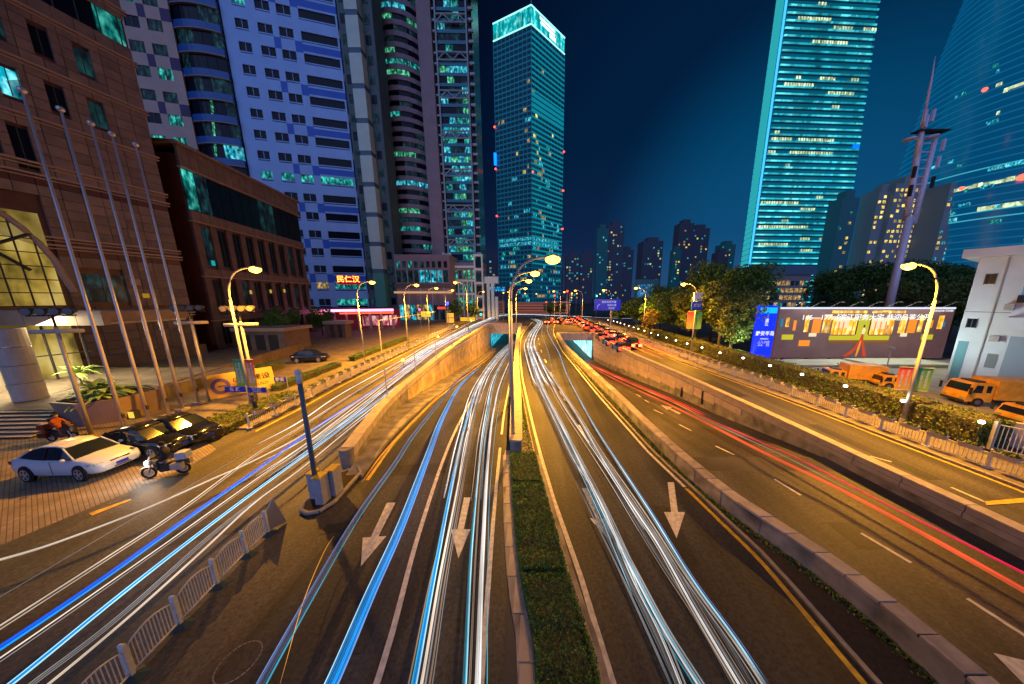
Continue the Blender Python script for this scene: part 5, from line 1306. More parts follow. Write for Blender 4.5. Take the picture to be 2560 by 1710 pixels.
FC.piece('sign_board', emis('neon_back', (.28, .0, .012), 1.0), ns, 14.2, 21.8, 13.4, 16.6, .05, .12)
place_text('民仁汉', 2.5, emis('neon_letters', (1.0, .22, .03), 6.0), ns, FC.p(18.0, 15.2, .2), FC.u, (0, 0, 1))

# ---- round banded tower with the truss facade
bD = thing('banded_tower', 'rounded tower with curved window bands and white trusses, left of centre', 'tower', (-42, 124, 0))
M['d_band'] = mat('mauve_band', (.32, .25, .29), .6, var=.1, scale=.4); M['d_pil'] = mat('mauve_pilaster', (.32, .22, .23), .6, var=.1, scale=.3)
M['d_truss'] = mat('white_truss', (.40, .46, .48), .5)
dc = (-51.5, 126.0); dr = (9.6, 9.0)
def arcp(t, r0=0.0): an = PI * (1.12 - 1.08 * t) + PI; return (dc[0] + (dr[0] + r0) * math.cos(-an + 2 * PI), dc[1] - abs((dr[1] + r0) * math.sin(an)) if .12 < t * 1.08 < 10 else dc[1] - abs((dr[1] + r0) * math.sin(an)))
def arc_piece(name, m_, t0, t1, z0, z1, r0, r1, n=6):
    rings = []
    mb = MB()
    for k in range(n):
        p0, p1 = arcp(t0 + (t1 - t0) * k / n, r0), arcp(t0 + (t1 - t0) * (k + 1) / n, r0)
        q0, q1 = arcp(t0 + (t1 - t0) * k / n, r1), arcp(t0 + (t1 - t0) * (k + 1) / n, r1)
        mb.hexa([(*p0, z0), (*p1, z0), (*q1, z0), (*q0, z0)], [(*p0, z1), (*p1, z1), (*q1, z1), (*q0, z1)])
    return mb.build(name, m_, bD)
mb = MB(); mb.hexa([(*arcp(t, -.7), 0) for t in rng(.05, 1, 16)] + [(-42, 135, 0), (-61, 135, 0)], [(*arcp(t, -.7), 128) for t in rng(.05, 1, 16)] + [(-42, 135, 128), (-61, 135, 128)]); mb.build('core', M['win'], bD)
litD = {29: L_cyan, 28: L_teal, 26: L_cyan, 25: L_green, 22: L_green, 21: L_teal, 20: L_green, 16: L_teal, 12: L_green, 9: L_cyan, 6: L_green, 4: L_teal}
for i in range(33):
    zc = 20.0 + 3.35 * i
    arc_piece('band', M['d_band'], .08, 1.0, zc, zc + 1.55, -.7, .0, 10)
    for k in range(6):
        t0 = .10 + .15 * k
        lm = litD.get(i) if (k > 1 or i % 2) and R_.random() < .85 else (R_.choice([L_teal, L_dim, L_green]) if R_.random() < .16 else None)
        arc_piece('window', lm or (L_dim if R_.random() < .35 else M['win']), t0 + .006, t0 + .144, zc + 1.58, zc + 3.3, -.68, -.4, 2)
mb = MB(); mb.box(-42.2, -37.2, 117.2, 126, 0, 128); mb.build('pilaster', M['d_pil'], bD)
FD = Face((-37.1, 118.0), (1, .02))
mb = MB(); FD.box(mb, 0, 14.0, 0, 128, -16, -.7); mb.build('core', M['win'], bD)
for i in range(38):
    zc = 3.0 + 3.3 * i
    FD.piece('floor_band', mat('teal_band', (.04, .22, .30), .4) if i == 0 else bpy.data.materials['teal_band'], bD, 1.6, 12.3, zc, zc + 1.05, -.65, -.25)
    for k in range(4):
        a0 = 1.7 + 2.65 * k
        m_ = R_.choice([L_teal, L_green, L_cyan]) if R_.random() < (.5 if zc < 75 else .3) else (L_dim if R_.random() < .5 else M['win'])
        FD.piece('window', m_, bD, a0, a0 + 2.5, zc + 1.1, zc + 3.2, -.66, -.5)
    FD.piece('balcony', M['d_truss'], bD, 12.9, 14.6, zc, zc + .75, -.3, .5)
    FD.piece('balcony', M['d_truss'], bD, .1, 1.2, zc, zc + .5, -.5, .2)
for a in (1.25, 12.2): mb = MB(); mb.tube([FD.p(a, 0, .15), FD.p(a, 128, .15)], .35, 8); mb.build('truss_post', M['d_truss'], bD)
for zc in (29.3, 42.2, 55.2, 68.3, 81.5, 93.5, 104.9, 117):
    for dz in (0, 2.4): mb = MB(); mb.tube([FD.p(1.2, zc + dz, .2), FD.p(12.3, zc + dz, .2)], .26, 6); mb.build('chord', M['d_truss'], bD)
    for k in range(4):
        a0 = 1.4 + 2.7 * k
        mb = MB(); mb.tube([FD.p(a0, zc + (2.4 if k % 2 else 0), .2), FD.p(a0 + 2.7, zc + (0 if k % 2 else 2.4), .2)], .20, 6); mb.build('diagonal', M['d_truss'], bD)
# podium with shop glass
pdm = thing('podium_building', 'dim podium with blue lit shop windows below the rounded tower', 'building', (-42, 96, 0))
mb = MB(); mb.box(-51.5, -31.5, 104, 116, 0, 24); mb.build('core', M['d_pil'], pdm)
for k in range(9):
    x = -51 + k * 2.15
    mb = MB(); mb.box(x, x + 1.7, 103.85, 103.99, 14.2, 18.5); mb.build('window', L_cyan if k in (4, 5, 6, 7) else L_dim, pdm)
    mb = MB(); mb.box(x + .3, x + 1.5, 103.85, 103.99, 19.4, 21.6); mb.build('window', R_.choice([L_dim, L_teal, M['win']]), pdm)
    mb = MB(); mb.box(x + 1.72, x + 2.05, 103.6, 103.99, 0, 18.6); mb.build('pier', M['d_truss'] if k % 2 else M['d_pil'], pdm)
    mb = MB(); mb.box(x, x + 1.7, 103.85, 103.99, .5, 6.0); mb.build('shop_window', R_.choice([L_warm, L_cyan, L_dim]), pdm)
mb = MB(); mb.box(-52, -31, 102.8, 104, 10.2, 10.9); mb.build('canopy', emis('canopy_edge', (1.0, .55, .30), .6), pdm)
mb = MB(); mb.box(-52, -31, 103.5, 104, 12.2, 13.6); mb.build('cornice', M['stone_b'], pdm)
# white columned building
wc = thing('columned_building', 'white floodlit columned building stepping down beside the rounded tower', 'building', (-28, 112, 0))
M['w_stone'] = mat('white_stone_glow', (.62, .66, .62), .6, emit=(.45, .62, .58), es=.10)  # floodlight on the stone put in as faint emission
mb = MB(); mb.box(-35.2, -20.9, 111.2, 120, 0, 22); mb.build('core', M['d_pil'], wc)
for x0, x1, h in ((-35.8, -32.8, 25.5), (-24.0, -20.6, 24.6)):
    for q_ in (x0, x1 - .5): mb = MB(); mb.box(q_, q_ + .5, 110.0, 111.2, 0, h); mb.build('pilaster', M['w_stone'], wc)
    for k in range(5): mb = MB(); mb.box(x0 - .1, x1 + .1, 109.9, 111.2, 3.4 + k * 5.2, 4.2 + k * 5.2); mb.build('cornice', M['w_stone'], wc)
    for k in range(4): mb = MB(); mb.box(x0 + .6, x1 - .6, 110.9, 111.1, 4.6 + k * 5.2, 7.9 + k * 5.2); mb.build('window', M['win'] if k % 2 else L_dim, wc)
for k in range(4): mb = MB(); mb.box(-32.7, -24.1, 110.6, 111.2, 4.4 + k * 5.2, 5.2 + k * 5.2); mb.build('cornice', M['w_stone'], wc)
for k in range(5):
    x = -32.2 + k * 1.75
    mb = MB(); mb.tube([(x, 110.7, 0), (x, 110.7, 14.7)], .24, 8); mb.build('column', M['w_stone'], wc)
    for j in range(3): mb = MB(); mb.box(x + .4, x + 1.4, 111.0, 111.15, 5.6 + j * 5.2, 8.6 + j * 5.2); mb.build('window', R_.choice([L_green, L_dim, L_teal]), wc)
for i, (x, h) in enumerate(((-19.6, 16.0), (-17.9, 15.2), (-16.4, 9.0))):
    mb = MB(); mb.box(x, x + 1.1, 112, 113, 0, h); mb.build('side_pier', M['w_stone'], wc)
mb = MB(); mb.box(-20.5, -15.0, 111.9, 113.2, 14.2, 16.8); mb.build('attic', M['w_stone'], wc)
# shops and signs of the far left corner
for i, (x, y, w, h, c, lb, ) in enumerate(((-35, 88, 3.2, 1.9, (1.0, .55, .04), 'yellow lit sign board on a black post at the side street'), (-28.5, 92, 2.4, 3.4, (1.0, .45, .05), 'orange lit kiosk at the corner below the white columned building'), (-33.0, 97, 3.0, 1.0, (1.0, .06, .05), 'red and pink lit shop sign at the corner'), (-24.5, 99, 5.5, 1.5, (1.0, .5, .02), 'low yellow lit hoarding near the end of the left fence'))):
    t = thing('lit_sign', lb, 'sign', (x, y, 0)); z0 = (2.6, .3, 4.6, .3)[i]
    mb = MB(); mb.box(x - w / 2, x + w / 2, y, y + .4, z0, z0 + h); mb.build('casing', M['dark'], t)
    mb = MB(); mb.box(x - w / 2 + .08, x + w / 2 - .08, y - .05, y - .01, z0 + .1, z0 + h * .48); mb.build('face', emis('sign_face%d' % i, c, 1.2, sample=True), t)
    mb = MB(); mb.box(x - w / 2 + .08, x + w / 2 - .08, y - .05, y - .01, z0 + h * .54, z0 + h - .1); mb.build('face', bpy.data.materials['sign_face%d' % i], t)
    mb = MB(); mb.box(x + w * .3, x + w * .3 + .25, y + .05, y + .3, 0, z0); mb.build('post', M['dark'], t)
bl = thing('traffic_signal', 'small bright blue light on a thin pole at the left corner', 'traffic light', (-25.4, 80, 0))
mb = MB(); mb.tube([(-25.4, 80, 0), (-25.4, 80, 7.2)], .1, 6); mb.build('pole', M['pole'], bl); mb = MB(); mb.ball((-25.4, 79.8, 7.0), .45, .2, .45); mb.build('lens', emis('blue_signal', (.02, .04, 1.0), 7), bl)

# ---- centre tower
eT = thing('glass_tower', 'tall square glass tower with glowing cyan crown in the centre', 'skyscraper', (-5, 262, 0))
cE = Vector((-3.58, 250, 0)); lE = Vector((-34.49, 264.56, 0)); rE = Vector((24.24, 276.63, 0))
dl, dr_ = (lE - cE), (rE - cE)
F1 = Face((lE.x, lE.y), (-dl.x, -dl.y)); WL = dl.length
F2 = Face((cE.x, cE.y), (dr_.x, dr_.y)); WR = dr_.length
H_E = 222.5
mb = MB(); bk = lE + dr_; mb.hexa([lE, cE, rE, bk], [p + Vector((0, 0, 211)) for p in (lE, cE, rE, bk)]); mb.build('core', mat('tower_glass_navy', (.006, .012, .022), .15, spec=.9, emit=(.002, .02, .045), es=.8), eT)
M['e_band'] = mat('teal_floor_band', (.05, .26, .30), .5, emit=(.0, .21, .26), es=.9); M['e_band2'] = mat('dim_floor_band', (.05, .13, .22), .5, emit=(.0, .06, .11), es=.8)  # facade floodlighting carried by the bands as emission
nE = 56; hE = 210.0 / nE
for i in range(nE):
    z = i * hE
    F1.piece('floor_band', M['e_band2'], eT, 0, WL, z, z + 1.0, .0, .5)
    F2.piece('floor_band', M['e_band'] if i > 9 else M['e_band2'], eT, 0, WR, z, z + (1.15 if i not in (44, 43, 42, 41) else 2.4), .0, .5)
for F_, W_, ks in ((F1, WL, 9), (F2, WR, 10)):
    for k in range(ks + 1): F_.piece('mullion', M['e_band2'], eT, W_ * k / ks - .2, W_ * k / ks + .2, 0, 210, .05, .3)
litE = [(F2, 11, 49), (F2, 0.5, 44, 2), (F1, 30, 46), (F1, 3, 40), (F1, 6, 40), (F2, 4, 40), (F2, 24, 38), (F1, 27, 41), (F2, 2, 36), (F2, 5, 35), (F1, 30, 35), (F1, 20, 33), (F2, 6, 33), (F2, 9, 32), (F2, 3, 31), (F1, 30, 30), (F2, 12, 30), (F1, 26, 29), (F2, 11, 28), (F1, 28, 37), (F2, 20, 34)]
for t in litE:
    F_, a, i = t[:3]; F_.piece('lit_window', L_warm if R_.random() < .8 else L_yellow, eT, a, a + R_.choice([1.6, 2.8, 2.8]), i * hE + 1.1, (i + 1) * hE - .1, .02, .12)
for k in range(120):
    F_, W_ = (F1, WL) if R_.random() < .5 else (F2, WR)
    i = int(abs(R_.gauss(0, 13))) + 1
    if i > 40: continue
    a = R_.uniform(1, W_ - 4); F_.piece('lit_window', R_.choice([L_cyan, L_teal, L_cyan, L_teal, L_warm]), eT, a, a + R_.choice([1.2, 2.2, 3.6, 6]) * 1.0, i * hE + 1.1, (i + 1) * hE - .1, .02, .12)
for i in (14, 15): 
    F1.piece('lit_floor', L_cyan, eT, 1, WL - .5, i * hE + 1.1, (i + 1) * hE - .1, .02, .14); F2.piece('lit_floor', L_cyan, eT, .5, WR * .9, i * hE + 1.1, (i + 1) * hE - .1, .02, .14)
crown = interior('crown_glow', (.0, .42, .46), (.25, .95, .90), 1.25, .25, 0.6, sample=True)
for F_, W_ in ((F1, WL), (F2, WR)):
    n = 8
    for k in range(n): F_.piece('crown_panel', crown, eT, W_ * k / n + .25, W_ * (k + 1) / n - .25, 211, 222.5, -.3, 0.1)
    F_.piece('crown_rail', emis('crown_edge', (.35, 1.0, .95), 1.6) if F_ is F1 else bpy.data.materials['crown_edge'], eT, 0, W_, 222.5, 223.3, -.4, .4)
    F_.piece('crown_rail', bpy.data.materials['crown_edge'], eT, 0, W_, 210.9, 211.5, .0, .5)
for a0, a1, z0, z1 in ((9, 26, 219.6, 221.2), (10, 26, 216.9, 218.5), (20, 27, 213.5, 216)): F2.piece('crown_sign', emis('crown_sign_white', (.75, 1.0, 1.0), 2.0) if a0 == 9 else bpy.data.materials['crown_sign_white'], eT, a0, a1, z0, z1, .12, .4)
mb = MB(); mb.quad(lE + Vector((0, 0, 222)), cE + Vector((0, 0, 222)), rE + Vector((0, 0, 222)), bk + Vector((0, 0, 222))); mb.build('crown_roof', crown, eT)
mb = MB(); mb.tube([cE + Vector((0, 1, 222.5)), cE + Vector((0, 1, 229))], .3, 6); mb.build('mast', M['pole'], eT)
redw = emis('beacon_red', (1.0, .05, .03), 6)
for F_, a, z in ((F1, 0, 150), (F1, 0, 118), (F2, WR, 137), (F2, WR, 105), (F2, .3, 110), (F1, 0, 80), (F2, WR, 72)):
    p = F_.p(a, z, 1.2); mb = MB(); mb.ball(p, .8, n=6, m=4); mb.build('beacon', redw, eT)
p = F1.p(0, 125, 1.5); mb = MB(); mb.box(p.x - 1, p.x + 1.2, p.y - 1, p.y + 1, 121, 130); mb.build('blue_light', emis('blue_light', (.0, .15, 1.0), 3), eT)

# ---- big bright tower on the right
fT = thing('lit_skyscraper', 'huge cyan glowing skyscraper with horizontal light lines, right of centre', 'skyscraper', (205, 245, 0))
A0, A1 = Vector((172.5, 230, 0)), Vector((249.5, 236, 0)); A2 = Vector((180.8, 252, 0))
def xr(z): return 250.5 - (z - 30) * .066
mb = MB()
lo_ = [A2, A0, Vector((xr(0), 234, 0)), Vector((xr(0) + 4, 260, 0))]; hi_ = [A2 + Vector((0, 0, 262)), A0 + Vector((0, 0, 262)), Vector((xr(262), 234, 262)), Vector((xr(262) + 4, 260, 262))]
fcol = mat('tower_glass_lit', (.01, .05, .07), .2, spec=.8, emit=(.0, .085, .14), es=1.0)  # floodlighting and room light put into the glass as emission
mb.hexa(lo_, hi_); mb.build('core', fcol, fT)
FF = Face((172.5, 230), (78, 4))
M['f_line'] = interior('tower_light_line', (.02, .46, .56), (.12, .88, .95), 1.15, .03, .5); M['f_line2'] = interior('tower_light_line_low', (.03, .58, .70), (.16, 1.0, 1.0), 1.3, .03, .6)
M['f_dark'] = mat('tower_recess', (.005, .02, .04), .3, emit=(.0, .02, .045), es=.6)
nF = 60; hF = 262 / nF
for i in range(nF):
    z = i * hF; w_ = (xr(z) - 172.5) * 1.0
    FF.piece('light_line', M['f_line2'] if i < 26 else M['f_line'], fT, .6, w_, z, z + (.95 if i < 30 else .78), .0, .9)
    FF.piece('recess', M['f_dark'], fT, .6, w_ - .3, z - 1.05, z - .05, .05, .4)
    mb = MB(); mb.quad((xr(z), 233.4, z), (xr(z) + 3.8, 259, z), (xr(z) + 3.8, 259, z + .9), (xr(z), 233.4, z + .9)); mb.build('side_line', M['f_line'], fT)
lf = interior('window_rows_lit', (.65, .85, .45), (1.0, 1.0, .65), 1.2, .5, .5)
segs = [(52, 47, 63), (50, 18, 26), (50, 46, 53), (50, 62, 70), (49, 26, 33), (49, 48, 63), (47, 22, 27), (45, 9, 32), (44, 36, 50), (44, 58, 67), (42.6, 22, 48), (37.6, 14, 18), (37.6, 32, 43), (37.6, 56, 61), (36, 6, 27), (35, 40, 60), (33.6, 45, 50), (29.5, 4, 8), (28, 2, 17), (28, 23, 50), (26.7, 1, 6), (26.7, 18, 52), (24.5, 16, 20), (19.5, 45, 50), (18, 1, 30), (17, 34, 46), (15.4, 20, 26), (14.0, 2, 42), (12, 38, 46), (11, 4, 28), (10, 40, 50), (12.2, 54, 62)]
for i, a0, a1 in segs:
    z = int(i) * hF + 1.1
    a = a0
    while a < a1:
        FF.piece('lit_window', lf, fT, a, a + 1.5, z, z + 1.9, .42, .5); a += 2.05
for i, w in ((43, 5), (27, 5.5)): FF.piece('blue_screen', emis('blue_screen%d' % i, (.0, .2, 1.0), 1.2), fT, xr(i * hF) - 172.5 - w - .5, xr(i * hF) - 173, i * hF + 1.0 if i == 27 else i * hF + 1, i * hF + 4.2, .95, 1.1) if i == 27 else None
FL = Face((180.8, 252), (-8.3, -22)); FL.n = Vector((-1, .377, 0)).normalized()
for i in range(nF):
    z = i * hF
    FL.piece('edge_panel', emis('edge_glow', (.03, .46, .52), .85) if i == 0 else bpy.data.materials['edge_glow'], fT, .3, 16.5, z + .35, z + hF - .35, .0, .5)
    FL.piece('edge_tube', emis('edge_blue', (.05, .45, 1.0), 1.6) if i == 0 else bpy.data.materials['edge_blue'], fT, 21.2, 23.3, z, z + hF, .0, .8)
fb_ = thing('podium_building', 'low dark podium with orange and teal windows under the cyan skyscraper', 'building', (168, 200, 0))
mb = MB(); mb.box(152, 192, 198, 215, 0, 24); mb.build('core', M['d_pil'], fb_)
for k in range(12):
    for j in range(4): mb = MB(); mb.box(153 + k * 3.2, 155.4 + k * 3.2, 197.8, 197.95, 2 + j * 5, 5 + j * 5); mb.build('window', R_.choice([L_warm, L_warm, L_teal, L_dim]), fb_)
mb = MB(); mb.box(150, 194, 197, 216, 24.1, 30); mb.build('roof', M['pier_joint'], fb_)

# ---- curved tower at the right edge
gTw = thing('curved_glass_tower', 'huge curved blue glass tower cut by the right edge of the photo', 'skyscraper', (315, 205, 0))
gcx, gcy = 318.0, 200.0
xe = curve1([(0, 268.5), (35.5, 267.0), (76, 262.3), (97, 264.3), (118, 266.2), (135, 267.9), (174, 272.0), (230, 280)])
rad = lambda z: gcx - xe(z) - 2
def gring(z, dr2=0.0, n=40): 
    r_ = rad(z) + dr2; return [(gcx + r_ * math.cos(a), gcy + r_ * math.sin(a), z) for a in [PI * .78 + PI * .95 * k / n for k in range(n + 1)]]
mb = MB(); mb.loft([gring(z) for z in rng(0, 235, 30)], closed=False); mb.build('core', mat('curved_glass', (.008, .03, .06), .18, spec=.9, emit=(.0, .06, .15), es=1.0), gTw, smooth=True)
M['g_line'] = emis('curved_floor_line', (.01, .20, .46), .55); M['g_line2'] = emis('curved_floor_line_bright', (.05, .45, .60), .9)
for i in range(56):
    z = 4.1 * i + 2; mb = MB(); mb.loft([gring(z, .5), gring(z + .7, .5)], closed=False); mb.build('floor_line', M['g_line2'] if i in (13, 14, 20) else M['g_line'], gTw)
def gwin(z, t0, t1, m_, h=2.4):
    n = 6; mb = MB(); r0 = rad(z) + .6; r1 = rad(z + h) + .6
    for k in range(n):
        a0, a1 = t0 + (t1 - t0) * k / n, t0 + (t1 - t0) * (k + 1) / n
        mb.quad((gcx + r0 * math.cos(a0), gcy + r0 * math.sin(a0), z), (gcx + r0 * math.cos(a1), gcy + r0 * math.sin(a1), z), (gcx + r1 * math.cos(a1), gcy + r1 * math.sin(a1), z + h), (gcx + r1 * math.cos(a0), gcy + r1 * math.sin(a0), z + h))
    mb.build('lit_window', m_, gTw)
for z, a0, a1, m_ in ((60, 1.12, 1.42, lf), (74, 1.05, 1.4, lf), (82, 1.12, 1.5, L_cyan), (125, 1.1, 1.45, lf), (70, .95, 1.02, lf), (56, 1.0, 1.08, L_cyan)): gwin(z, PI * a0, PI * a1, m_)
for k in range(60):
    a0 = R_.uniform(.95, 1.45) * PI; gwin(4.1 * R_.randint(5, 34) + 2.9, a0, a0 + R_.choice([.02, .04, .08]), R_.choice([L_cyan, L_cyan, L_teal, lf, L_cyan]), 1.9)
for x_, y_ in ((2462, 224), (2404, 471), (2556, 443)):
    p = AT(x_, y_, 168); mb = MB(); mb.ball(p, 1.0 if x_ < 2500 else 1.8, n=6, m=4); mb.build('beacon', redw, gTw)

# ---- apartment towers and far skyline
def block_tower(label, x0, x1, y, h, seed, litm, p, cat='apartment tower', base=None, fw=1.6, fh=3.3, group=None, cap=300, name='apartment_tower'):
    rr = random.Random(seed)
    t = thing(name, label, cat, ((x0 + x1) / 2, y, 0), group)
    mb = MB(); mb.box(x0, x1, y, y + (x1 - x0) * .8, 0, h); mb.build('body', base or M['far_wall'], t)
    mb = MB(); mb.box(x0 + (x1 - x0) * .25, x1 - (x1 - x0) * .25, y + 1, y + (x1 - x0) * .6, h, h + 5); mb.build('roof_block', base or M['far_wall'], t)
    cells = []
    nx = int((x1 - x0) / (fw * 2)); nz = int(h / fh)
    for i in range(nx):
        for j in range(1, nz): 
            if rr.random() < p: cells.append((i, j))
    rr.shuffle(cells); shared = {}
    near = cells[:cap]
    for i, j in near:
        m_ = rr.choice(litm)
        if m_.name not in shared:
            me = bpy.data.meshes.new('window'); me.from_pydata([(0, 0, 0), (fw * 1.2, 0, 0), (fw * 1.2, 0, fh * .55), (0, 0, fh * .55)], [], [(0, 1, 2, 3)]); me.materials.append(m_); shared[m_.name] = me
        inst('window', shared[m_.name], t, (x0 + .6 + i * fw * 2, y - .05, j * fh))
    return t
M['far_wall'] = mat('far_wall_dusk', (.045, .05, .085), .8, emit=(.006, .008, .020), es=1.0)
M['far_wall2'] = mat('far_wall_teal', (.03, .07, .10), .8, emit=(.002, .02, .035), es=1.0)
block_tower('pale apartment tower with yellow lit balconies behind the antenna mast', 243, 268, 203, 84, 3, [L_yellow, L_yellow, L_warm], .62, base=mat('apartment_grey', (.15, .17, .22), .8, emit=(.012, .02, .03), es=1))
block_tower('apartment tower with yellow windows right of the antenna mast', 262, 285, 190, 80, 4, [L_yellow, L_warm, L_cyan], .42, base=bpy.data.materials['apartment_grey'])
block_tower('apartment tower with a bright yellow stair window left of the antenna mast', 236, 246, 206, 80, 5, [L_yellow, L_yellow], .42, base=bpy.data.materials['apartment_grey'])
block_tower('narrow apartment tower just right of the cyan skyscraper', 214, 226, 208, 77, 6, [L_teal, L_yellow, L_warm], .22, base=M['far_wall2'])
sky_pos = [(40, 58, 380, 62), (62, 80, 400, 68), (82, 97, 390, 99), (101, 124, 410, 108), (128, 146, 430, 78), (150, 178, 405, 86), (181, 192, 380, 70), (196, 216, 400, 108), (222, 247, 415, 105), (252, 268, 400, 70), (270, 290, 420, 84), (-78, -60, 300, 60), (-56, -44, 320, 52), (28, 40, 420, 50)]
nm = ['leftmost low block of the far skyline right of the centre tower', 'dusky block between two taller ones, far skyline', 'dark blue lit slab with a bright strip, far skyline', 'pair topped dark tower, tallest of the left half of the far skyline', 'short dusky block in the middle of the far skyline', 'broad block sprinkled with white windows, mid skyline', 'thin teal edged block, mid skyline', 'tall dark tower of the right half of the far skyline', 'broad tall tower next to it, far skyline', 'low block before the cyan glow', 'last block left of the cyan skyscraper', 'dotted blue block left of the centre tower, upper one', 'small block touching the left foot of the centre tower', 'lowest block right beside the centre tower']
for i, (a, b, y, h) in enumerate(sky_pos):
    block_tower(nm[i], a, b, y, h, 20 + i, [L_warm, L_cyan, L_yellow, L_teal] if i != 2 else [L_cyan], .12 if i % 3 else .2, base=M['far_wall2'] if i in (2, 6, 10) else None, fw=1.7, fh=3.6, group='towers of the far skyline', cat='tower')
lb_ = thing('office_block', 'low block carrying blue lit lettering behind the junction, left of the centre tower', 'building', (-32, 200, 0))
mb = MB(); mb.box(-52, -14, 200, 220, 0, 17); mb.build('body', M['far_wall'], lb_)
place_text('THE MALL', 5.0, emis('blue_letters', (.0, .35, .9), 2.5), lb_, (-33, 199.8, 14.4), (1, 0, 0), (0, 0, 1)) if False else None
mb = MB(); mb.box(-46, -22, 199.6, 199.9, 13.0, 16.0); mb.build('light_panel', interior('blue_sign_panel', (.0, .2, .6), (.1, .7, 1.0), 1.2, 1.0), lb_)
for i, (x, y, w, h, c, lb) in enumerate(((-24, 140, 15, 7, (.25, .10, .10), 'low reddish building at the far left of the junction'), (-2, 145, 18, 6, (.45, .16, .10), 'orange lit low building below the centre tower'), (13, 150, 9, 6.5, (.5, .22, .18), 'pink lit low block at the junction'))):
    t = thing('low_building', lb, 'building', (x, y, 0)); mb = MB(); mb.box(x - w / 2, x + w / 2, y, y + 6, 0, h); mb.build('wall', mat('low_wall%d' % i, c, .7, emit=(c[0], c[1] * .8, c[2] * .7), es=.35), t)  # light falling on the wall is put in as emission of its colour
    for k in range(4): mb = MB(); mb.box(x - w / 2 + .2, x + w / 2 - .2, y - .15, y - .02, 1 + k * 1.4, 1.35 + k * 1.4); mb.build('slat', M['dark'], t)
sc_ = thing('video_screen', 'cyan video screen above the trees left of the tall dark crowns', 'screen', (44, 95, 0))
mb = MB(); mb.box(35.5, 43.5, 100, 101, 0, 15.0); mb.build('frame', M['far_wall2'], sc_)
mb = MB(); mb.box(36.1, 41.5, 99.8, 99.95, 8.6, 13.2); mb.build('screen', interior('screen_image', (.0, .3, .8), (.5, .95, 1.0), .5, 1.3, .4), sc_)

# ---- antenna mast
hm = thing('antenna_mast', 'tall violet grey antenna mast with dishes and spire behind the billboard', 'mast', (59.6, 47, 0))
M['mastc'] = mat('mast_lilac_paint', (.78, .70, .86), .5, metal=.1)
mb = MB(); mb.tube([(59.7, 47, 0), (59.5, 47, 21.5)], [.56, .46], 14); mb.build('lower_shaft', M['mastc'], hm, smooth=True)
for x, x2, z0, z1 in ((59.1, 58.4, 21.5, 32.2), (60.4, 60.6, 20.3, 33)): mb = MB(); mb.tube([(x, 47, z0), (x2, 47, z1)], [.38, .28], 10); mb.build('leg', M['mastc'], hm, smooth=True)
mb = MB(); mb.tube([(60.0, 47.9, 21), (59.2, 47.8, 33), (58.3, 47, 35.5)], [.28, .25, .2], 8); mb.build('leg', M['mastc'], hm, smooth=True)
mb = MB(); mb.tube([(58.5, 47, 30), (58.15, 47, 36.2)], [.30, .26], 10); mb.build('upper_shaft', M['mastc'], hm, smooth=True)
mb = MB(); mb.tube([(58.15, 47, 36.2), (57.9, 47, 40.6), (57.7, 47, 43.0)], [.16, .11, .03], 8); mb.build('spire', M['mastc'], hm, smooth=True)
for z in (22.5, 23.8, 25, 26.1, 27.2, 28.3, 29.5, 30.6, 31.8): mb = MB(); mb.tube([(58.4, 47, z), (60.8, 47, z)], .09, 6); mb.build('crossbar', M['mastc'], hm)
for x, z, r_ in ((56.6, 32.3, .75), (59.9, 32.6, .8)): mb = MB(); mb.ball((x, 46.9, z), r_, r_, .22, 12, 6); mb.tube([(x, 47, z), (58.9, 47, z + .1)], .07, 5); mb.build('dish', M['mastc'], hm, smooth=True)
for x, z in ((57.5, 35.0), (58.7, 35.2), (57.9, 34.4), (61.3, 31.3), (61.2, 29.0), (57.9, 27.6), (61.1, 26.2), (58.0, 25.0)):
    mb = MB(); mb.box(x - .16, x + .16, 46.3, 46.6, z - .8, z + .8); mb.build('antenna_panel', M['mastc'] if z > 28 else M['dark'], hm)
mb = MB(); mb.box(57.3, 61.9, 46.4, 47.6, 33.3, 33.45); mb.build('platform', M['dark'], hm)

# ---- white building at the right edge
wb = thing('white_building', 'white rendered building with small square windows at the right edge, behind the trucks', 'building', (44, 27, 0))
FW = Face((43.45, 28.1), (.44, -.9)); FW.n = Vector((-.9, -.44, 0)).normalized()
M['render'] = mat('white_render', (.66, .66, .70), .8, var=.10, scale=.5)
mb = MB(); FW.box(mb, 0, 20, 0, 12.6, -14, 0); mb.build('wall', M['render'], wb)
mb = MB(); FW.box(mb, -.9, 20, 12.62, 13.4, -15, .9); mb.build('roof', M['render'], wb)
for a, z, w, h in ((.62, 10.05, .5, .95), (.34, 5.8, .5, .9)):
    f_ = FW.piece('window', M['win'], wb, a, a + w, z, z + h, .0, .03); FW.piece('window_frame', M['frame'], f_, a - .05, a, z - .05, z + h + .05, .0, .07); FW.piece('window_frame', M['frame'], f_, a + w, a + w + .05, z - .05, z + h + .05, .0, .07); FW.piece('window_frame', M['frame'], f_, a + .22, a + .27, z, z + h, .0, .06)
FW.piece('screen', interior('blue_display', (.0, .2, .8), (.3, .9, 1.0), .8, 1.0, sample=True), wb, 2.6, 5.2, 9.0, 11.4, .02, .15)
FW.piece('screen_base', M['black'], wb, 2.5, 5.2, 8.3, 9.0, .02, .3)
FW.piece('door', mat('teal_door', (.12, .30, .34), .5), wb, .16, .75, .1, 4.4, .0, .04)
FW.piece('window', mat('grey_pane', (.22, .24, .24), .4), wb, 1.9, 2.45, 2.0, 3.4, .0, .04)
FW.piece('gate', mat('blue_grey_gate', (.30, .36, .44), .5), wb, 2.75, 8, .1, 5.2, .0, .05)
FW.piece('ledge', M['render'], wb, 2.4, 9, 5.9, 7.0, .0, 1.1)
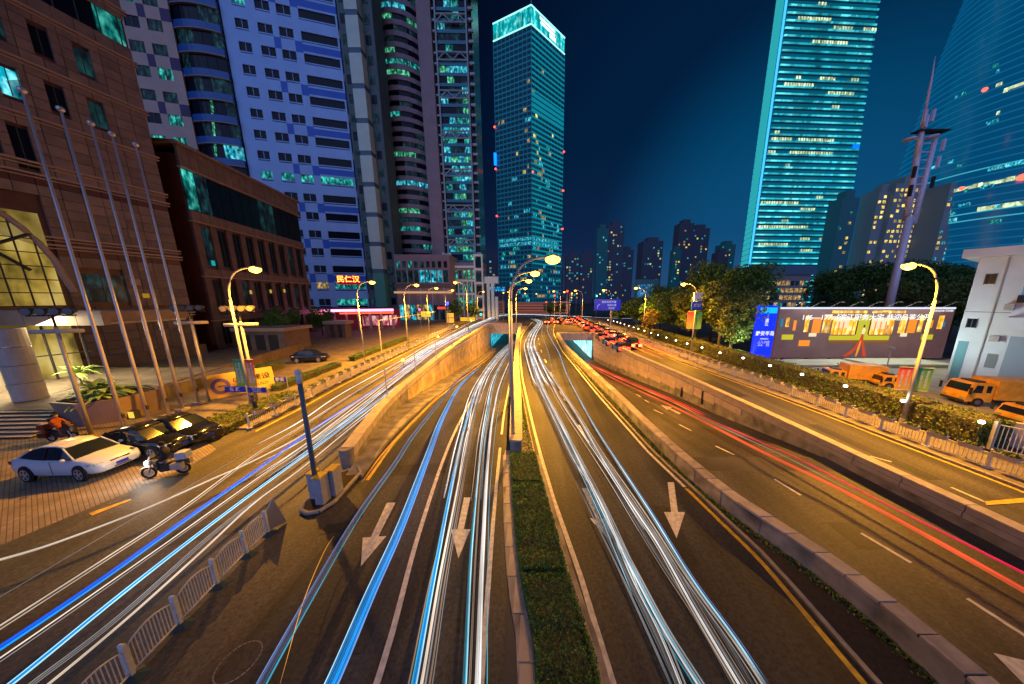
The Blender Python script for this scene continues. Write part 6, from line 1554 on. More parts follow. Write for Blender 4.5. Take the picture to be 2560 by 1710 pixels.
FW.piece('rain_pipe', M['pole'], wb, 1.45, 1.53, 0, 12.5, .01, .10)
for a_, z_ in ((2.0, 7.6), (1.75, 4.6)): FW.piece('air_conditioner', M['granite'], wb, a_, a_ + .5, z_, z_ + .55, .01, .35)
FW.piece('conduit', M['dark'], wb, .05, 2.4, 7.35, 7.39, .01, .04)
fl = thing('assumed_flood_lamp', 'small assumed white flood lamp, added on a yard pole facing the white building', 'light', (37.5, 28.5, 0))  # assumed fixture, added for the cool glow on the building's lower wall
mb = MB(); mb.tube([(37.5, 28.5, 0), (37.5, 28.5, 3.4)], .05, 6); mb.build('pole', M['pole'], fl); mb = MB(); mb.box(37.3, 37.7, 28.3, 28.7, 3.4, 3.65); mb.build('housing', M['pole'], fl)
l = bpy.data.lights.new('assumed_flood_light', 'SPOT'); l.energy = 1500; l.color = (.72, 1.0, .95); l.spot_size = math.radians(120); l.spot_blend = .9; l.shadow_soft_size = .3  # added spot of the assumed lamp, brightens the white wall
lo = bpy.data.objects.new('assumed_flood_light', l); COL.objects.link(lo); lo.location = (37.9, 28.0, 3.7); lo.rotation_euler = (Vector((-5.5, 1.5, -2.5))).to_track_quat('Z', 'Y').to_euler()
# ---------------------------------------------------------------- flagpoles and floodlight poles
M['pole_lilac'] = mat('flagpole_aluminium', (.60, .55, .60), .3, metal=.5)
fp0 = thing('flagpole', '', 'flagpole')
mb = MB(); mb.tube([(0, 0, 0), (0, 0, 6), (0, 0, 19.3)], [.10, .085, .05], 12); mb.build('pole', M['pole_lilac'], fp0, smooth=True)
mb = MB(); mb.ball((0, 0, 19.4), .16); mb.build('ball_finial', M['pole_lilac'], fp0, smooth=True)
mb = MB(); mb.box(-.28, .28, -.28, .28, 0, .14); mb.build('base_block', M['granite'], fp0)
mb = MB(); mb.box(.12, .2, -.06, .06, 1.1, 1.4); mb.build('cleat', M['dark'], fp0)
for i, (x, y) in enumerate(((-26.83, 16.64), (-27.3, 18.1), (-27.65, 19.42), (-28.05, 20.54), (-28.35, 21.85))):
    t = fp0 if i == 0 else copy_tree(fp0); t.location = (x, y, .012)
    tag(t, ('empty flagpole nearest the steps, leftmost and tallest of the five in the photo', 'empty flagpole second from the left', 'middle one of the five empty flagpoles', 'empty flagpole second from the right', 'rightmost of the five empty flagpoles')[i], 'flagpole', 'row of bare flagpoles before the granite building')
M['lens_off'] = mat('lens_unlit', (.10, .09, .09), .3)
fl0 = thing('floodlight_pole', '', 'floodlight')
mb = MB(); mb.tube([(0, 0, 0), (0, 0, 7.0)], [.11, .08], 10); mb.build('pole', M['pole'], fl0, smooth=True)
mb = MB(); mb.tube([(-1.0, 0, 6.75), (1.0, 0, 6.75)], .13, 10); mb.build('cross_tube', M['coping'], fl0, smooth=True)
mb = MB(); mb.tube([(0, 0, 7), (0, 0, 7.75)], .05, 6); mb.tube([(-.95, 0, 7.7), (.95, 0, 7.7)], .045, 6); mb.build('head_bar', M['dark'], fl0)
for k in range(4):
    x = -.78 + k * .52; mb = MB(); mb.tube([(x, -.2, 7.95), (x, .22, 8.02)], [.24, .13], 12); mb.build('floodlight', M['dark'], fl0)
    mb = MB(); mb.tube([(x, -.23, 7.95), (x, -.205, 7.95)], .2, 12); mb.build('lamp_glass', M['lens_off'], fl0)
for i, (x, y, rz, lb) in enumerate(((-29.14, 16.64, .4, 'pole with four round floodlights and cross tube beside the palm planter'), (-28.09, 22.42, .3, 'pole with four floodlights behind the gold banner board'), (-22.3, 20.78, .3, 'pole with floodlights just right of the nearest left street lamp'))):
    t = fl0 if i == 0 else copy_tree(fl0); t.location = (x, y, .012); t.rotation_euler = (0, 0, rz); tag(t, lb, 'floodlight', 'floodlight poles of the forecourt')

# banners, street name plates, gold board
def grad_mat(name, c_top, c_bot, z0, z1, em=.0):
    m = bpy.data.materials.new(name); m.use_nodes = True; nt = m.node_tree; b = nt.nodes['Principled BSDF']; b.inputs['Roughness'].default_value = .6
    g = nt.nodes.new('ShaderNodeNewGeometry'); s_ = nt.nodes.new('ShaderNodeSeparateXYZ'); r_ = nt.nodes.new('ShaderNodeMapRange'); r_.inputs[1].default_value = z0; r_.inputs[2].default_value = z1
    mx = nt.nodes.new('ShaderNodeMix'); mx.data_type = 'RGBA'; mx.inputs['A'].default_value = (*c_bot, 1); mx.inputs['B'].default_value = (*c_top, 1)
    nt.links.new(g.outputs['Position'], s_.inputs[0]); nt.links.new(s_.outputs['Z'], r_.inputs[0]); nt.links.new(r_.outputs[0], mx.inputs['Factor']); nt.links.new(mx.outputs['Result'], b.inputs['Base Color'])
    return m
def banner_pair(x, y, z0, z1, w, left_green, labels, rz=0.0, txt=True):
    ux = Vector((math.cos(rz), math.sin(rz), 0))
    red = grad_mat('banner_red_yellow', (.72, .02, .03), (.85, .50, .04), z0, z1); grn = grad_mat('banner_green', (.0, .30, .10), (.42, .60, .03), z0, z1)
    for side in (-1, 1):
        m_ = (grn if left_green else red) if side < 0 else (red if left_green else grn)
        a = Vector((x, y, 0)) + ux * (.14 if side > 0 else -.14 - w)
        t = thing('pole_banner', labels[0 if side < 0 else 1], 'banner', (x, y, z0))
        mb = MB(); n_ = Vector((ux.y, -ux.x, 0)) * .012
        mb.hexa([a - n_ + Vector((0, 0, z0)), a + ux * w - n_ + Vector((0, 0, z0)), a + ux * w + n_ + Vector((0, 0, z0)), a + n_ + Vector((0, 0, z0))], [a - n_ + Vector((0, 0, z1)), a + ux * w - n_ + Vector((0, 0, z1)), a + ux * w + n_ + Vector((0, 0, z1)), a + n_ + Vector((0, 0, z1))]); mb.build('cloth', m_, t)
        for z in (z0, z1): mb = MB(); mb.tube([Vector((x, y, z)), Vector((x, y, z)) + ux * side * (w + .16)], .022, 6); mb.build('bracket', M['pole'], t)
        if txt:
            c = a + ux * w * .5 + Vector((ux.y, -ux.x, 0)) * .02
            for q_, s_ in ((-.2, '上海国际\n文化艺术'), (.2, '浦东新区\n城市建设')):
                place_text('\n'.join(s_.replace('\n', '')), (z1 - z0) / 10.5, M['rail'], t, (c.x + ux.x * q_ * w, c.y + ux.y * q_ * w, (z0 + z1) / 2), ux, (0, 0, 1))
banner_pair(25.57, 17.9, 2.55, 4.15, .74, False, ('red and yellow banner on the nearest right street lamp', 'green banner on the nearest right street lamp'), -.25)
banner_pair(-22.07, 20.15, 2.1, 4.2, .62, True, ('green banner on the nearest left street lamp', 'red and yellow banner on the nearest left street lamp'), .0)
banner_pair(24.42, 42.5, 4.0, 6.6, .95, False, ('pale red banner on the right street lamp before the trees', 'green banner on the right street lamp before the trees'), -.1, False)
t = thing('sign_box', 'blue and white sign box above the pale banners on the right street lamp', 'sign', (24.42, 42.4, 6.9))
mb = MB(); mb.box(23.6, 25.2, 42.1, 42.28, 6.9, 8.2); mb.build('blue_face', mat('sign_blue', (.01, .05, .55), .4), t); mb = MB(); mb.box(23.8, 25.1, 42.1, 42.28, 8.22, 9.5); mb.build('white_face', M['rail'], t)
place_text('路牌', .55, M['rail'], t, (24.4, 42.08, 7.55), (1, 0, 0), (0, 0, 1))
M['plate'] = mat('street_plate_blue', (.01, .03, .50), .4)
for i, (x, y, z, w, s, lb) in enumerate(((-22.9, 20.0, 1.7, 1.55, '东 路', 'blue street name plate left of the nearest left lamp pole'), (-21.25, 20.0, 1.65, 1.35, '世纪', 'blue street name plate right of the nearest left lamp pole'), (-20.9, 21.6, 2.0, .95, '静安', 'small blue and white plate beside the third floodlight pole'))):
    t = thing('street_name_plate', lb, 'sign', (x, y, z)); mb = MB(); mb.box(x - w / 2, x + w / 2, y - .04, y + .02, z, z + .42); mb.build('plate', M['plate'], t); place_text(s, .36, M['rail'], t, (x, y - .05, z + .2), (1, 0, 0), (0, 0, 1))
    mb = MB(); mb.tube([(x + w * .5, y + .05, 0.02), (x + w * .5, y + .05, z + .5)], .035, 6); mb.build('post', M['pole'], t)
gb = thing('banner_board', 'slanted gold board with round purple emblem and black chinese lettering', 'sign', (-28.0, 23.4, 0))
c = [G(565, 1007, .15), G(640, 966, .15)]
P0, P1 = Vector((-27.6, 22.1, 0)), Vector((-25.2, 25.6, 0)); u_ = (P1 - P0).normalized(); nrm = Vector((u_.y, -u_.x, 0)); upv = (Vector((0, 0, 1)) - nrm * .45).normalized()
lo4 = [P0 + Vector((0, 0, .25)), P1 + Vector((0, 0, .25))]
M['gold'] = mat('gold_board', (.75, .42, .06), .5)
mb = MB(); mb.hexa([lo4[0], lo4[1], lo4[1] - nrm * .08, lo4[0] - nrm * .08], [p + upv * 2.1 for p in (lo4[0] - u_ * .0, lo4[1], lo4[1] - nrm * .08, lo4[0] - nrm * .08)]); mb.build('board', M['gold'], gb)
cc = lo4[0] + u_ * .75 + upv * 1.0 + nrm * .02
mb = MB()
for k in range(24):
    a0, a1 = 2 * PI * k / 24, 2 * PI * (k + 1) / 24
    mb.quad(cc + u_ * .58 * math.cos(a0) + upv * .72 * math.sin(a0), cc + u_ * .58 * math.cos(a1) + upv * .72 * math.sin(a1), cc + u_ * .33 * math.cos(a1) + upv * .42 * math.sin(a1), cc + u_ * .33 * math.cos(a0) + upv * .42 * math.sin(a0))
mb.quad(cc - u_ * .16 - upv * .06, cc + u_ * .3 - upv * .06, cc + u_ * .3 + upv * .06, cc - u_ * .16 + upv * .06)
mb.build('emblem', mat('emblem_purple', (.16, .08, .22), .5), gb)
place_text('中国建设', .62, M['black'], gb, lo4[0] + u_ * 2.75 + upv * 1.28 + nrm * .025, u_, upv); place_text('CHINA BUILD', .34, M['black'], gb, lo4[0] + u_ * 2.7 + upv * .62 + nrm * .025, u_, upv)

# ---------------------------------------------------------------- cars
def sedan(paint, lights_on=False, plate='沪A·D8625'):
    t = thing('parked_car', '', 'car')
    st = [(-2.45, .70, .46, .80), (-2.38, .83, .34, .98), (-2.1, .89, .26, 1.03), (-1.5, .92, .22, 1.01), (-.6, .93, .20, .97), (.5, .93, .20, .955), (1.2, .925, .22, .94), (1.75, .91, .24, .87), (2.15, .87, .26, .78), (2.38, .78, .30, .66), (2.46, .62, .36, .56)]
    def ringb(x, w, zb, zt):
        zm = zb + (zt - zb) * .55
        return [(x, -w * .86, zb), (x, -w * .98, zb + .10), (x, -w, zm), (x, -w * .955, zt - .06), (x, -w * .84, zt), (x, 0, zt + .035), (x, w * .84, zt), (x, w * .955, zt - .06), (x, w, zm), (x, w * .98, zb + .10), (x, w * .86, zb)]
    mb = MB(); mb.loft([ringb(*s) for s in st]); body = mb.build('body', paint, t, smooth=True)
    for p_ in body.data.polygons: p_.use_smooth = len(p_.vertices) == 4
    cab = [(-2.0, .76, 1.0, .70, 1.02), (-1.35, .80, .98, .64, 1.34), (-.7, .82, .96, .62, 1.45), (.0, .82, .95, .62, 1.46), (.45, .82, .94, .62, 1.38), (1.15, .80, .93, .72, .97)]
    mb = MB(); mb.loft([[(x, -wb, zb), (x, -wt, zt), (x, 0, zt + .03), (x, wt, zt), (x, wb, zb)] for x, wb, zb, wt, zt in cab]); mb.build('glasshouse', M['glass'], t, smooth=False)
    roof = [(-1.38, .60, 1.365), (-.7, .63, 1.49), (.0, .63, 1.50), (.46, .60, 1.415)]
    mb = MB(); mb.loft([[(x, -w, z - .03), (x, -w * .9, z + .0), (x, 0, z + .035), (x, w * .9, z), (x, w, z - .03)] for x, w, z in roof]); mb.build('roof', paint, t, smooth=True)
    for s_ in (-1, 1):
        for a, b in (((1.16, .80, .95), (.45, .635, 1.40)), ((-1.38, .625, 1.36), (-2.02, .74, 1.02)), ((-.45, .84, .96), (-.42, .64, 1.46))):
            mb = MB(); mb.tube([(a[0], s_ * a[1], a[2]), (b[0], s_ * b[1], b[2])], .035, 6); mb.build('pillar', paint if a[0] != -.45 else M['black'], t)
        mb = MB(); mb.ball((.92, s_ * 1.02, 1.02), .12, .09, .07, 8, 5); mb.build('wing_mirror', paint, t, smooth=True)
        mb = MB(); mb.hexa([(2.05, s_ * .60, .60), (2.37, s_ * .58, .60), (2.30, s_ * .80, .62), (1.92, s_ * .885, .64)], [(2.05, s_ * .60, .74), (2.33, s_ * .56, .715), (2.22, s_ * .80, .735), (1.86, s_ * .89, .765)]); mb.build('headlight', M['hl_on'] if lights_on else M['hl_off'], t)
        mb = MB(); mb.box(-2.44, -2.32, s_ * .70 - .14, s_ * .70 + .14, .78, .93); mb.build('tail_light', M['tl_on'] if lights_on else M['tl_off'], t)
        for x in (-1.5, 1.48):
            mb = MB(); mb.tube([(x, s_ * .90, .34), (x, s_ * .945, .34)], .405, 18); mb.build('wheel_arch', M['black'], t)
            mb = MB(); mb.tube([(x, s_ * .76, .335), (x, s_ * .965, .335)], .335, 20); w_ = mb.build('wheel', M['black'], t)
            mb = MB(); mb.tube([(x, s_ * .966, .335), (x, s_ * .972, .335)], .235, 18)
            mb2 = MB()
            for k in range(5):
                a = 2 * PI * k / 5 + .3; dx, dz = math.cos(a), math.sin(a); px_, pz_ = -dz * .035, dx * .035
                y_ = s_ * .982
                mb2.quad((x + px_, y_, .335 + pz_), (x + dx * .24 + px_ * 1.3, y_, .335 + dz * .24 + pz_ * 1.3), (x + dx * .24 - px_ * 1.3, y_, .335 + dz * .24 - pz_ * 1.3), (x - px_, y_, .335 - pz_))
            for k in range(18):
                a0, a1 = 2 * PI * k / 18, 2 * PI * (k + 1) / 18
                mb2.quad(*[(x + math.cos(a) * r_, s_ * .981, .335 + math.sin(a) * r_) for a, r_ in ((a0, .215), (a1, .215), (a1, .25), (a0, .25))])
            mb.build('rim_back', M['dark'], w_); mb2.build('rim', M['steel'], w_)
    mb = MB(); mb.hexa([(2.44, -.30, .36), (2.47, -.30, .36), (2.47, .30, .36), (2.44, .30, .36)], [(2.36, -.36, .70), (2.40, -.36, .70), (2.40, .36, .70), (2.36, .36, .70)]); mb.build('grille', M['dark'], t)
    mb = MB(); mb.box(2.45, 2.485, -.22, .22, .43, .55); mb.build('number_plate', M['plate'], t)
    for s_ in (-1, 1): mb = MB(); mb.hexa([(2.30, s_ * .45, .36), (2.42, s_ * .42, .36), (2.34, s_ * .74, .37), (2.22, s_ * .78, .37)], [(2.30, s_ * .45, .44), (2.43, s_ * .42, .44), (2.36, s_ * .74, .45), (2.22, s_ * .78, .45)]); mb.build('air_intake', M['dark'], t)
    mb = MB(); mb.box(-2.475, -2.44, -.24, .24, .62, .74); mb.build('number_plate', M['plate'], t)
    mb = MB(); mb.hexa([(-.02, -.937, .3), (.0, -.937, .3), (.0, -.930, .3), (-.02, -.930, .3)], [(-.02, -.94, .93), (.0, -.94, .93), (.0, -.93, .93), (-.02, -.93, .93)]); mb.build('door_gap', M['dark'], t)
    return t
M['car_white'] = mat('car_paint_white', (.55, .60, .72), .22, spec=.6); M['car_black'] = mat('car_paint_black', (.008, .009, .012), .12, spec=.8)
M['car_grey'] = mat('car_paint_grey', (.09, .09, .10), .2, spec=.7)
M['hl_off'] = mat('headlight_off', (.35, .40, .45), .15); M['hl_on'] = emis('headlight_on', (1, .93, .8), 20, sample=False)
M['tl_off'] = mat('tail_light_off', (.25, .01, .01), .2); M['tl_on'] = emis('tail_light_on', (1.0, .03, .02), 7)
def put(t, x, y, z, rz, label, cat=None, group=None, s=None):
    if t.get('category') == 'car' and s is None and 'parked' in t.name: t.scale = (.84, .94, 1.12)
    t.location = (x, y, z); t.rotation_euler = (0, 0, rz); tag(t, label, cat, group); return t
put(sedan(M['car_white']), -23.3, 12.75, .02, math.radians(1), 'white sedan parked sideways on the paved forecourt', 'car')
bk_ = sedan(M['car_black']); put(bk_, -22.3, 14.5, .02, math.radians(3), 'black sedan with red tail light parked behind the white one', 'car')
mb = MB(); mb.box(-2.47, -2.445, .58, .80, .80, .92); mb.build('lit_tail_light', M['tl_on'], bk_)
put(sedan(M['car_black']), -22.0, 15.7, .14, math.radians(-4), 'second black sedan parked beyond the first, nose toward the hedge', 'car').location.z = .02
put(sedan(M['car_black']), -31.2, 37.2, .02, math.radians(15), 'dark car parked alone on the far forecourt before the low stone booth', 'car')

# queue of cars with lit tail lights on the right service road and across the junction
def small_car(paint, tail):
    t = thing('queued_car', '', 'car')
    mb = MB(); mb.loft([[(-w, y, zb), (-w * 1.0, y, zt - .08), (-w * .86, y, zt), (w * .86, y, zt), (w, y, zt - .08), (w, y, zb)] for y, w, zb, zt in ((-2.3, .80, .35, .9), (-2.1, .88, .25, .98), (0, .90, .22, .98), (1.6, .88, .24, .88), (2.3, .74, .34, .66))]); mb.build('body', paint, t)
    mb = MB(); mb.loft([[(-wb, y, .95), (-wt, y, zt), (wt, y, zt), (wb, y, .95)] for y, wb, wt, zt in ((-1.9, .76, .70, 1.0), (-1.1, .8, .62, 1.44), (.3, .8, .62, 1.46), (1.2, .78, .7, .98))]); mb.build('glasshouse', M['glass'], t)
    mb = MB(); mb.hexa([(-.60, -1.05, 1.45), (.60, -1.05, 1.45), (.60, .3, 1.47), (-.60, .3, 1.47)], [(-.58, -1.0, 1.49), (.58, -1.0, 1.49), (.58, .25, 1.51), (-.58, .25, 1.51)]); mb.build('roof', paint, t)
    for s_ in (-1, 1):
        mb = MB(); mb.box(s_ * .58 - .29, s_ * .58 + .29, -2.36, -2.24, .56, 1.0); mb.build('tail_light', tail, t)
        for y in (-1.4, 1.4): mb = MB(); mb.tube([(s_ * .72, y, .32), (s_ * .92, y, .32)], .32, 10); mb.build('wheel', M['black'], t)
    mb = MB(); mb.box(-.25, .25, -1.98, -1.9, 1.02, 1.08); mb.build('brake_light', tail, t)
    return t
tl_a = emis('tail_glow_red', (1.0, .014, .006), 16); tl_b = emis('tail_glow_bright', (1.0, .10, .03), 9)
cars = [small_car(M['car_grey'], tl_a), small_car(M['car_white'], tl_a), small_car(M['car_black'], tl_b)]
usedc = [False] * 3; rc = random.Random(4); n = 0
for lane, x0 in ((0, 0.8), (1, 3.9), (2, 6.4)):
    y = 45 + lane * 3.0
    while y < 118 and n < 52:
        base_x = XRW(min(y, 62)) + x0 + (.3 if y > 62 else 0)
        if lane == 2 and base_x > XSR(y) - 1.0: base_x = XSR(y) - 1.2
        k = rc.randrange(3); c = cars[k] if not usedc[k] else copy_tree(cars[k]); usedc[k] = True
        lanes = ('left', 'middle', 'right')[lane]
        put(c, base_x + rc.uniform(-.2, .2), y, .02, rc.uniform(-.03, .03), '%s car queuing with red tail lights in the %s lane, right service road' % (('grey', 'white', 'black')[k], lanes), 'car', 'cars queuing in the %s lane of the right service road' % lanes)
        if n % 3 == 0:
            l = bpy.data.lights.new('brake_glow', 'POINT'); l.energy = 900; l.color = (1.0, .05, .02); l.shadow_soft_size = .3
            lo = bpy.data.objects.new('brake_glow', l); COL.objects.link(lo); lo.parent = c; lo.location = (0, -2.6, .85)
        n += 1; y += rc.uniform(5.2, 6.4)
for i in range(9):
    k = rc.randrange(3); c = copy_tree(cars[k]); put(c, 4.0 + i * 1.15 + rc.uniform(-.3, .3), 92 + (i % 3) * 7 + rc.uniform(-1, 1), .02, rc.uniform(-.5, -.1), ('grey', 'white', 'black')[k] + ' car with red tail lights waiting at the mouth of the junction', 'car', 'cars waiting at the mouth of the junction')

# motorcycles
def motorcycle(label, x, y, rz, lit, box=None, bodym=None):
    t = thing('motorcycle', label, 'motorcycle'); bodym = bodym or M['steel']
    for xx in (-.72, .74):
        mb = MB(); n = 18; rings = []
        for k in range(n + 1):
            a = 2 * PI * k / n; rings.append([(xx + (.29 + .055 * math.cos(b)) * math.cos(a), .06 * math.sin(b), .34 + (.29 + .055 * math.cos(b)) * math.sin(a)) for b in [2 * PI * j / 6 for j in range(6)]])
        mb.loft(rings, cap=False); w_ = mb.build('wheel', M['black'], t, smooth=True)
        mb = MB(); mb.tube([(xx, -.03, .34), (xx, .03, .34)], .20, 12); mb.build('rim', M['steel'], w_)
    mb = MB(); mb.tube([(.74, .08, .34), (.52, .08, .85), (.44, .0, 1.02)], .03, 6); mb.tube([(.74, -.08, .34), (.52, -.08, .85)], .03, 6); mb.build('fork', M['steel'], t)
    mb = MB(); mb.loft([[(x_, -w, z0), (x_, -w, z1), (x_, w, z1), (x_, w, z0)] for x_, w, z0, z1 in ((-.55, .10, .5, .72), (-.2, .16, .34, .74), (.15, .17, .34, .80), (.42, .10, .6, .95))]); mb.build('engine_body', M['dark'], t)
    mb = MB(); mb.ball((.18, 0, .90), .32, .17, .15, 10, 6); mb.build('tank', bodym, t, smooth=True)
    mb = MB(); mb.loft([[(x_, -w, z - .06), (x_, -w, z), (x_, w, z), (x_, w, z - .06)] for x_, w, z in ((-.95, .10, .95), (-.6, .15, .86), (-.15, .13, .82))]); mb.build('seat', M['black'], t)
    mb = MB(); mb.tube([(.36, -.36, 1.08), (.46, 0, 1.04), (.36, .36, 1.08)], .02, 6); mb.build('handlebar', M['dark'], t)
    mb = MB(); mb.loft([[(x_, -w, z0), (x_, -w * .8, z1), (x_, w * .8, z1), (x_, w, z0)] for x_, w, z0, z1 in ((.42, .20, .98, 1.40), (.56, .18, .86, 1.18), (.66, .12, .80, .98))]); mb.build('fairing', bodym, t)
    mb = MB(); mb.ball((.74, 0, .93), .07, .12, .12, 8, 5); mb.build('headlight', emis('motorcycle_headlight', (1.0, .82, .66), 45) if lit else M['hl_off'], t, smooth=True)
    mb = MB(); mb.loft([[(x_, -.08, z0), (x_, -.08, z1), (x_, .08, z1), (x_, .08, z0)] for x_, z0, z1 in ((.52, .62, .70), (.74, .70, .74), (1.02, .60, .64))]); mb.build('front_mudguard', bodym, t)
    for s_ in (-1, 1):
        mb = MB(); mb.box(-.95, -.45, s_ * .30 - .12, s_ * .30 + .12, .45, .82); mb.build('pannier', bodym, t)
        mb = MB(); mb.tube([(.38, s_ * .24, 1.08), (.40, s_ * .34, 1.26)], .012, 4); mb.ball((.40, s_ * .36, 1.30), .07, .05, .05, 8, 4); mb.build('mirror', M['dark'], t)
    if box: mb = MB(); mb.box(-1.1, -.65, -.24, .24, .95, 1.35); mb.build('top_box', box, t)
    t.location = (x, y, .02); t.rotation_euler = (0, 0, rz); t.scale = (.84, .84, .88); return t
motorcycle('grey touring motorcycle with blazing headlight and panniers beside the white sedan', -18.45, 12.35, math.radians(200), True, M['car_white'])
l = bpy.data.lights.new('motorcycle_beam', 'POINT'); l.energy = 90; l.color = (1, .85, .7); l.shadow_soft_size = .08
lo = bpy.data.objects.new('motorcycle_beam', l); COL.objects.link(lo); lo.location = (-19.25, 12.0, .9)
motorcycle('dark red delivery motorcycle parked below the entrance steps', -29.3, 15.7, math.radians(5), False, mat('red_box', (.16, .02, .02), .5), mat('moto_red', (.06, .01, .01), .3))
# rider sitting on the delivery motorcycle
def person_mesh(name, joints, edges, radii, m_, parent):
    me = bpy.data.meshes.new(name); off = ROOTLOC.get(parent.name, Vector((0, 0, 0)))
    me.from_pydata([tuple(Vector(j) - off) for j in joints], edges, [])
    o = bpy.data.objects.new(name, me); COL.objects.link(o); o.parent = parent; me.materials.append(m_)
    sk = o.modifiers.new('skin', 'SKIN'); 
    if not me.skin_vertices: me.attributes
    lay = me.skin_vertices[0].data if me.skin_vertices else None
    if lay is None:
        bpy.context.view_layer.objects.active = o
        bpy.ops.object.modifier_remove(modifier='skin') if False else None
    if lay:
        for i, r_ in enumerate(radii): lay[i].radius = (r_, r_)
        lay[0].use_root = True
    ss = o.modifiers.new('sub', 'SUBSURF'); ss.levels = 1; ss.render_levels = 1
    return o
def figure(label, x, y, rz, seated, shirt, hair=True):
    t = thing('person', label, 'person', (0, 0, 0))
    if seated: J = [(0, 0, .92), (.06, 0, 1.18), (.12, 0, 1.42), (.15, 0, 1.55), (.17, 0, 1.66), (.36, .12, .90), (.38, .13, .52), (.46, .13, .44), (.36, -.12, .90), (.38, -.13, .52), (.46, -.13, .44), (.12, .19, 1.38), (.28, .26, 1.16), (.50, .28, 1.10), (.12, -.19, 1.38), (.28, -.26, 1.16), (.50, -.28, 1.10)]
    else: J = [(0, 0, .95), (0, 0, 1.18), (0, 0, 1.42), (0, 0, 1.53), (0, 0, 1.66), (.05, .11, .5), (0, .12, .1), (.14, .12, .04), (-.03, -.11, .5), (-.08, -.12, .1), (.06, -.12, .04), (0, .19, 1.38), (.03, .23, 1.10), (.12, .22, .88), (0, -.19, 1.38), (.0, -.23, 1.10), (.1, -.22, .88)]
    E_ = [(0, 1), (1, 2), (2, 3), (3, 4), (0, 5), (5, 6), (6, 7), (0, 8), (8, 9), (9, 10), (2, 11), (11, 12), (12, 13), (2, 14), (14, 15), (15, 16)]
    Rr = [.15, .15, .15, .06, .11, .085, .055, .045, .085, .055, .045, .07, .048, .038, .07, .048, .038]
    o = person_mesh('body', J, E_, Rr, shirt, t)
    h = J[4]
    mb = MB(); mb.ball((h[0], h[1], h[2] + .02), .115, .105, .135, 12, 8); mb.build('head', M['skin'], t, smooth=True)
    mb = MB(); mb.ball((h[0] - .015, h[1], h[2] + .055), .125, .118, .12, 12, 8); mb.build('hair', M['black'], t, smooth=True)
    t.location = (x, y, .02); t.rotation_euler = (0, 0, rz); ROOTLOC[t.name] = t.location.copy(); return t
M['skin'] = mat('skin', (.42, .26, .19), .6); M['cloth_dark'] = mat('dark_clothes', (.03, .03, .04), .8); M['cloth_or'] = mat('orange_clothes', (.35, .08, .02), .8)
figure('person in dark orange clothes sitting on the red delivery motorcycle', -29.55, 15.7, math.radians(5), True, M['cloth_or'])
figure('person in dark clothes standing by the rear of the black parked cars', -20.6, 19.0, math.radians(60), False, M['cloth_dark'])
figure('person in dark clothes sitting on the touring motorcycle with the bright headlight', -18.25, 12.42, math.radians(200), True, M['cloth_dark'])

# ---------------------------------------------------------------- right yard: billboard, blue sign, sheds, trucks
bb = thing('billboard', 'wide billboard with golden windows, woman in red gown and white lettering', 'billboard', (45, 38, 0))
YB = 38.0; bl_, br_ = AT(1951, 768, YB), AT(2389, 772, YB); bl0, br0 = AT(1927, 899, YB), AT(2352.5, 904, YB)
x0, x1, zt, zb = bl_.x, br_.x, bl_.z, -.0
zb = .35
Wb, Hb = x1 - x0, zt - zb
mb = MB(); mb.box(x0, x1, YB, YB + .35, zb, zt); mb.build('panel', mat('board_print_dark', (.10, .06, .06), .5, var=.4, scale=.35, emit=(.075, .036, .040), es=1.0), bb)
def bq(name, u0, u1, v0, v1, m_, d=.02, skew=0.0):
    mb = MB(); a, b = x0 + Wb * u0, x0 + Wb * u1; c, e_ = zb + Hb * v0, zb + Hb * v1
    mb.quad((a - skew, YB - d, c), (b - skew, YB - d, c), (b + skew, YB - d, e_), (a + skew, YB - d, e_)); return mb.build(name, m_, bb)
em_gold = interior('print_gold', (.95, .42, .02), (1.0, .85, .35), 2.0, 1.25, .6); em_amber = emis('print_amber', (1.0, .30, .02), 1.0); em_ylw = emis('print_yellow', (.80, .72, .02), .75); em_pale = emis('print_pale', (1.0, .80, .50), 1.0); em_red = emis('print_red', (.75, .07, .015), .75); em_line = emis('print_lamp_line', (.75, .80, 1.0), 1.1); em_blue = emis('print_blue', (.02, .35, .6), .6); em_wht = emis('print_white', (1, 1, 1), 1.1); em_dk = emis('print_dark', (.05, .02, .015), .8)  # lamp-lit print, panel included, is painted as self-glowing
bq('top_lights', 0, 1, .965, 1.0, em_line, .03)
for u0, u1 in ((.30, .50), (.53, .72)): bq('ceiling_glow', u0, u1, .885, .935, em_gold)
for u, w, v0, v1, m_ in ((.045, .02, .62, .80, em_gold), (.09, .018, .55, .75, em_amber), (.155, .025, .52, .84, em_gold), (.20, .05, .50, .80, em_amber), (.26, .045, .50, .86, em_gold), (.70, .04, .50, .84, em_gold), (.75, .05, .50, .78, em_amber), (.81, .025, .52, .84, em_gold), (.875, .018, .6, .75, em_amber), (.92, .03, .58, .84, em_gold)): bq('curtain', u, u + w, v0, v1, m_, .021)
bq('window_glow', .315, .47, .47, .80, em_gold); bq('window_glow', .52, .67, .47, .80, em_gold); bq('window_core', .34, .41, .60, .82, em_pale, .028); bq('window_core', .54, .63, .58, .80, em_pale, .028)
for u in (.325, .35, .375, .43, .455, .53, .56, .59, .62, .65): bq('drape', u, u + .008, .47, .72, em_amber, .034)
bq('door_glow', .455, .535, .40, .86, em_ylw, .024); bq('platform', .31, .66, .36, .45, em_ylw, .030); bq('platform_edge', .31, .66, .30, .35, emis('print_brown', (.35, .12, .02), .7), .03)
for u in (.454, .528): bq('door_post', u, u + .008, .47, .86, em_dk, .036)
for u0, v0 in ((.035, .37), (.845, .37)): bq('yellow_card', u0, u0 + .068, v0, v0 + .10, em_ylw)
